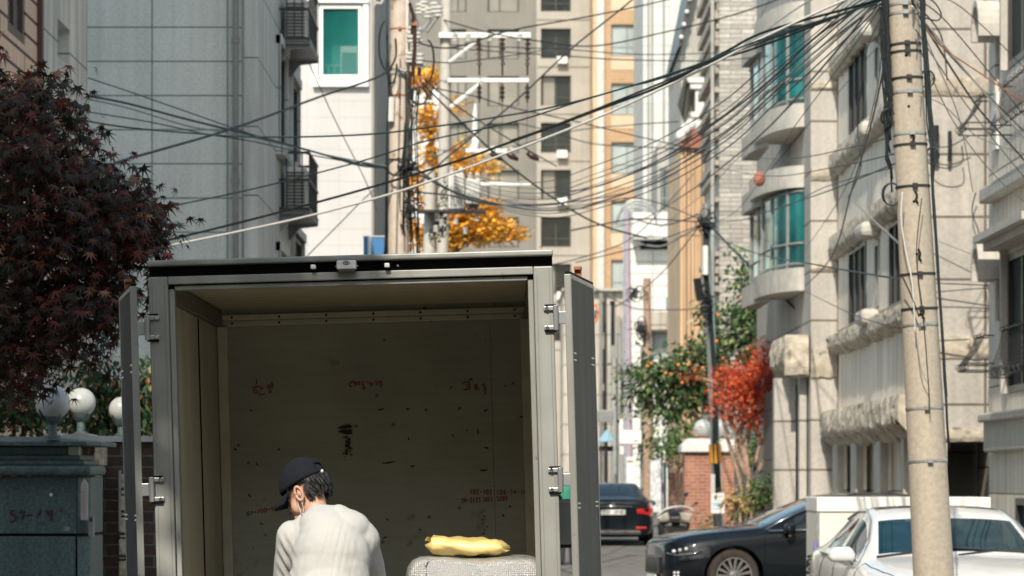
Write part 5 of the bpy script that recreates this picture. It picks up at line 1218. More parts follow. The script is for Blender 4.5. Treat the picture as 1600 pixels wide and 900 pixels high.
# catenaries in front of the apartment block
far = [([(630,58),(700,75),(800,47),(923,25),(1040,0),(1100,-20)], 45, 60, 2.6, 'top thin cable slanting up across the apartment block'),
 ([(1005,-30),(987,0),(893,76),(800,163),(700,245),(640,300)], 50, 50, 2.6, 'steep diagonal cable crossing the apartment block from top right'),
 ([(690,30),(760,50),(833,63),(927,72),(1040,50),(1133,27),(1200,5),(1260,-20)], 62, 50, 2.4, 'sagging cable high over apartment and stone brick building'),
 ([(700,75),(800,82),(893,88),(967,93),(1100,95),(1200,88)], 62, 60, 1.8, 'level thin cable above the orange apartment windows'),
 ([(700,70),(800,74),(893,78),(1000,85),(1120,83)], 62, 70, 1.6, 'upper of two level thin cables by the orange apartment'),
 ([(660,130),(730,200),(800,262),(880,320),(940,352),(1010,372)], 55, 60, 2.8, 'black cable dropping right from the white insulators to the tangle'),
 ([(660,135),(740,150),(800,168),(900,190),(1000,214),(1120,240)], 55, 70, 2.0, 'cable dropping gently right across the shade-painted panels'),
 ([(668,128),(720,170),(800,220),(870,260)], 50, 60, 2.2, 'second diagonal cable below the white insulators'),
 ([(640,92),(700,98),(760,92),(840,80),(893,70)], 45, 62, 2.0, 'thin cable through the insulator strings'),
 ([(650,262),(700,235),(760,195),(800,163)], 42, 62, 2.0, 'thin cable climbing right from the tan pole'),
 ([(640,300),(700,305),(760,318),(830,320),(920,312),(1000,295),(1060,270)], 42, 72, 2.6, 'low sagging cable joining tan pole and leaning pole'),
 ([(645,260),(690,290),(740,312),(800,320),(870,318),(940,300)], 42, 72, 4, 'thick grey bunch of cables sagging right from the tan pole'),
 ([(650,270),(700,296),(750,312),(830,328),(900,326),(1000,310),(1100,345)], 42, 72, 2.4, 'lower sagging cable reaching the leaning pole head'),
 ([(800,190),(860,205),(930,225),(1045,232),(1100,240)], 80, 80, 1.6, 'thin far cable behind the orange apartment windows'),
 ([(800,230),(893,205),(990,195),(1060,190)], 80, 80, 1.6, 'thin far cable rising left over the orange apartment'),
 ([(893,360),(933,352),(1000,342),(1097,347)], 60, 72, 2.4, 'black cable ending at the leaning pole head from the left'),
 ([(820,420),(900,405),(987,372),(1050,310),(1085,270)], 62, 80, 1.8, 'thin cable curving up past the mauve pipe'),
 ([(960,480),(1000,455),(1040,420),(1095,350)], 90, 72, 1.8, 'thin cable linking wooden pole and leaning pole'),
 ([(920,445),(987,480),(1060,484),(1110,480)], 90, 74, 1.8, 'thin cable sagging between the small alley poles'),
 ([(900,410),(1000,385),(1100,350)], 70, 72, 1.6, 'straight thin cable up to the leaning pole head'),
 ([(985,340),(1030,352),(1065,345),(1090,335)], 90, 74, 2.6, 'cable loop over the white ribbed balcony'),
 ([(985,378),(1030,385),(1060,372),(1100,350)], 90, 74, 3.0, 'pale cable below the white ribbed balcony'),
 ([(1100,347),(1150,345),(1200,330),(1290,300),(1340,280),(1400,255)], 72, 26, 2.4, 'cable rising right from the leaning pole across the teal bay'),
 ([(1105,365),(1180,395),(1283,415),(1350,427),(1413,437)], 72, 26, 3.2, 'dark cable from leaning pole to near pole across the lower cornice window'),
 ([(1103,345),(1150,395),(1200,441),(1273,513),(1312,547)], 72, 56, 4, 'thick weathered cable slanting down to the rough stone hood'),
 ([(1110,330),(1200,330),(1290,292),(1395,262)], 72, 26, 1.8, 'thin level cable above the lower teal bay'),
 ([(1120,240),(1200,248),(1260,245),(1340,228),(1390,215)], 74, 26, 2.2, 'thin cable crossing under the upper bay parapet'),
 ([(1120,262),(1200,275),(1300,262),(1400,240)], 74, 26, 2.2, 'slightly lower thin cable under the upper bay parapet'),
 ([(1258,455),(1330,490),(1400,512)], 57, 30, 1.8, 'thin cable along the lower bay to the window'),
 ([(1390,-5),(1375,30),(1352,88),(1340,200),(1345,260),(1325,310)], 25, 40, 2.6, 'cable drooping straight down in front of the cornice windows'),
 ([(1392,10),(1385,80),(1362,190),(1330,300),(1300,400),(1258,447)], 25, 56, 3.0, 'long cable falling from near pole to the lower bay parapet'),
 ([(1392,20),(1380,60),(1370,140),(1340,250),(1300,330),(1250,400)], 25, 56, 1.6, 'thin companion of the long falling cable'),
 ([(1325,305),(1360,340),(1413,388)], 50, 26, 4, 'pale stay wire slanting to the near pole'),
 ([(1130,560),(1170,660-120),(1205,541)], 73, 62, 1.8, 'pale thin line through the persimmon tree'),
 ([(560,255),(600,262),(612,300),(600,400)], 42, 42, 2.2, 'cable dropping down beside the tan pole'),
 ]
for (pts, Ya, Yb, w_, l) in far: cab(l, pts, Ya, Yb, w_, 'cable_grey' if 'pale' in l or 'grey' in l else 'cable')
# fan of cables right of the near pole
fan = [([(1425,0),(1445,40),(1520,157),(1560,205),(1600,250),(1640,300)], 3.6, 'cable', 'thick black cable slanting down right from the near pole head'),
 ([(1425,10),(1500,100),(1560,170),(1600,215),(1650,270)], 3.2, 'cable_white', 'white cable slanting down right from the near pole head'),
 ([(1425,-4),(1460,62),(1540,120),(1600,160),(1650,190)], 2.6, 'cable_orange', 'orange cable running down to the right edge'),
 ([(1425,4),(1470,70),(1545,150),(1600,205)], 2.6, 'cable', 'black cable just above the white one, right of the near pole'),
 ([(1425,-6),(1475,30),(1550,118),(1600,180)], 2.2, 'cable', 'upper black cable reaching the right edge'),
 ([(1425,-12),(1500,10),(1600,105)], 1.8, 'cable', 'topmost thin cable towards the right edge'),
 ([(1425,14),(1460,90),(1500,190),(1520,300)], 1.8, 'cable_grey', 'grey cable falling down between pole and right building'),
 ([(1425,0),(1470,55),(1480,125)], 3.0, 'cable', 'short heavy cable end hanging right of the near pole'),
 ([(1430,45),(1500,150),(1570,240),(1620,300)], 2.2, 'cable_grey', 'grey cable under the thick slanting one'),
 ([(1430,60),(1490,190),(1560,280),(1620,330)], 1.8, 'cable_grey', 'lowest grey cable reaching the right wall'),
 ([(1436,150),(1475,165),(1530,215),(1600,240)], 1.6, 'cable_grey', 'thin grey line past the upper window basket'),
 ([(1440,210),(1462,228),(1485,228),(1515,212)], 1.8, 'cable', 'little sagging wire at the upper wall brackets'),
 ([(1440,240),(1470,262),(1502,255),(1503,228)], 1.8, 'cable', 'lower sagging wire loop at the wall brackets'),
 ([(1445,442),(1500,444),(1545,446)], 1.8, 'cable', 'thin level wire on the cream wall, upper'),
 ([(1450,458),(1500,453),(1545,450)], 1.6, 'cable', 'thin level wire on the cream wall, middle'),
 ([(1455,533),(1500,531),(1515,530)], 1.8, 'cable', 'thin level wire to the lower window basket'),
 ([(1445,368),(1500,390),(1545,408)], 1.4, 'cable_grey', 'faint wire slanting across the cream wall'),
 ([(1425,-8),(1455,0),(1470,20),(1465,32),(1445,28)], 2.2, 'cable', 'curled cable loop right of the near pole head'),
 ([(1525,300),(1519,330),(1530,365),(1545,430)], 1.8, 'cable', 'wire dropping down to the arched hood'),
 ([(1410,300),(1408,340),(1414,385),(1425,440),(1430,520)], 2.0, 'cable_white', 'white wire down the left of the near pole'),
 ([(1440,310),(1432,400),(1442,490),(1450,590),(1452,640)], 1.6, 'cable', 'thin wire snaking down the front of the near pole'),
 ([(1410,432),(1425,465),(1436,495)], 2.2, 'cable', 'dark wire crossing the near pole diagonally'),
 ([(1428,490),(1438,570),(1450,600)], 1.4, 'cable_grey', 'grey wire down the front of the near pole')]
for (pts, w_, m_, l) in fan:
    deep = l.startswith(('thin level', 'faint wire', 'little', 'lower sagging', 'wire dropping')); ya = 45.3 if deep else 24.75; yb = 45.2 if deep else (24.75 if 'near pole' in l and pts[-1][0] < 1455 else 34)
    cab(l, pts, ya, yb, w_, m_)
# cables leaving the pole head upward left, beyond the top of the frame
for k, (x1, y1) in enumerate(((1180,-20),(1240,-40),(1120,-30),(1300,-60))):
    cab(['pale cable rising left out of the frame above the teal bay','black cable rising left out of the frame, second from right','black cable rising left out of the frame, leftmost','short black cable rising left by the near pole head'][k], [(1380,-30+8*k),(1300,-10-6*k),(x1,y1)], 25, 40, 2.6, 'cable_white' if k == 0 else 'cable')
cab('straight white cable from the top edge to the teal bay', [(1330,-30),(1258,5),(1200,45)], 30, 40, 3, 'cable_white')
# ---------------------------------------------------------------- cars
def carpaint(name, col, rough=.5, metal=0, flake=.05):
    return mat(name, col, rough, metal=metal, var=flake, scale=3, spec=.12, coat=.7)
M['paint_black'] = carpaint('black_car_paint', (.004,.007,.011)); M['paint_white'] = carpaint('white_car_paint', (.66,.66,.65), .3, 0)
M['car_glass'] = mat('dark_car_glass', (.012,.018,.022), .03, var=.3, spec=.8, scale=.7)
M['car_glass_clear'] = mat('clear_car_glass', (.010,.045,.062), .03, var=.3, spec=.8, alpha=.72)
M['tyre'] = mat('tyre', (.035,.028,.024), .8, var=.2, bump=.2)
M['alloy'] = mat('alloy_rim', (.55,.55,.55), .25, metal=.9, var=.05)
M['lamp_clear'] = mat('clear_lamp', (.06,.065,.07), .12, metal=.2, var=.6, scale=14, spec=.6)
M['lamp_red'] = mat('red_lamp', (.50,.02,.015), .12, var=.4, scale=12, spec=.8, coat=.5)
M['lamp_white'] = mat('lamp_lens', (.85,.87,.88), .08, var=.1)
M['seat'] = mat('dark_seat', (.035,.036,.04), .7)
def mirror_y(pts): return [(x, -y, z) for x, y, z in pts]
def car(name, label, kind, L, st, paint, glassm, wheels, wheel_r=.33, spokes=14, plate=None, group=None):
    """st: stations front to rear (x, w, zb, zbelt, wr, ztop, tag)"""
    t = thing(name, label, 'car', (0,0,0), group)
    rows = []
    for (x, w_, zb, zs, wr, zt, tg) in st:
        half = [(x,0,zb),(x,w_*.80,zb),(x,w_*.95,zb+.07),(x,w_*1.0,zb+.28*(zs-zb)+.05),(x,w_*1.0,zb+.62*(zs-zb)),(x,w_*.985,zs-.07),(x,w_*.945,zs),
                (x,wr,zt-.055),(x,wr*.955,zt-.026),(x,wr*.55,zt-.004),(x,0,zt)]
        rows.append(half)
    nh = len(rows[0]); mb = MB(); ring = []
    for r in rows:
        full = r + [(p[0], -p[1], p[2]) for p in r[-2:0:-1]]
        ring.append(full)
    nu = len(ring[0]); pts = [p for r in ring for p in r]; b = 0
    mb.v = [Vector(p) for p in pts]
    tags = [s[6] for s in st]
    def midx(i, j):
        jj = j if j < nh-1 else nu-1-j     # strip index mirrored
        tg = tags[i]
        if 'W' in tg and jj in (8,9): return 1          # windscreens
        if 'S' in tg and jj == 6: return 2              # side glass
        if 'H' in tg and jj in (4,): return 3           # headlamp
        if 'T' in tg and jj in (4,5): return 4           # tail lamp
        if 'R' in tg and jj in (8,9): return 5          # sunroof
        return 0
    for i in range(len(ring)-1):
        for j in range(nu):
            j2 = (j+1) % nu; mb.f.append((i*nu+j, i*nu+j2, (i+1)*nu+j2, (i+1)*nu+j)); mb.m.append(midx(i, j))
    # closed ends: shrink to a centre grid by fans of quads
    for i, sgn in ((0, 1), (len(ring)-1, -1)):
        for j in range(nh-1):
            k1, k2 = (nu-j) % nu, nu-j-1
            if j == 0: mb.f.append((i*nu+0, i*nu+1, i*nu+nu-1)); mb.m.append(0)
            elif j < nh-2: mb.f.append((i*nu+j, i*nu+j+1, i*nu+nu-j-1, i*nu+nu-j)); mb.m.append(0)
            else: mb.f.append((i*nu+j, i*nu+j+1, i*nu+nu-j)); mb.m.append(0)
    body = mb.build('body', [paint, glassm, glassm, M['lamp_clear'], M['lamp_red'], M['car_glass']], t, smooth=True)
    # creases keep glass edges crisp
    s = body.modifiers.new('sub', 'SUBSURF'); s.levels = 2; s.render_levels = 2
    apply_mods(body)
    # wheel arches
    for (wx) in wheels:
        for sy in (1, -1):
            cm = MB(); cm.cyl((wx, sy*.55, wheel_r), (wx, sy*1.3, wheel_r), wheel_r+.055, n=36)
            co = cm.build('cutter', paint, None); md = body.modifiers.new('cut', 'BOOLEAN'); md.operation = 'DIFFERENCE'; md.object = co; md.solver = 'EXACT'
            apply_mods(body); bpy.data.objects.remove(co)
    # separate the glass and the lamps into parts of their own
    names = {1: 'windscreen', 2: 'side_window', 3: 'headlight', 4: 'tail_light', 5: 'sunroof'}
    me = body.data; bm0 = bmesh.new(); bm0.from_mesh(me)
    for k, nm in names.items():
        for side in ((1, -1) if k in (2, 3, 4) else ((2, -2) if k == 1 else (0,))):
            bmc = bm0.copy(); 
            dele = [f for f in bmc.faces if f.material_index != k or (abs(side) == 1 and f.calc_center_median().y*side < 0) or (side == 2 and f.calc_center_median().x < 0) or (side == -2 and f.calc_center_median().x > 0)]
            if len(dele) == len(bmc.faces): bmc.free(); continue
            bmesh.ops.delete(bmc, geom=dele, context='FACES')
            # push out by a hair so that the pane sits proud of its seal
            m2 = bpy.data.meshes.new(nm); bmc.to_mesh(m2); bmc.free(); m2.materials.append([0, glassm, glassm, M['lamp_clear'], M['lamp_red'], M['car_glass']][k])
            for p in m2.polygons: p.material_index = 0; p.use_smooth = True
            nm2 = 'rear_window' if side == -2 else nm
            o = bpy.data.objects.new(nm2, m2); C.objects.link(o); o.parent = t; WO[o.name] = Vector()
    dele = [f for f in bm0.faces if f.material_index in names]; bmesh.ops.delete(bm0, geom=dele, context='FACES'); bm0.to_mesh(me); bm0.free()
    for p in me.polygons: p.use_smooth = True
    me.set_sharp_from_angle(angle=radians(38))
    # interior tub so that the open window areas do not look through
    W = max(s_[1] for s_ in st)
    mb = MB(); mb.box(-1.9, 1.0, -W*.80, W*.80, .35, .80); mb.box(.72, .98, -W*.78, W*.78, .8, .93); tub = mb.build('dashboard_tub', M['seat'], t, bevel=.04)
    for (sx, sy) in ((-.08,.38),(-.08,-.38),(-1.1,.38),(-1.1,-.38)):
        mb = MB(); mb.box(sx-.05, sx+.45, sy-.25, sy+.25, .8, .92); mb.obox((sx-.12, sy, .98), (.14, .48, .50), Matrix.Rotation(radians(-14),3,'Y')); mb.obox((sx-.2, sy, 1.22), (.09,.26,.14), Matrix.Rotation(radians(-14),3,'Y')); mb.build('seat', M['seat'], t, bevel=.05)
    mb = MB(); cw = Vector((.58, .38, .90)); mb.tube([cw + Vector((.18*sin(a)*.35, .18*cos(a), .18*sin(a)*.94)) for a in [2*pi*k/24 for k in range(25)]], .014, 6); mb.tube([cw+Vector((0,-.17,0)),cw+Vector((.03,0,-.01)),cw+Vector((0,.17,0))], .018, 6); mb.tube([cw+Vector((.03,0,-.01)), cw+Vector((.25,0,-.08))], .03, 8); mb.build('steering_wheel', M['black'], t, smooth=True)
    # wheels
    for wx in wheels:
        for sy in (1, -1):
            y = sy*(W-.11); r = wheel_r; MY = Matrix.Rotation(radians(-90*sy), 3, 'X')
            mb = MB(); mb.lathe([(.0,-.10),(r*.62,-.10),(r*.62,-.02),(.0,-.02)], (wx, y, r), 28, MY); wd = mb.build('wheel', M['steel_dark'], t, smooth=True, auto=40)
            mb = MB(); mb.lathe([(r*.68,-.10),(r*.93,-.10),(r,-.06),(r,.06),(r*.93,.10),(r*.80,.105),(r*.70,.09),(r*.68,.0)], (wx, y, r), 40, MY); ty = mb.build('tyre', M['tyre'], wd, smooth=True, auto=50)
            mb = MB(); n = 40
            for (ra, rb, da, db) in ((r*.655,r*.70,.03,.095),):
                for q in range(n):
                    a, c = 2*pi*q/n, 2*pi*(q+1)/n
                    vs = []
                    for (rr_, dd) in ((ra,da),(rb,da),(rb,db),(ra,db)):
                        for an in (a, c): vs.append(Vector((wx,y,r)) + MY @ Vector((rr_*cos(an), rr_*sin(an), dd)))
                    mb.add(vs, [(0,1,3,2),(2,3,5,4),(4,5,7,6),(6,7,1,0)])
            for q in range(spokes):
                a = 2*pi*q/spokes; dirv = Vector((cos(a), sin(a), 0)); sd = Vector((-sin(a), cos(a), 0)); wdt = .016
                p = [dirv*.05 - sd*wdt*.8, dirv*.05 + sd*wdt*.8, dirv*r*.67 + sd*wdt*1.2, dirv*r*.67 - sd*wdt*1.2]
                vs = [Vector((wx,y,r)) + MY @ (v_ + Vector((0,0,d_))) for d_ in (.045,.085) for v_ in p]
                for q2 in (4,5): vs[q2] = vs[q2] - MY @ Vector((0,0,.02))
                mb.add(vs, [(0,3,2,1),(4,5,6,7),(0,1,5,4),(1,2,6,5),(2,3,7,6),(3,0,4,7)])
            mb.lathe([(.0,.03),(.062,.03),(.058,.078),(.03,.084),(.0,.085)], (wx, y, r), 16, MY); mb.build('rim', M['alloy'], wd)
    # door mirrors
    for sy in (1, -1):
        mb = MB(); mb.prism([(.79,sy*(W-.06),.89),(.79,sy*(W+.15),.895),(.79,sy*(W+.165),.95),(.79,sy*(W+.14),1.02),(.79,sy*(W-.03),1.03),(.79,sy*(W-.07),.96)], (.11,0,0))
        o = mb.build('door_mirror', paint, t, smooth=True, bevel=.035); mb = MB(); mb.tube([(.84, sy*(W-.06), .90), (.84, sy*(W+.02), .94)], .03, 8); mb.build('mirror_arm', M['black'], o)
        mb = MB(); mb.lathe([(0,0),(.075,0),(.07,.004),(0,.004)], (.775, sy*(W+.045), .96), 16, Matrix.Rotation(radians(-90),3,'Y')); mb.build('mirror_glass', M['chrome'], o)
    return t, body
SED = [ # x, halfw, zbottom, zbelt, wroof, ztop, tag
 (2.44,.52,.36,.66,.46,.74,''), (2.40,.70,.26,.70,.60,.80,''), (2.30,.82,.22,.745,.70,.85,'H'), (2.12,.89,.20,.79,.74,.895,'H'), (1.90,.92,.20,.83,.76,.93,''),
 (1.60,.93,.20,.865,.78,.965,''), (1.30,.93,.20,.89,.78,.99,''), (1.16,.93,.20,.90,.77,1.00,''), (1.10,.93,.20,.91,.76,1.01,'W'), (.70,.93,.20,.93,.70,1.19,'WS'), (.32,.93,.20,.94,.64,1.345,'S'), (.20,.93,.20,.945,.625,1.385,'S'),
 (-.05,.93,.20,.95,.61,1.425,'RS'), (-.20,.93,.20,.955,.605,1.435,'R'), (-.28,.93,.20,.955,.60,1.44,'RS'), (-.75,.93,.20,.965,.595,1.435,'S'), (-1.05,.93,.20,.97,.60,1.41,'S'), (-1.15,.93,.20,.975,.605,1.395,'W'),
 (-1.48,.93,.20,.99,.65,1.275,'W'), (-1.80,.925,.20,1.0,.70,1.135,''), (-1.88,.92,.21,1.005,.71,1.11,''), (-2.10,.91,.22,1.0,.72,1.095,'T'), (-2.30,.87,.24,.98,.70,1.085,'T'), (-2.40,.82,.27,.93,.68,1.03,''), (-2.43,.74,.32,.88,.60,.97,'')]
def seam(par, pts, r=.004, m='black', nm='door_seam'):
    mb = MB(); mb.tube(pts, r, 4); return mb.build(nm, M[m], par)
def surf_seam(par, body, pts, axis='z', sgn=1, r=.0045, nm='panel_gap'):
    """a dark gap line laid on the body surface; pts are (x, y) seen from above or (x, z) seen from the side"""
    fine = []
    for p, q in zip(pts, pts[1:]):
        for k in range(8): fine.append((p[0]+(q[0]-p[0])*k/8, p[1]+(q[1]-p[1])*k/8))
    fine.append(pts[-1]); out = []
    for u, v in fine:
        if axis == 'z': ok, loc, nn, ix = body.ray_cast(Vector((u, v, 3)), Vector((0, 0, -1)))
        else: ok, loc, nn, ix = body.ray_cast(Vector((u, sgn*3, v)), Vector((0, -sgn, 0)))
        if ok: out.append(loc + nn*.001)
    if len(out) < 3: return
    mb = MB(); mb.tube(out, r, 4); mb.build(nm, M['rubber'], par)
def gaps(t, body, k=1.0):
    for s in (1, -1):
        surf_seam(t, body, [(2.28,.66*s),(1.9,.755*s),(1.5,.80*s),(1.16,.80*s)])
        surf_seam(t, body, [(1.14,.28*k),(1.14,.60*k),(1.15,.93*k)], 'y', s); surf_seam(t, body, [(-.22,.26*k),(-.22,.93*k)], 'y', s); surf_seam(t, body, [(-1.12,.50*k),(-1.16,.75*k),(-1.05,.94*k)], 'y', s)
        surf_seam(t, body, [(-1.9,.70*s),(-2.2,.69*s),(-2.38,.60*s)])
    surf_seam(t, body, [(2.30,-.62),(2.34,0),(2.30,.62)])
# black sedan broadside
t, body = car('parked_car', 'glossy black sedan parked broadside with multi spoke front wheel, right', 's', 4.9, SED, M['paint_black'], M['car_glass'], (1.56, -1.40), .345, 15)
W = .93
for sy in (1,-1):
    mb = MB(); mb.tube([(1.13,sy*.885,.955),(.70,sy*.72+.0,1.150),(.32,sy*.65,1.30),(-.2,sy*.615,1.39),(-.75,sy*.61,1.385),(-1.18,sy*.66,1.30)], .013, 5); mb.tube([(1.10,sy*.905,.935),(0,sy*.90,.95),(-1.3,sy*.90,.975)], .012, 5)
    mb.build('chrome_trim', M['chrome'], t, smooth=True)
    mb = MB(); mb.box(-1.0, .95, min(sy*.925,sy*.94), max(sy*.925,sy*.94), .27, .295); mb.build('sill_strip', M['chrome'], t)
    for x in (.10, -.95):
        mb = MB(); mb.box(x-.12, x+.10, min(sy*.935,sy*.96), max(sy*.935,sy*.96), .80, .825); mb.build('door_handle', M['chrome'], t, bevel=.008)
    mb = MB()
    for k, (dx, dz) in enumerate(((0,0),(-.075,.02),(-.15,.04))): mb.sphere((2.335+dx, sy*(.765+ -dx*.42), .665+dz*.8), (.028,.026,.024), 10, 8)
    mb.build('headlight_lens', M['lamp_white'], t, smooth=True)
    mb = MB()
    for dx in (0, -.045):
        for dz in (0, .045): mb.sphere((2.335+dx, sy*(.79-dx*.3), .34+dz), .018, 8, 6)
    mb.build('fog_light', M['lamp_white'], t, smooth=True)
    mb = MB(); mb.tube([(2.41,sy*.66,.64),(2.31,sy*.805,.615),(2.10,sy*.895,.64),(2.0,sy*.92,.68)], .010, 5); mb.build('headlight_trim', M['chrome'], t, smooth=True)
mb = MB(); mb.box(2.42, 2.455, -.42, .42, .36, .60); gr = mb.build('grille', M['black'], t, bevel=.02)
mb = MB()
for i in range(15): mb.box(2.456, 2.466, -.40+i*.055, -.392+i*.055, .37, .59)
mb.build('grille_bars', M['chrome'], gr)
mb = MB(); mb.box(2.462, 2.474, -.26, .26, .25, .35); mb.build('number_plate', M['frame_white'], t)
gaps(t, body)
yaw = 10; Yc = 43.3
fx, fy = X(1006, Yc-.6), Yc - .6
an = radians(180+yaw); t.rotation_euler = (0,0,an)
t.location = (fx - cos(an)*2.44 + .13, fy - sin(an)*2.44 - .0, 0)
# white sedan facing the camera
t, body = car('parked_car', 'white sedan facing the camera behind the near concrete pole', 's', 4.8, [(s_[0]*.99,s_[1]*.985,s_[2]*.955,s_[3]*.955,s_[4],s_[5]*.955,s_[6]) for s_ in SED], M['paint_white'], M['car_glass_clear'], (1.54,-1.38), .33, 10)
for sy in (1,-1):
    mb = MB(); mb.tube([(1.10,sy*.87,.91),(.69,sy*.705,1.10),(.31,sy*.635,1.245),(-.2,sy*.60,1.325),(-.75,sy*.595,1.32),(-1.15,sy*.645,1.24)], .012, 5); mb.tube([(1.08,sy*.89,.893),(0,sy*.88,.908),(-1.3,sy*.88,.93)], .010, 5); mb.build('window_trim', M['chrome'], t, smooth=True)
mb = MB(); mb.tube([(1.13,-.70,.945),(1.0,-.05,1.02),(1.04,.62,.985)], .012, 5); mb.tube([(1.13,.0,.96),(1.02,.35,1.0),(1.0,.68,1.0)], .012, 5); mb.build('wiper', M['black'], t)
mb = MB(); mb.box(2.38, 2.43, -.40, .40, .40, .58); mb.build('grille', M['black'], t, bevel=.02)
mb = MB(); mb.box(2.43, 2.44, -.26, .26, .28, .38); mb.build('number_plate', M['frame_white'], t)
mb = MB(); mb.box(.34, .40, -.12, .12, 1.19, 1.25); mb.build('rear_view_mirror', M['black'], t, bevel=.02)
gaps(t, body, .955)
t.rotation_euler = (0,0,radians(-90+1.5)); Yw = 26.9; t.location = (X(1502, Yw), Yw+1.5, 0)
# black sedan seen from behind
t, body = car('parked_car', 'black sedan seen from behind with red tail lights beside the truck door', 's', 4.8, SED, M['paint_black'], M['car_glass'], (1.56,-1.40), .33, 10)
mb = MB(); mb.box(-2.452, -2.435, -.27, .27, .72, .83); np_ = mb.build('number_plate', M['frame_white'], t)
mb = MB()   # plate characters as short strokes: 3 digits, a syllable, 4 digits
segs = {'0':'abcdef','1':'bc','2':'abged','3':'abgcd','4':'fgbc','7':'abc','8':'abcdefg','9':'abcfgd','6':'afgedc','5':'afgcd'}
def seg7(mb, ch, ox, oz, w_, h_, T, r):
    L_ = {'a':[(0,1),(1,1)],'b':[(1,1),(1,.5)],'c':[(1,.5),(1,0)],'d':[(0,0),(1,0)],'e':[(0,.5),(0,0)],'f':[(0,1),(0,.5)],'g':[(0,.5),(1,.5)]}
    for s_ in segs.get(ch, ''):
        (a, c), (d_, e) = L_[s_]; mb.tube([T(ox+a*w_, oz+c*h_), T(ox+d_*w_, oz+e*h_)], r, 4)
T2 = lambda u, z: Vector((-2.456, -u, z))
for i, ch in enumerate('37'): seg7(mb, ch, -.24+i*.055, .745, .035, .06, T2, .005)
mb.tube([T2(-.125,.80), T2(-.085,.80), T2(-.105,.765), T2(-.125,.755)], .005, 4); mb.tube([T2(-.07,.81), T2(-.07,.745)], .005, 4)
for i, ch in enumerate('1348'): seg7(mb, ch, -.02+i*.062, .745, .04, .06, T2, .006)
mb.build('plate_characters', M['black'], np_)
mb = MB(); mb.tube([(-2.42,-.42,.90),(-2.44,0,.905),(-2.42,.42,.90)], .018, 6); mb.build('chrome_bar', M['chrome'], t, smooth=True)
mb = MB(); mb.lathe([(.0,0),(.05,0),(.05,.012),(.0,.012)], (-2.44,0,.955), 16, Matrix.Rotation(radians(-90),3,'Y')); mb.build('emblem', M['chrome'], t)
for sy in (1,-1):
    mb = MB(); mb.prism([(-2.415,sy*.52,.745),(-2.415,sy*.52,.84),(-2.37,sy*.80,.87),(-2.30,sy*.885,.86),(-2.30,sy*.885,.77),(-2.38,sy*.78,.72)], (-.045,0,0)); mb.build('tail_light', M['lamp_red'], t, bevel=.015)
    mb = MB(); mb.box(-2.46, -2.42, min(sy*.50,sy*.74), max(sy*.50,sy*.74), .40, .45); mb.build('reflector', M['lamp_red'], t, bevel=.008)
mb = MB(); mb.box(-2.45, -2.40, -.62, .62, .27, .36); mb.build('bumper_insert', M['frame_dark'], t, bevel=.02)
mb = MB(); mb.tube([(-2.45,-.55,.375),(-2.46,0,.375),(-2.45,.55,.375)], .008, 5); mb.build('bumper_trim', M['chrome'], t)
mb = MB(); mb.prism([(-1.05,-.006,1.41),(-1.22,-.006,1.40),(-1.20,-.006,1.47)], (0,.012,0)); mb.build('roof_fin', M['black'], t)
gaps(t, body)
t.rotation_euler = (0,0,radians(90)); Yr = 71; t.location = (X(958,Yr), Yr+2.4, gz(Yr)-.02)

# parked scooter beside it
YS = 68
t = thing('scooter', 'silver and black motor scooter parked nose out beside the brick pillar', 'scooter', (X(1058,YS), YS, gz(YS)))
def S(px, py, d=0): return P(px, py, YS+d)
mb = MB(); mb.grid([S(px, py, d) for d, k in ((-.22,.9),(-.1,1),(.1,1),(.22,.9)) for px, py in [(1058+(a-1058)*k, b_) for a, b_ in ((1024,806),(1034,795),(1048,791),(1065,789),(1082,792),(1088,800))]], 6, 4)
o = mb.build('front_fairing', mat('silver_plastic', (.52,.52,.48), .3, spec=.6), t, smooth=True); s_ = o.modifiers.new('so','SOLIDIFY'); s_.thickness = .05; s_ = o.modifiers.new('su','SUBSURF'); s_.levels = 2; s_.render_levels = 2
mb = MB(); mb.prism([S(1025,809,-.2),S(1044,800,-.2),S(1047,812,-.2),S(1034,816,-.2)], (0,.4,0)); mb.build('side_panel', mat('gold_grey_plastic', (.36,.34,.29), .4), t, bevel=.03)
mb = MB(); mb.prism([S(1062,800,-.2),S(1084,803,-.2),S(1078,815,-.2),S(1064,813,-.2)], (0,.4,0)); mb.build('side_panel', bpy.data.materials['gold_grey_plastic'], t, bevel=.03)
mb = MB(); mb.prism([S(1047,808,-.22),S(1063,808,-.22),S(1061,817,-.22),S(1049,817,-.22)], (0,.3,0)); mb.build('headlight', M['black'], t, bevel=.02)
mb = MB(); mb.prism([S(1028,816,-.1),S(1080,816,-.1),S(1074,835,-.1),S(1060,858,-.1),S(1040,858,-.1),S(1030,838,-.1)], (0,.45,0)); mb.build('body', M['black'], t, bevel=.06)
for (px, r, d) in ((1040,.25,-.25),(1066,.25,.75)):
    mb = MB(); mb.lathe([(r*.6,-.05),(r*.9,-.055),(r,0),(r*.9,.055),(r*.6,.05)], Vector((X(px,YS), YS+d, gz(YS)+r)), 24, Matrix.Rotation(radians(90),3,'Y')); w_ = mb.build('wheel', M['tyre'], t, smooth=True)
mb = MB(); mb.tube([S(1030,803,-.05),S(1050,794,.1),S(1056,785,.1),S(1074,796,.1),S(1087,787,-.05)], .016, 6); mb.sphere(S(1088,786,-.05), (.045,.03,.035), 10, 8); mb.sphere(S(1072,772,-.05), (.05,.02,.05), 10, 8); mb.tube([S(1072,774,-.05),S(1066,792,.05)], .01, 5); mb.build('handlebar', M['black'], t, smooth=True)
mb = MB(); mb.prism([S(1046,805,.25),S(1066,805,.25),S(1068,796,.5),S(1044,796,.5)], (0,.6,-.04)); mb.build('seat', M['black'], t, bevel=.04)

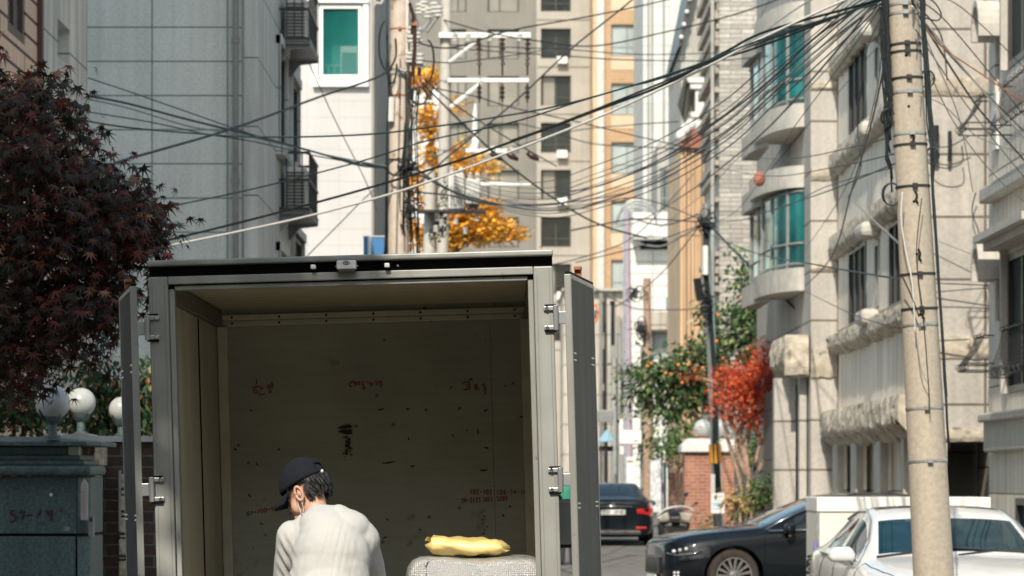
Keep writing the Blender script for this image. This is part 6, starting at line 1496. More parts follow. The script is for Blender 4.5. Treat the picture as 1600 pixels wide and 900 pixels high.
# white low cargo box between the cars
Yb = 35.0
t = thing('cargo_box', 'low white panelled cargo box standing between black sedan and white car', 'cargo box', (X(1410,Yb), Yb, 0))
mb = MB(); mb.box(X(1277,Yb), X(1547,Yb), Yb, Yb+1.3, .12, Z(800,Yb)); mb.build('side_panel', mat('cream_white_panel', (.76,.73,.66), .45, var=.03), t, bevel=.01)
mb = MB(); mb.box(X(1276,Yb), X(1548,Yb), Yb-.02, Yb+1.32, Z(800,Yb)+.002, Z(777,Yb)); mb.build('top_rim', M['frame_white'], t, bevel=.01)
mb = MB(); mb.box(X(1276,Yb)-.01, X(1280,Yb), Yb-.015, Yb-.001, .12, Z(801,Yb)); mb.build('edge_trim', M['steel'], t)
for k in (X(1300,Yb), X(1520,Yb)):
    for d in (.2, 1.1):
        mb = MB(); mb.box(k-.05, k+.05, Yb+d-.05, Yb+d+.05, 0, .118); mb.build('foot', M['steel_dark'], t)
# purple child's scooter handle
Yk = 34.2
t = thing('kick_scooter', 'purple child kick scooter with black grips beside the white cargo box', 'kick scooter', (X(1270,Yk), Yk, 0))
mb = MB(); mb.tube([P(1275,845,Yk), P(1268,900,Yk), P(1262,945,Yk)], .022, 8); mb.build('stem', mat('purple_paint', (.30,.22,.55), .4), t, smooth=True)
mb = MB(); mb.sphere(P(1266,881,Yk-.03), (.05,.05,.06), 12, 8); mb.tube([P(1262,870,Yk),P(1270,868,Yk),P(1273,880,Yk)], .02, 6); mb.tube([P(1262,895,Yk-.1),P(1269,885,Yk)], .02, 6); mb.build('brake_grip', M['black'], t, smooth=True)
mb = MB(); mb.sphere(P(1265,886,Yk-.08), .02, 8, 6); mb.build('bell', M['chrome'], t)
mb = MB(); mb.box(X(1262,Yk)-.06, X(1262,Yk)+.06, Yk, Yk+.5, .06, .09); mb.build('deck', M['black'], t, bevel=.01)
for d in (-.02, .55):
    mb = MB(); mb.lathe([(.0,-.015),(.05,-.015),(.05,.015),(.0,.015)], (X(1262,Yk), Yk+d, .05), 14, Matrix.Rotation(radians(90),3,'Y')); mb.build('wheel', M['tyre'], t)

# ---------------------------------------------------------------- box truck
TX, TY, ROLL = -.637, 14.0, radians(-1.6)
t = thing('box_truck', 'grey aluminium box truck, rear doors swung wide open, nearest vehicle', 'truck', (0,0,0))
TR = t
HW = .885; zt = 2.585; zf = .74
# shell
for s in (-1, 1):
    MB().box(min(s*.81,s*.875), max(s*.81,s*.875), .09, 2.86, zf, 2.50).build('side_wall', M['alu'], t)
MB().box(-.875, .875, .09, 2.92, 2.502, 2.56).build('roof', M['alu'], t)
MB().box(-.809, .809, 2.80, 2.86, zf+.002, 2.50).build('front_wall', M['alu'], t)
MB().box(-.86, .86, .02, 2.9, zf-.10, zf-.002).build('floor', mat('plywood_floor', (.33,.29,.22), .8, var=.25, scale=5), t)
# inner plywood lining
ply = mat('olive_plywood', (.41,.42,.365), .7, var=.16, scale=1.6, bump=.12, bscale=70, dirt=(.045,.038,.028), dscale=4.5, dthr=.66)
def scratched(m):
    n = m.node_tree; N = n.nodes; L = n.links; b = N['Principled BSDF']; src = b.inputs['Base Color'].links[0].from_socket
    tc = N.new('ShaderNodeTexCoord'); mp = N.new('ShaderNodeMapping'); mp.inputs['Scale'].default_value = (1.2, 1.2, 16); L.new(tc.outputs['Object'], mp.inputs[0])
    no = N.new('ShaderNodeTexNoise'); no.inputs['Scale'].default_value = 3; no.inputs['Detail'].default_value = 9; no.inputs['Roughness'].default_value = .7; L.new(mp.outputs[0], no.inputs['Vector'])
    mr = N.new('ShaderNodeMapRange'); mr.inputs[1].default_value = .3; mr.inputs[2].default_value = .7; mr.inputs[3].default_value = .91; mr.inputs[4].default_value = 1.08; L.new(no.outputs[0], mr.inputs[0])
    x = N.new('ShaderNodeMix'); x.data_type = 'RGBA'; x.blend_type = 'MULTIPLY'; x.inputs[0].default_value = 1; L.new(src, x.inputs[6]); L.new(mr.outputs[0], x.inputs[7])
    vo = N.new('ShaderNodeTexVoronoi'); vo.inputs['Scale'].default_value = 7.5; L.new(tc.outputs['Object'], vo.inputs['Vector'])
    m2 = N.new('ShaderNodeMapRange'); m2.inputs[1].default_value = .05; m2.inputs[2].default_value = .09; m2.inputs[3].default_value = .35; m2.inputs[4].default_value = 1; L.new(vo.outputs[0], m2.inputs[0])
    x2 = N.new('ShaderNodeMix'); x2.data_type = 'RGBA'; x2.blend_type = 'MULTIPLY'; x2.inputs[0].default_value = 1; L.new(x.outputs[2], x2.inputs[6]); L.new(m2.outputs[0], x2.inputs[7])
    L.new(x2.outputs[2], b.inputs['Base Color'])
scratched(ply)
lin = MB(); lin.box(-.80, .80, 2.305, 2.327, zf+.002, 2.498); li = lin.build('front_lining', ply, t)
for s in (-1, 1): MB().box(min(s*.797,s*.808), max(s*.797,s*.808), .10, 2.77, zf+.002, 2.40).build('side_lining', mat('olive_side_lining' if s < 0 else 'olive_side_lining_right', (.52,.51,.43), .7, var=.1, scale=1.5, streak=.15), t)
MB().box(-.80, .80, .10, 2.77, 2.488, 2.501).build('ceiling_lining', mat('ceiling_ply', (.45,.42,.32), .7, var=.12), t)
rail = mat('lining_rail', (.62,.60,.50), .5, var=.08)
# rails along the top of the front and side walls, with rivets
mb = MB(); mb.box(-.79, .79, 2.285, 2.303, 2.403, 2.430); mb.box(-.79, .79, 2.28, 2.303, 2.432, 2.462); r1 = mb.build('top_rail', rail, t, bevel=.004)
mb = MB()
for i in range(7):
    for z in (2.416, 2.447): mb.sphere((-.72+i*.24, 2.278, z), .006, 6, 4)
mb.build('rivet', M['rubber'], r1)
for s in (-1, 1):
    mb = MB(); mb.box(min(s*.77,s*.795), max(s*.77,s*.795), .10, 2.275, 2.40, 2.48); mb.build('ceiling_rail', mat('ceiling_rail_grey', (.13,.12,.10), .5) if s < 0 else bpy.data.materials['ceiling_rail_grey'], t, bevel=.004)
    mb = MB(); mb.box(min(s*.745,s*.794), max(s*.745,s*.794), 2.23, 2.302, zf+.01, 2.40); mb.build('corner_post', rail, t, bevel=.004)
    for yq in (1.25,): 
        mb = MB(); mb.box(min(s*.790,s*.796), max(s*.790,s*.796), yq, yq+.007, zf+.01, 2.39); mb.build('lining_joint', M['rubber'], t)
def wl(px, py):    # pixel on the photo -> local point on the front lining
    Yq = TY + 2.302; x = X(px, Yq) - TX; z = Z(py, Yq)
    # undo the roll about the root
    return Vector((x*cos(ROLL) - z*sin(ROLL), 2.302, x*sin(ROLL) + z*cos(ROLL)))
mb = MB(); a_, b_ = wl(765, 500), wl(768, 860); mb.box(a_.x-.001, a_.x+.001, 2.302, 2.304, 1.3, 2.39); mb.build('panel_joint', M['bark'], li)
red = mat('red_marker', (.34,.022,.016), .7, var=.3, scale=40)
def scrawl(name, lines, r=.0024, m=red):
    mb = MB()
    for ln in lines: mb.tube([wl(a, c) + Vector((0,-.001,0)) for a, c in ln], r, 4)
    return mb.build(name, m, li)
def z1(l, ox, oy, k): return [[(ox+a/k, oy+c/k) for a, c in ln] for ln in l]
# the three words and the number notes, stroke by stroke
w1 = [[(185,135),(190,165),(178,190)],[(140,215),(195,205),(215,208)],[(160,235),(155,255),(168,268),(188,262),(190,245),(175,232),(160,235)],[(228,200),(228,240)],[(228,218),(245,222)],[(205,255),(215,278),(240,282),(262,270)],
      [(312,190),(290,195),(285,215),(300,225),(315,212),(312,190)],[(328,160),(330,225)],[(328,182),(345,178)],[(330,198),(345,198)],[(318,235),(303,245),(305,260),(318,262),(325,248),(318,235)]]
w2 = [[(1095,152),(1070,160),(1055,185),(1062,205),(1085,205)],[(1085,160),(1095,170),(1115,165)],[(1108,160),(1105,195)],[(1118,155),(1118,200)],[(1130,160),(1135,185)],[(1150,155),(1150,190)],[(1165,165),(1185,160),(1180,180),(1165,185),(1195,185)],[(1218,150),(1222,165)],[(1185,205),(1200,205),(1205,225),(1190,235),(1180,222),(1185,205)],
      [(1230,172),(1250,168),(1245,195)],[(1262,165),(1268,205)],[(1268,180),(1282,178)],[(1295,162),(1318,158)],[(1300,178),(1325,175),(1310,190)],[(1325,155),(1345,165)],[(1350,150),(1352,175)],[(1335,195),(1362,188),(1350,218)]]
w3 = [[(215,290),(250,278),(330,272),(345,290),(342,330),(335,380)],[(288,318),(330,312)],[(300,345),(325,340)],[(235,395),(280,385),(340,382)],[(410,305),(430,330),(450,318),(455,300)],[(430,330),(420,360),(445,365),(455,350),(430,340)],[(415,385),(470,382),(492,378)],[(530,320),(560,300),(585,310),(560,330),(590,345),(550,350)],[(560,370),(600,375),(580,390)],[(555,400),(585,405),(575,430),(590,445),(575,465),(555,458)]]
scrawl('red_writing', z1(w1, 370, 570, 6)); scrawl('red_writing', z1(w2, 370, 570, 6)); scrawl('red_writing', z1(w3, 700, 570, 10))
dig = {'0':[[(.5,1),(.1,.8),(0,.4),(.3,0),(.7,.1),(.9,.6),(.5,1)]],'1':[[(.5,1),(.45,0)]],'2':[[(.1,.8),(.5,1),(.8,.75),(.1,0),(.9,.05)]],'3':[[(.1,.95),(.8,.9),(.4,.55),(.8,.3),(.5,0),(.1,.1)]],
       '4':[[(.2,1),(.1,.4),(.9,.45)],[(.7,.8),(.6,0)]],'5':[[(.9,1),(.3,.95),(.2,.55),(.7,.5),(.7,.1),(.1,0)]],'6':[[(.6,1),(.1,.4),(.4,0),(.8,.3),(.2,.45)]],'7':[[(.0,.75),(.1,1),(.9,.95),(.5,0)]],'9':[[(.8,.8),(.4,1),(.2,.6),(.7,.55),(.8,.9),(.6,0)]],'-':[[(.1,.5),(.9,.5)]],'.':[[(.4,.1),(.5,.0)]],' ':[]}
def write(txt, x0, y0, x1, y1, h):
    n = len(txt); out = []; cw = (x1-x0)/n
    for i, ch in enumerate(txt):
        ox = x0 + cw*i; oy = y0 + (y1-y0)*i/n
        for ln in dig[ch]: out.append([(ox + a*cw*.75 + R.uniform(-.3,.3), oy - c*h + R.uniform(-.3,.3)) for a, c in ln])
    return out
scrawl('red_numbers', write('102-103', 734, 772, 770, 773, 7.5) + write('106-54-109', 776, 773, 829, 772, 7.5), .0022)
scrawl('red_numbers', write('54-3125', 721, 786, 752, 784, 7) + write('1011', 755, 784, 770, 784, 7) + write('7209', 776, 783, 794, 782, 7), .0022)
scrawl('red_numbers', write('01-100-405', 386, 806, 440, 795, 7), .0022)
# black stencil block
mb = MB(); rr = random.Random(4); blk = mat('black_stencil', (.022,.012,.010), .7)
def smudge(mb, pts): mb.prism([wl(a,c)+Vector((0,-.0015,0)) for a, c in pts], (0,.002,0))
smudge(mb, [(526,669),(536,665),(545,663),(551,666),(548,669),(534,670)]); smudge(mb, [(528,675),(535,671),(552,671),(549,674),(551,678),(545,679),(538,678)])
for k in range(26):
    x, y = rr.choice([536,540,544,547]) + rr.uniform(-.6,.6), 681 + k*1.15
    smudge(mb, [(x,y),(x+rr.uniform(2.5,5),y+rr.uniform(-.4,.4)),(x+rr.uniform(2.5,4.5),y+2.2),(x,y+2)])
for (a, c) in ((538,713),(539,718)): smudge(mb, [(a,c),(a+1.6,c),(a+1.6,c+1.8),(a,c+1.8)])
mb.build('stencil_block', blk, li)
mb = MB()
for (a, c, d_, e) in ((597,724,618,721),(590,641,600,638),(634,638,640,639),(756,643,762,639),(812,653,819,648),(789,602,791,603),(704,606,706,603),(638,683,639,688),(706,680,709,680),(729,673,731,671),(746,670,748,678),(750,735,762,734),(641,728,648,728),(757,699,764,700),(388,771,392,777),(366,700,371,704),(406,816,412,820),(604,810,607,813),(598,841,605,838),(655,826,659,829),(830,741,834,743),(795,790,799,792),(825,793,829,797),(785,803,788,808),(434,700,438,704),(466,741,474,742),(371,694,374,697),(400,723,404,728),(391,640,395,643)):
    mb.tube([wl(a,c)+Vector((0,.001,0)), wl((a+d_)/2,(c+e)/2+.6)+Vector((0,0,0)), wl(d_,e)+Vector((0,.001,0))], [.002,.0042,.0015], 5)
for k in range(7): 
    a, c = 753+rr.uniform(-3,6), 800+k*5.5; smudge(mb, [(a,c),(a+rr.uniform(1.5,5),c+.5),(a+rr.uniform(1,4),c+2.2),(a,c+1.5)])
mb.build('scuff_marks', blk, li)
# rear frame
fm = M['alu_dark']
for s in (-1, 1):
    mb = MB(); mb.box(min(s*.800,s*HW), max(s*.800,s*HW), 0, .10, zf-.14, zt-.072); mb.build('rear_post', fm, t, bevel=.006)
    mb = MB(); mb.box(min(s*.775,s*.799), max(s*.775,s*.799), .028, .10, zf-.02, zt-.126); mb.build('inner_lip', fm, t, bevel=.004)
    mb = MB(); mb.box(min(s*.813,s*.816), max(s*.813,s*.816), -.0025, .0, zf-.1, zt-.11); mb.box(min(s*.868,s*.871), max(s*.868,s*.871), -.002, .0, zf-.1, zt-.08); mb.build('post_groove', M['frame_grey'], t)
mb = MB(); mb.box(-.799, .799, 0, .10, zt-.106, zt-.072); mb.build('header', fm, t, bevel=.004)
MB().box(-.774, .774, .022, .10, zt-.131, zt-.112).build('header_lip', fm, t, bevel=.004)
MB().box(-.798, .798, .03, .09, zt-.1115, zt-.1065).build('header_seal', M['rubber'], t)
MB().box(-HW, HW, .055, .10, zt-.0715, zt-.0255).build('black_shaded_gutter', M['rubber'], t)  # rubber gutter, coloured extra dark to carry the roof cap's shadow
MB().box(-HW-.004, HW+.004, -.012, .14, zt-.025, zt).build('roof_cap', fm, t, bevel=.007)
MB().box(-HW, HW, -.01, .10, zf-.26, zf-.142).build('rear_sill', fm, t, bevel=.01)
# lamp and small fittings over the opening
def tl(px, py, dy=0): 
    Yq = TY + dy; x = X(px, Yq) - TX; z = Z(py, Yq); return Vector((x*cos(ROLL) - z*sin(ROLL), dy, x*sin(ROLL) + z*cos(ROLL)))
c = tl(542, 416.5)
mb = MB(); mb.box(c.x-.043, c.x+.043, -.05, .013, c.z-.014, c.z+.024); o = mb.build('licence_lamp', M['frame_white'], t, bevel=.006)
mb = MB(); mb.box(c.x-.037, c.x+.037, -.044, .008, c.z-.026, c.z-.0145); mb.build('lamp_lens', M['frame_dark'], o, bevel=.003)
mb = MB(); mb.box(c.x-.05, c.x+.05, -.012, -.004, c.z-.002, c.z+.004); mb.build('lamp_screw', M['steel'], o)
mb = MB(); mb.tube([(c.x+.012*cos(a)*1.2, -.0515, c.z+.013+.007*sin(a)) for a in [2*pi*k/14 for k in range(15)]], .0015, 4); mb.tube([(c.x-.006,-.0515,c.z+.009),(c.x-.004,-.0515,c.z+.017)], .0015, 4); mb.tube([(c.x+.004,-.0515,c.z+.009),(c.x+.006,-.0515,c.z+.017)], .0015, 4); mb.tube([(c.x-.005,-.0515,c.z+.013),(c.x+.005,-.0515,c.z+.013)], .0015, 4); mb.build('lamp_mark', M['frame_dark'], o)
for px in (490, 605):
    c = tl(px, 418.5 if px == 490 else 416); mb = MB(); mb.box(c.x-.011, c.x+.011, -.035, .013, c.z-.006, c.z+.012); mb.build('rubber_stop', M['frame_white'], t, bevel=.003)
c = tl(621.5, 415); mb = MB(); mb.sphere((c.x, .01, c.z), .005, 8, 6); mb.build('screw', M['steel'], t)
# hinges
def hinge(s, py):
    c = tl(862 if s > 0 else 238, py); z = c.z
    mb = MB(); mb.box(min(s*(HW-.045),s*(HW+.012)), max(s*(HW-.045),s*(HW+.012)), -.014, -.001, z+.033, z+.052); mb.box(min(s*(HW-.045),s*(HW+.012)), max(s*(HW-.045),s*(HW+.012)), -.014, -.001, z-.052, z-.033)
    mb.cyl((s*(HW+.008), -.018, z-.055), (s*(HW+.008), -.018, z+.055), .012, n=12)
    mb.box(min(s*(HW+.02),s*(HW+.07)), max(s*(HW+.02),s*(HW+.07)), -.02, -.012, z-.028, z+.028)
    o = mb.build('hinge', M['steel'], t, bevel=.003)
    mb = MB()
    for zz_ in (z+.043, z-.043):
        for q in (.03,): mb.sphere((s*(HW-q), -.016, zz_), .009, 8, 6)
    mb.build('bolt', M['chrome'], o)
    mb = MB(); mb.box(min(s*(HW-.04),s*(HW+.01)), max(s*(HW-.04),s*(HW+.01)), -.012, -.001, z+.053, z+.060); mb.box(min(s*(HW-.04),s*(HW+.01)), max(s*(HW-.04),s*(HW+.01)), -.012, -.001, z-.062, z-.0535); mb.build('hinge_gasket', M['rubber'], o)
for s in (-1, 1):
    for py in (497, 750): hinge(s, py + (15 if s < 0 else 0))
# doors folded back along the sides; local frame: u along the door, v its thickness
def door(s, ang):
    e = thing('tmp', '', '', (0,0,0)); bpy.data.objects.remove(e)
    hx = s*(HW+.048); du = Vector((s*sin(ang), cos(ang), 0)); dv = Vector((-s*cos(ang), sin(ang), 0)); o0 = Vector((hx + s*.0, -.02, 0))
    def q(u, v, z): return o0 + du*u + dv*(-v) + Vector((0,0,z))
    def bx(mb, u0, u1, v0, v1, z0, z1):
        mb.add([q(u0,v0,z0),q(u1,v0,z0),q(u1,v1,z0),q(u0,v1,z0),q(u0,v0,z1),q(u1,v0,z1),q(u1,v1,z1),q(u0,v1,z1)], [(0,3,2,1),(4,5,6,7),(0,1,5,4),(1,2,6,5),(2,3,7,6),(3,0,4,7)])
    z0, z1, Wd = .66, 2.475, .86
    mb = MB(); bx(mb, .022, Wd-.022, .004, .026, z0+.022, z1-.022); d_ = mb.build('rear_door', M['door_skin'], t)
    mb = MB(); bx(mb, 0, .0215, 0, .030, z0, z1); bx(mb, Wd-.0215, Wd, 0, .030, z0, z1); bx(mb, .022, Wd-.022, 0, .030, z0, z0+.0215); bx(mb, .022, Wd-.022, 0, .030, z1-.0215, z1); mb.build('door_frame', M['alu_dark'], d_, bevel=.004)
    mb = MB(); bx(mb, 0, Wd, .004, .028, z1+.001, z1+.012); mb.build('door_seal', M['rubber'], d_, bevel=.003)
    mb = MB()
    for zz_ in (2.10, 2.13, 1.45, 1.47):
        for u in (.06, .10, Wd-.14, Wd-.08): mb.sphere(q(u, .027, zz_), .006, 8, 6)
    mb.build('rivet', M['chrome'], d_, smooth=True)
    mb = MB(); bx(mb, .38, .40, -.0, .03, z1+.013, z1+.04); bx(mb, .36, .42, -.0, .03, z1+.041, z1+.055); mb.build('door_stop', M['copper'], d_)
    mb = MB(); a, b2_ = q(.62,-.018,z0+.1), q(.62,-.018,z1-.1); mb.cyl(a, b2_, .014, n=10); mb.build('lock_rod', M['steel'], d_, smooth=True, auto=40)
    return d_
door(1, radians(8.2)); door(-1, radians(10.3))
# cab, chassis, wheels
cp = mat('cab_paint', (.10,.14,.22), .3, var=.03, coat=.6)
mb = MB(); mb.prism([(-.80,2.98,.55),(-.80,4.55,.55),(-.80,4.68,1.0),(-.80,4.30,1.75),(-.80,4.0,1.92),(-.80,2.98,1.95)], (1.60,0,0)); mb.build('cab', cp, t, bevel=.06)
mb = MB(); mb.add([(-.70,4.645,1.10),(.70,4.645,1.10),(.66,4.35,1.70),(-.66,4.35,1.70)], [(0,1,2,3)]); mb.v = [v_ + Vector((0,.02,0)) for v_ in mb.v]; mb.build('windscreen', M['car_glass'], t)
for s in (-1, 1):
    mb = MB(); mb.prism([(s*.803,3.3,1.15),(s*.803,4.45,1.15),(s*.803,4.2,1.72),(s*.803,3.3,1.72)], (s*.01,0,0)); mb.build('side_window', M['car_glass'], t)
    mb = MB(); mb.box(min(s*.90,s*1.03), max(s*.90,s*1.03), 3.55, 3.62, 1.20, 1.47); o = mb.build('wing_mirror', M['black'], t, bevel=.025)
    mb = MB(); mb.box(min(s*.915,s*1.015), max(s*.915,s*1.015), 3.543, 3.548, 1.22, 1.45); mb.build('mirror_glass', M['chrome'], o)
    mb = MB(); mb.tube([(s*.79,3.6,1.45),(s*.93,3.6,1.50),(s*.95,3.6,1.47)], .012, 6); mb.tube([(s*.79,3.6,1.15),(s*.94,3.6,1.2)], .012, 6); mb.build('mirror_arm', M['steel_dark'], o)
    MB().box(min(s*.30,s*.38), max(s*.30,s*.38), .05, 4.4, .42, .56).build('chassis_rail', M['steel_dark'], t)
    for wy in (1.0, 4.0):
        mb = MB(); MYr = Matrix.Rotation(radians(90),3,'Y'); r = .29; mb.lathe([(r*.6,-.09),(r*.92,-.09),(r,-.06),(r,.06),(r*.92,.09),(r*.6,.09)], (s*.68, wy, r), 32, MYr); w_ = mb.build('wheel', M['tyre'], t, smooth=True, auto=45)
        mb = MB(); mb.lathe([(0,-.06),(r*.6,-.08),(r*.6,.08),(0,.06)], (s*.68, wy, r), 24, MYr); mb.build('rim', M['steel'], w_, smooth=True, auto=40)
    mb = MB(); mb.box(min(s*.55,s*.80), max(s*.55,s*.80), -.03, .03, .46, .56); mb.build('tail_light', M['lamp_red'], t, bevel=.01)
t.location = (TX, TY, 0); t.rotation_euler = (0, ROLL, 0)

# bubble wrapped furniture in the truck and the parcel on it
def local_to_world(p): return Matrix.Translation((TX,TY,0)) @ Matrix.Rotation(ROLL,4,'Y') @ Vector(p)
bw, n_, b_ = newmat('bubble_wrap'); N = n_.nodes; L = n_.links
b_.inputs['Base Color'].default_value = (.42,.42,.41,1); b_.inputs['Roughness'].default_value = .25; b_.inputs['Specular IOR Level'].default_value = .9; b_.inputs['Subsurface Weight'].default_value = .15; b_.inputs['Subsurface Scale'].default_value = .01; b_.inputs['Coat Weight'].default_value = .6; b_.inputs['Coat Roughness'].default_value = .12
tc = N.new('ShaderNodeTexCoord'); vo = N.new('ShaderNodeTexVoronoi'); vo.inputs['Scale'].default_value = 105; vo.inputs['Randomness'].default_value = .35; L.new(tc.outputs['Object'], vo.inputs['Vector'])
no = N.new('ShaderNodeTexNoise'); no.inputs['Scale'].default_value = 9; no.inputs['Detail'].default_value = 4; L.new(tc.outputs['Object'], no.inputs['Vector'])
bp1 = N.new('ShaderNodeBump'); bp1.inputs['Strength'].default_value = .55; bp1.inputs['Distance'].default_value = .06; L.new(no.outputs[0], bp1.inputs['Height'])
bp2 = N.new('ShaderNodeBump'); bp2.inputs['Strength'].default_value = .9; bp2.inputs['Distance'].default_value = .006; bp2.invert = True; L.new(vo.outputs[0], bp2.inputs['Height']); L.new(bp1.outputs[0], bp2.inputs['Normal']); L.new(bp2.outputs[0], b_.inputs['Normal'])
YWp = 14.28
xl_, xr_ = X(633,YWp), X(856,YWp)-.01; zt_ = Z(868,YWp); zb_ = .755
mb = MB(); nu, nv = 44, 22; pts = []
def wrap_pt(u, v):   # closed rounded box skin, u around in the x-z section, v along depth
    pass
prof = []
n = 64; cxw, czw = (xl_+xr_)/2, (zb_+zt_)/2; hwx, hwz = (xr_-xl_)/2, (zt_-zb_)/2
rows = 16
for j in range(rows+1):
    v = j/rows; yy_ = YWp - .22 + .5*v; e = 1 - .10*(abs(2*v-1)**6)
    for i in range(n):
        a = 2*pi*i/n; p = 7.0; ca, sa = cos(a), sin(a)
        r = (abs(ca)**p + abs(sa)**p)**(-1/p)
        x = cxw + hwx*ca*r*e; z = czw + hwz*sa*r*e
        nn = noise.noise(Vector((x*5, yy_*5, z*5)))*.012 + noise.noise(Vector((x*14, yy_*14, z*14)))*.005
        z += nn - .016*math.exp(-((x-X(748,YWp))/.11)**2)*(1 if sa > 0 else 0); x += nn*.8
        x += -.012*math.exp(-((x-(X(668,YWp)))/.012)**2)
        yj = yy_ + .012*noise.noise(Vector((x*9, 0, z*9)))
        pts.append((x, yj, z))
mb.grid(pts, n, rows+1, closeu=True)
mb.f.append(tuple(range(n))[::-1]); mb.m.append(0); mb.f.append(tuple(rows*n+i for i in range(n))); mb.m.append(0)
o = mb.build('wrapped_furniture', bw, None, smooth=True, auto=70); tag(o, 'furniture wrapped in shiny bubble wrap standing in the truck bed', 'wrapped furniture')
mb = MB(); mb.tube([(X(667,YWp)+.004, YWp-.235, Z(900,YWp)), (X(666,YWp), YWp-.238, Z(880,YWp)), (X(672,YWp), YWp-.225, Z(871,YWp))], .003, 5); mb.build('wrap_edge', bw, o)
# yellow plastic parcel
par_m = mat('yellow_plastic', (.84,.64,.24), .32, var=.06, scale=5, spec=.6, coat=.3)
nb_ = par_m.node_tree; 
pc0, pc1 = P(667,852,YWp-.05), P(795,857,YWp-.05); mb = MB(); pts = []; nu, nv = 26, 40
for j in range(nv+1):
    v = j/nv; c = pc0.lerp(pc1, v); h = .040*(min(1, v/.07))**.6*(min(1,(1-v)/.16))**.7; w_ = .12*(min(1, v/.06))**.4*(min(1,(1-v)/.10))**.5
    if v < .03 or v > .97: h = max(h, .004)
    for i in range(nu):
        a = 2*pi*i/nu; ca, sa = cos(a), sin(a); r = (abs(ca)**2.6+abs(sa)**2.6)**(-1/2.6)
        p = Vector((c.x, c.y + .06 + w_*ca*r, c.z + h*sa*r))
        nn = noise.noise(Vector((p.x*14, p.y*20, p.z*18)))*.010 + noise.noise(Vector((p.x*38, p.y*30, p.z*40)))*.0035
        p.z += nn*(.3 + min(1,h/.03)); p.y += nn*.8
        if v < .05: p.x += .012*sin(a*3); p.z += .010*sa + .008
        if v > .93: p.x += .008*sin(a*4); p.z += .010*cos(a)
        pts.append(p)
mb.grid(pts, nu, nv+1, closeu=True); mb.f.append(tuple(range(nu))[::-1]); mb.m.append(0); mb.f.append(tuple(nv*nu+i for i in range(nu))); mb.m.append(0)
o = mb.build('parcel', par_m, None, smooth=True, auto=60); tag(o, 'crumpled pale yellow plastic parcel lying on the bubble wrap', 'parcel')

# ---------------------------------------------------------------- the mover
YPn = 13.2
def H(px, py, d=0): return P(px, py, YPn + d)
pr_ = thing('person', 'person in white T-shirt and black cap bending towards the open truck', 'person', (-.74, 13.05, 0))
def metamesh(name, parts, m, parent, vox=.012, smooth_it=4, disp=None, cut=None):
    mb = MB()
    for p in parts:
        if p[0] == 'T': mb.tube(p[1], p[2], 20)
        elif p[0] == 'E':
            b0 = len(mb.v); mb.sphere((0,0,0), p[2], 28, 18); Mx = p[3] if len(p) > 3 else Matrix.Identity(3)
            for k in range(b0, len(mb.v)): mb.v[k] = Vector(p[1]) + Mx @ mb.v[k]
            # tubes get round ends through their own spheres
    for p in parts:
        if p[0] == 'T':
            for q, r in zip(p[1], p[2]): mb.sphere(tuple(q), r*.995, 16, 10)
    o = mb.build(name, m, parent, smooth=True)
    r = o.modifiers.new('rm', 'REMESH'); r.mode = 'VOXEL'; r.voxel_size = vox; r.use_smooth_shade = True
    s = o.modifiers.new('sm', 'SMOOTH'); s.iterations = smooth_it; s.factor = .5
    apply_mods(o)
    if disp:
        me = o.data; off = WO[parent.name]; cs = [v_.co.copy() for v_ in me.vertices]; ns = [v_.normal.copy() for v_ in me.vertices]
        flat_ = []
        for p_, n__ in zip(cs, ns): flat_ += list(p_ + disp(p_ + off, n__))
        me.vertices.foreach_set('co', flat_); me.update()
    if cut:
        bm = bmesh.new(); bm.from_mesh(o.data); off = WO[parent.name]
        for (pt, nm) in cut:
            bmesh.ops.bisect_plane(bm, geom=bm.verts[:]+bm.edges[:]+bm.faces[:], plane_co=Vector(pt)-off, plane_no=nm, clear_outer=True)
        bm.to_mesh(o.data); bm.free()
    for p in o.data.polygons: p.use_smooth = True
    return o
# joints
hipL, hipR = Vector((-.84,13.02,.90)), Vector((-.66,13.02,.90))
pel = Vector((-.75,13.02,.95)); sp1 = Vector((-.74,13.06,1.12)); sp2 = Vector((-.735,13.12,1.29)); sp3 = Vector((-.755,13.19,1.40)); nk = Vector((-.815,13.25,1.475))
hd = Vector((-.872,13.30,1.577))
shL, shR = Vector((-.925,13.20,1.385)), Vector((-.605,13.20,1.375))
elL, elR = Vector((-.955,13.36,1.13)), Vector((-.575,13.38,1.13)); wrL, wrR = Vector((-.915,13.62,.985)), Vector((-.60,13.66,.985))
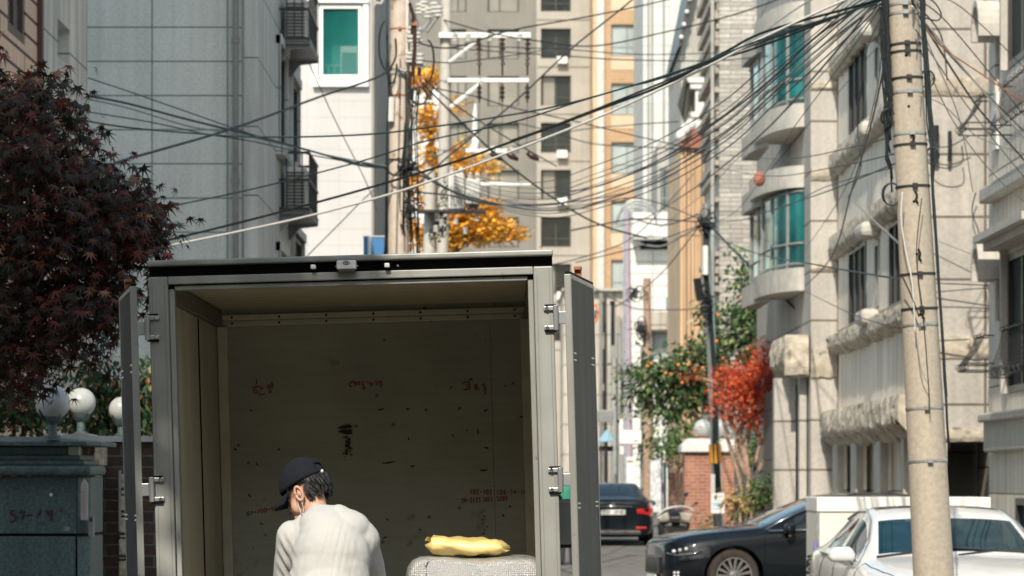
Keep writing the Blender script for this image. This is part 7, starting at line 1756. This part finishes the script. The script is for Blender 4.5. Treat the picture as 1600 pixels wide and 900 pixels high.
# head frame: facing left and a little away, tipped down
fw = Vector((-.82,.34,-.44)).normalized(); rt = Vector((0,0,1)).cross(fw).normalized(); up_ = fw.cross(rt).normalized()
HM = Matrix((fw, rt, up_)).transposed()
def hp(f_, s_, u_): return hd + fw*f_ + rt*s_ + up_*u_
parts = [('T',[pel,sp1,sp2,sp3],[.145,.135,.145,.100]),('T',[sp3,nk,hp(-.02,0,-.04)],[.075,.056,.058]),
         ('T',[shL.lerp(shR,.12),shL.lerp(shR,.5)+Vector((0,0,.015)),shL.lerp(shR,.88)],[.075,.10,.075]),
         ('E',hp(-.012,0,.03),(.098,.078,.088),HM),('E',hp(.030,0,-.035),(.064,.058,.072),HM),('E',hp(.070,0,-.085),(.032,.034,.024),HM),('E',hp(.052,.036,-.045),(.030,.024,.034),HM),('E',hp(.052,-.036,-.045),(.030,.024,.034),HM),
         ('E',hp(.098,0,-.030),(.017,.012,.022),HM),('E',hp(.083,0,.000),(.016,.030,.014),HM),('E',hp(.086,0,-.062),(.014,.022,.010),HM),
         ('T',[shL,elL],[.058,.043]),('T',[elL,wrL],[.043,.028]),('T',[shR,elR],[.058,.043]),('T',[elR,wrR],[.043,.028]),
         ('T',[hipL,Vector((-.85,13.05,.50)),Vector((-.86,13.0,.09))],[.095,.06,.042]),('T',[hipR,Vector((-.65,13.05,.50)),Vector((-.64,13.0,.09))],[.095,.06,.042])]
for s, wr in ((-1, wrL), (1, wrR)):     # palms and five fingers each, resting on the bed edge
    pd_ = Vector((0,.80,-.60)).normalized(); sd = Vector((1,0,0)); pc_ = wr + pd_*.05
    parts.append(('E', pc_, (.040,.048,.019), Matrix.Rotation(radians(-37),3,'X')))
    for k, (dx, ln) in enumerate(((-.030,.062),(-.010,.074),(.010,.078),(.030,.068))):
        b0 = pc_ + sd*dx + pd_*.035; m1 = b0 + pd_*ln*.5; e1 = m1 + Vector((0,.35,-.94))*ln*.5
        parts.append(('T',[b0,m1,e1],[.0095,.0088,.0078]))
    b0 = pc_ + sd*(-s*.036) - pd_*.015; parts.append(('T',[b0, b0+Vector((-s*.022,.02,-.015)), b0+Vector((-s*.030,.045,-.03))],[.011,.0098,.0085]))
body_o = metamesh('body', parts, M['skin'], pr_, vox=.0065, smooth_it=3)
# ears
for s in (1, -1):
    c = hp(-.004, s*.080, -.012); mb = MB(); pts = []
    mb.tube([c + fw*(.017*cos(a)) + up_*(.030*sin(a)+.0) + rt*s*(.008+.004*sin(a)) for a in [2*pi*k/20 for k in range(21)]], .0062, 8)
    mb.sphere(tuple(c), .014, 12, 8); mb.tube([c+fw*.010+up_*-.012+rt*s*.004, c+fw*-.004+up_*.0+rt*s*.008, c+fw*.002+up_*.016+rt*s*.006], .0045, 6); mb.build('ear', M['skin'], body_o, smooth=True)
# eyes
for s in (1, -1):
    c = hp(.0735, s*.029, -.012); mb = MB(); mb.sphere(tuple(c), .0085, 12, 8); e_ = mb.build('eye', M['porcelain'], body_o, smooth=True)
# hair: skull shell below the cap
def shell(name, m, parent, f0, rad, keep, seed, rough_=.004, nseg=46, nr=30, thick=.012):
    mb = MB(); pts = []; c = hp(*f0)
    vs = []; fs = []
    for i in range(nr+1):
        ph = pi*i/nr
        for j in range(nseg):
            th = 2*pi*j/nseg; d = Vector((sin(ph)*cos(th), sin(ph)*sin(th), cos(ph)))
            nn = 1 + rough_*10*noise.noise(d*9 + Vector((seed,0,0)))
            vs.append((c + fw*d.x*rad[0]*nn + rt*d.y*rad[1]*nn + up_*d.z*rad[2]*nn, d))
    for i in range(nr):
        for j in range(nseg):
            q = (i*nseg+j, (i+1)*nseg+j, (i+1)*nseg+(j+1)%nseg, i*nseg+(j+1)%nseg)
            dm = sum((vs[k][1] for k in q), Vector())/4
            if keep(dm): fs.append(q)
    mb.add([v_[0] for v_ in vs], fs); o = mb.build(name, m, parent, smooth=True, fix=True)
    s = o.modifiers.new('so', 'SOLIDIFY'); s.thickness = thick; s.offset = -1
    bm = bmesh.new(); bm.from_mesh(o.data); bmesh.ops.delete(bm, geom=[v_ for v_ in bm.verts if not v_.link_faces], context='VERTS'); bm.to_mesh(o.data); bm.free()
    return o
hair = shell('hair', M['hair'], pr_, (-.014,0,.022), (.108,.088,.104), lambda d: (d.z > -.62 and d.x < -.12 and not (abs(d.y) > .80 and d.x > -.32 and d.z < .0)) or (d.z > .05 and d.x < .55), 2)
mb = MB(); rr = random.Random(9)
for k in range(420):       # locks on the nape and temples
    th = rr.uniform(.55*pi, 1.45*pi); zz_ = rr.uniform(-.62, .12); d = Vector((cos(th)*sqrt(1-zz_*zz_), sin(th)*sqrt(1-zz_*zz_), zz_))
    c = hp(-.014,0,.022) + fw*d.x*.108 + rt*d.y*.088 + up_*d.z*.104; L_ = rr.uniform(.018,.04)
    nrm = (fw*d.x + rt*d.y + up_*d.z*.4).normalized(); dn = (-up_*.9 - fw*.25 + rt*rr.uniform(-.3,.3)).normalized()
    mb.tube([c+nrm*.001, c+nrm*.004+dn*L_*.5, c+nrm*.001+dn*L_], [.0028,.0024,.0004], 3)
mb.build('hair_locks', M['hair'], hair)
# cap: crown, peak, strap, button
capm = mat('black_cap_cloth', (.010,.012,.017), .85, var=.15, scale=30, bump=.15, bscale=300, spec=.2)
cap = shell('cap', capm, pr_, (-.004,0,.034), (.121,.098,.112), lambda d: d.z > -.04 + .0*d.x and not (d.x < -.72 and d.z < .42 and abs(d.y) < .42), 5, rough_=.0012, thick=.004)
mb = MB(); pts = []; nu, nv = 17, 9
for j in range(nv):
    t_ = j/(nv-1)
    for i in range(nu):
        a = radians(-64 + 128*i/(nu-1)); r0x, r0y = .108, .090; ext = .078*cos(a)**.7 if cos(a) > 0 else 0
        p = hp(-.004 + r0x*cos(a) + ext*t_, (r0y + .004*t_)*sin(a), .030 - .030*t_ + -.020*(sin(a)**2)*(.6+.4*t_)); pts.append(p)
mb.grid(pts, nu, nv); o = mb.build('cap_peak', capm, cap, smooth=True); s = o.modifiers.new('so','SOLIDIFY'); s.thickness = .005
mb = MB(); mb.tube([hp(-.004-.115*cos(a), .096*sin(a), .036+.004) for a in [radians(-32+64*k/10) for k in range(11)]], .006, 6); mb.box(0,0,0,0,0,0); mb.build('cap_strap', capm, cap)
mb = MB(); mb.sphere(tuple(hp(-.122,.018,.034)), .008, 8, 6); mb.build('strap_buckle', M['porcelain'], cap)
mb = MB(); mb.sphere(tuple(hp(-.004,0,.145)), (.008,.008,.005), 10, 6); mb.build('cap_button', capm, cap)
# face mask with ear loops
mb = MB(); pts = []; nu, nv = 15, 10
for j in range(nv):
    v = j/(nv-1); 
    for i in range(nu):
        a = radians(-72 + 144*i/(nu-1)); fr_ = .030 + (.068 + .022*sin(pi*v))*cos(a) + (.012 if abs(a) < .3 else 0)
        p = hp(fr_ - .012, .060*sin(a)*(1-.12*v), -.088 - .040*v); pts.append(p)
mb.grid(pts, nu, nv); mask = mb.build('face_mask', M['white_paint'], pr_, smooth=True); s = mask.modifiers.new('so','SOLIDIFY'); s.thickness = .003
mb = MB()
for s_ in (1,-1):
    mb.tube([hp(.035,s_*.062,-.088), hp(.024,s_*.075,-.04), hp(.012,s_*.090,.016)], .0020, 5); mb.tube([hp(.025,s_*.062,-.110), hp(.004,s_*.078,-.06), hp(-.012,s_*.092,-.020)], .0020, 5)
mb.build('ear_loop', M['white_paint'], mask)
# T-shirt: loose, hunched back, wide sleeves
sh = mat('white_tshirt', (.50,.495,.48), .85, var=.03, scale=6, bump=.08, bscale=350, spec=.2)
def folds(p, n):
    x, z = p.x, p.z
    # drag lines running from the shoulder blades down to the lower left
    s = x + .30*(1.45 - z) - .25*(1.45 - z)**2 + .020*noise.noise(Vector((x*5, 0, z*5)))
    env = math.exp(-((x+.735)/.10)**2) * min(1, max(0, (1.49-z)/.10)) * (.45 + .9*max(0, noise.noise(Vector((s*38, 3.1, z*3)))+.35))
    f = -.0048*(1-abs(sin(s*112 + 1.5*noise.noise(Vector((s*11,7,z*1.5))))))**2.5 * env
    g_ = .007*noise.noise(Vector((x*14, p.y*10, z*7))) + .003*noise.noise(Vector((x*30, p.y*20, z*22)))
    sl = math.exp(-((x+.955)/.035)**2)*.006*sin((z*1.0 + x*1.6)*95)*min(1,max(0,(1.42-z)/.08))
    return n * (f + g_*.8 + sl)
sleeveL = shL.lerp(elL, .86); sleeveR = shR.lerp(elR, .86)
shirt = metamesh('t_shirt', [('E',(-.745,13.10,1.18),(.190,.150,.26)),('E',(-.740,13.13,1.30),(.185,.160,.17)),('E',(-.742,13.14,1.375),(.155,.130,.118)),('E',(-.775,13.17,1.435),(.120,.105,.080)),('E',(-.765,13.19,1.462),(.098,.092,.062)),('E',(-.680,13.17,1.415),(.120,.11,.090)),('T',[Vector((-.71,13.18,1.445)),Vector((-.60,13.19,1.37))],[.078,.085]),('T',[Vector((-.79,13.19,1.44)),nk+Vector((.012,-.012,-.022))],[.088,.066]),
        ('T',[Vector((-.752,13.04,.86)),Vector((-.75,13.06,1.1))],[.185,.190]),
        ('T',[shL+Vector((.05,0,.01)),shL+Vector((-.0,.0,-.005)),shL.lerp(elL,.5)+Vector((-.004,-.01,0)),sleeveL+Vector((-.004,-.012,-.02)),sleeveL+Vector((-.004,-.012,-.10))],[.080,.078,.074,.076,.076]),
        ('T',[shR+Vector((-.05,0,.01)),shR+Vector((.0,0,-.005)),shR.lerp(elR,.5)+Vector((.02,.03,0)),sleeveR+Vector((.022,.03,-.02)),sleeveR+Vector((.022,.03,-.10))],[.082,.078,.070,.070,.070])],
        sh, pr_, vox=.0065, smooth_it=7, disp=folds)
# hems: cut the sleeve ends and the lower edge
bm = bmesh.new(); bm.from_mesh(shirt.data); off = WO[pr_.name]
dele = [f for f in bm.faces if (lambda c: (c.z < .845) or (c.z < 1.205 + (c.x+.93)*.10 and c.x < -.865 and (c - (sleeveL+Vector((0,-.01,-.05)))).length < .12 and c.x < -.893) or (c.z < 1.20 and c.x > -.625 and (c - (sleeveR+Vector((.022,.03,-.06)))).length < .12 and c.y > 13.27 and c.x > -.60))(f.calc_center_median() + off)]
bmesh.ops.delete(bm, geom=dele, context='FACES'); bm.to_mesh(shirt.data); bm.free()
s = shirt.modifiers.new('so','SOLIDIFY'); s.thickness = .003; s.offset = -1
mb = MB(); mb.tube([nk + Vector((-.0,-.03,-.005)) + Vector((.066*cos(a), .058*sin(a), -.010*cos(a)+.014*sin(a)*-.0)) for a in [2*pi*k/28 for k in range(29)]], .006, 6); mb.build('collar', sh, shirt, smooth=True)
# trousers and shoes
tr_m = mat('dark_trousers', (.03,.035,.05), .8, var=.2, scale=10, bump=.1)
metamesh('trousers', [('E',(-.75,13.02,.94),(.17,.125,.12)),('T',[hipL,Vector((-.85,13.05,.50)),Vector((-.86,13.0,.07))],[.112,.088,.068]),('T',[hipR,Vector((-.65,13.05,.50)),Vector((-.64,13.0,.07))],[.112,.088,.068])], tr_m, pr_, vox=.014, smooth_it=3)
for x in (-.862,-.638):
    mb = MB(); mb.sphere((x,13.06,.045), (.048,.13,.05), 18, 10); mb.v = [Vector((v_.x, v_.y, max(v_.z, .004))) for v_ in mb.v]; mb.build('shoe', M['black'], pr_, smooth=True)

pr_.scale = (.885, .95, .985)

# green jacketed passer-by glimpsed between truck and door: only a sliver shows
Yg = 60
pg = thing('person', 'distant person in green top and dark trousers glimpsed past the truck post', 'person', (X(886,Yg), Yg, gz(Yg)))
q = lambda dx, z, dy=0: Vector((X(886,Yg)+dx, Yg+dy, z))
metamesh('body', [('E',q(0,1.60),(.09,.10,.115)),('T',[q(0,1.5),q(0,1.4)],[.055,.06]),('T',[q(0,1.0),q(0,1.35)],[.14,.16]),('T',[q(-.17,1.38),q(-.22,1.1),q(-.2,.85,-.05)],[.055,.045,.035]),('T',[q(.17,1.38),q(.22,1.1),q(.2,.85,-.05)],[.055,.045,.035]),('T',[q(-.09,.95),q(-.1,.5),q(-.1,.07)],[.09,.06,.045]),('T',[q(.09,.95),q(.1,.5),q(.1,.07)],[.09,.06,.045])], M['skin'], pg, vox=.02)
metamesh('jacket', [('T',[q(0,.95),q(0,1.38)],[.16,.175]),('T',[q(-.17,1.38),q(-.22,1.1),q(-.2,.90,-.05)],[.07,.06,.05]),('T',[q(.17,1.38),q(.22,1.1),q(.2,.90,-.05)],[.07,.06,.05])], mat('green_jacket', (.03,.22,.14), .8), pg, vox=.02)
metamesh('trousers', [('T',[q(-.09,.95),q(-.1,.5),q(-.1,.07)],[.10,.075,.06]),('T',[q(.09,.95),q(.1,.5),q(.1,.07)],[.10,.075,.06])], tr_m, pg, vox=.02)
mb = MB(); mb.sphere(q(0,1.64,.02), (.10,.105,.10), 16, 10); mb.build('hair', M['hair'], pg, smooth=True)
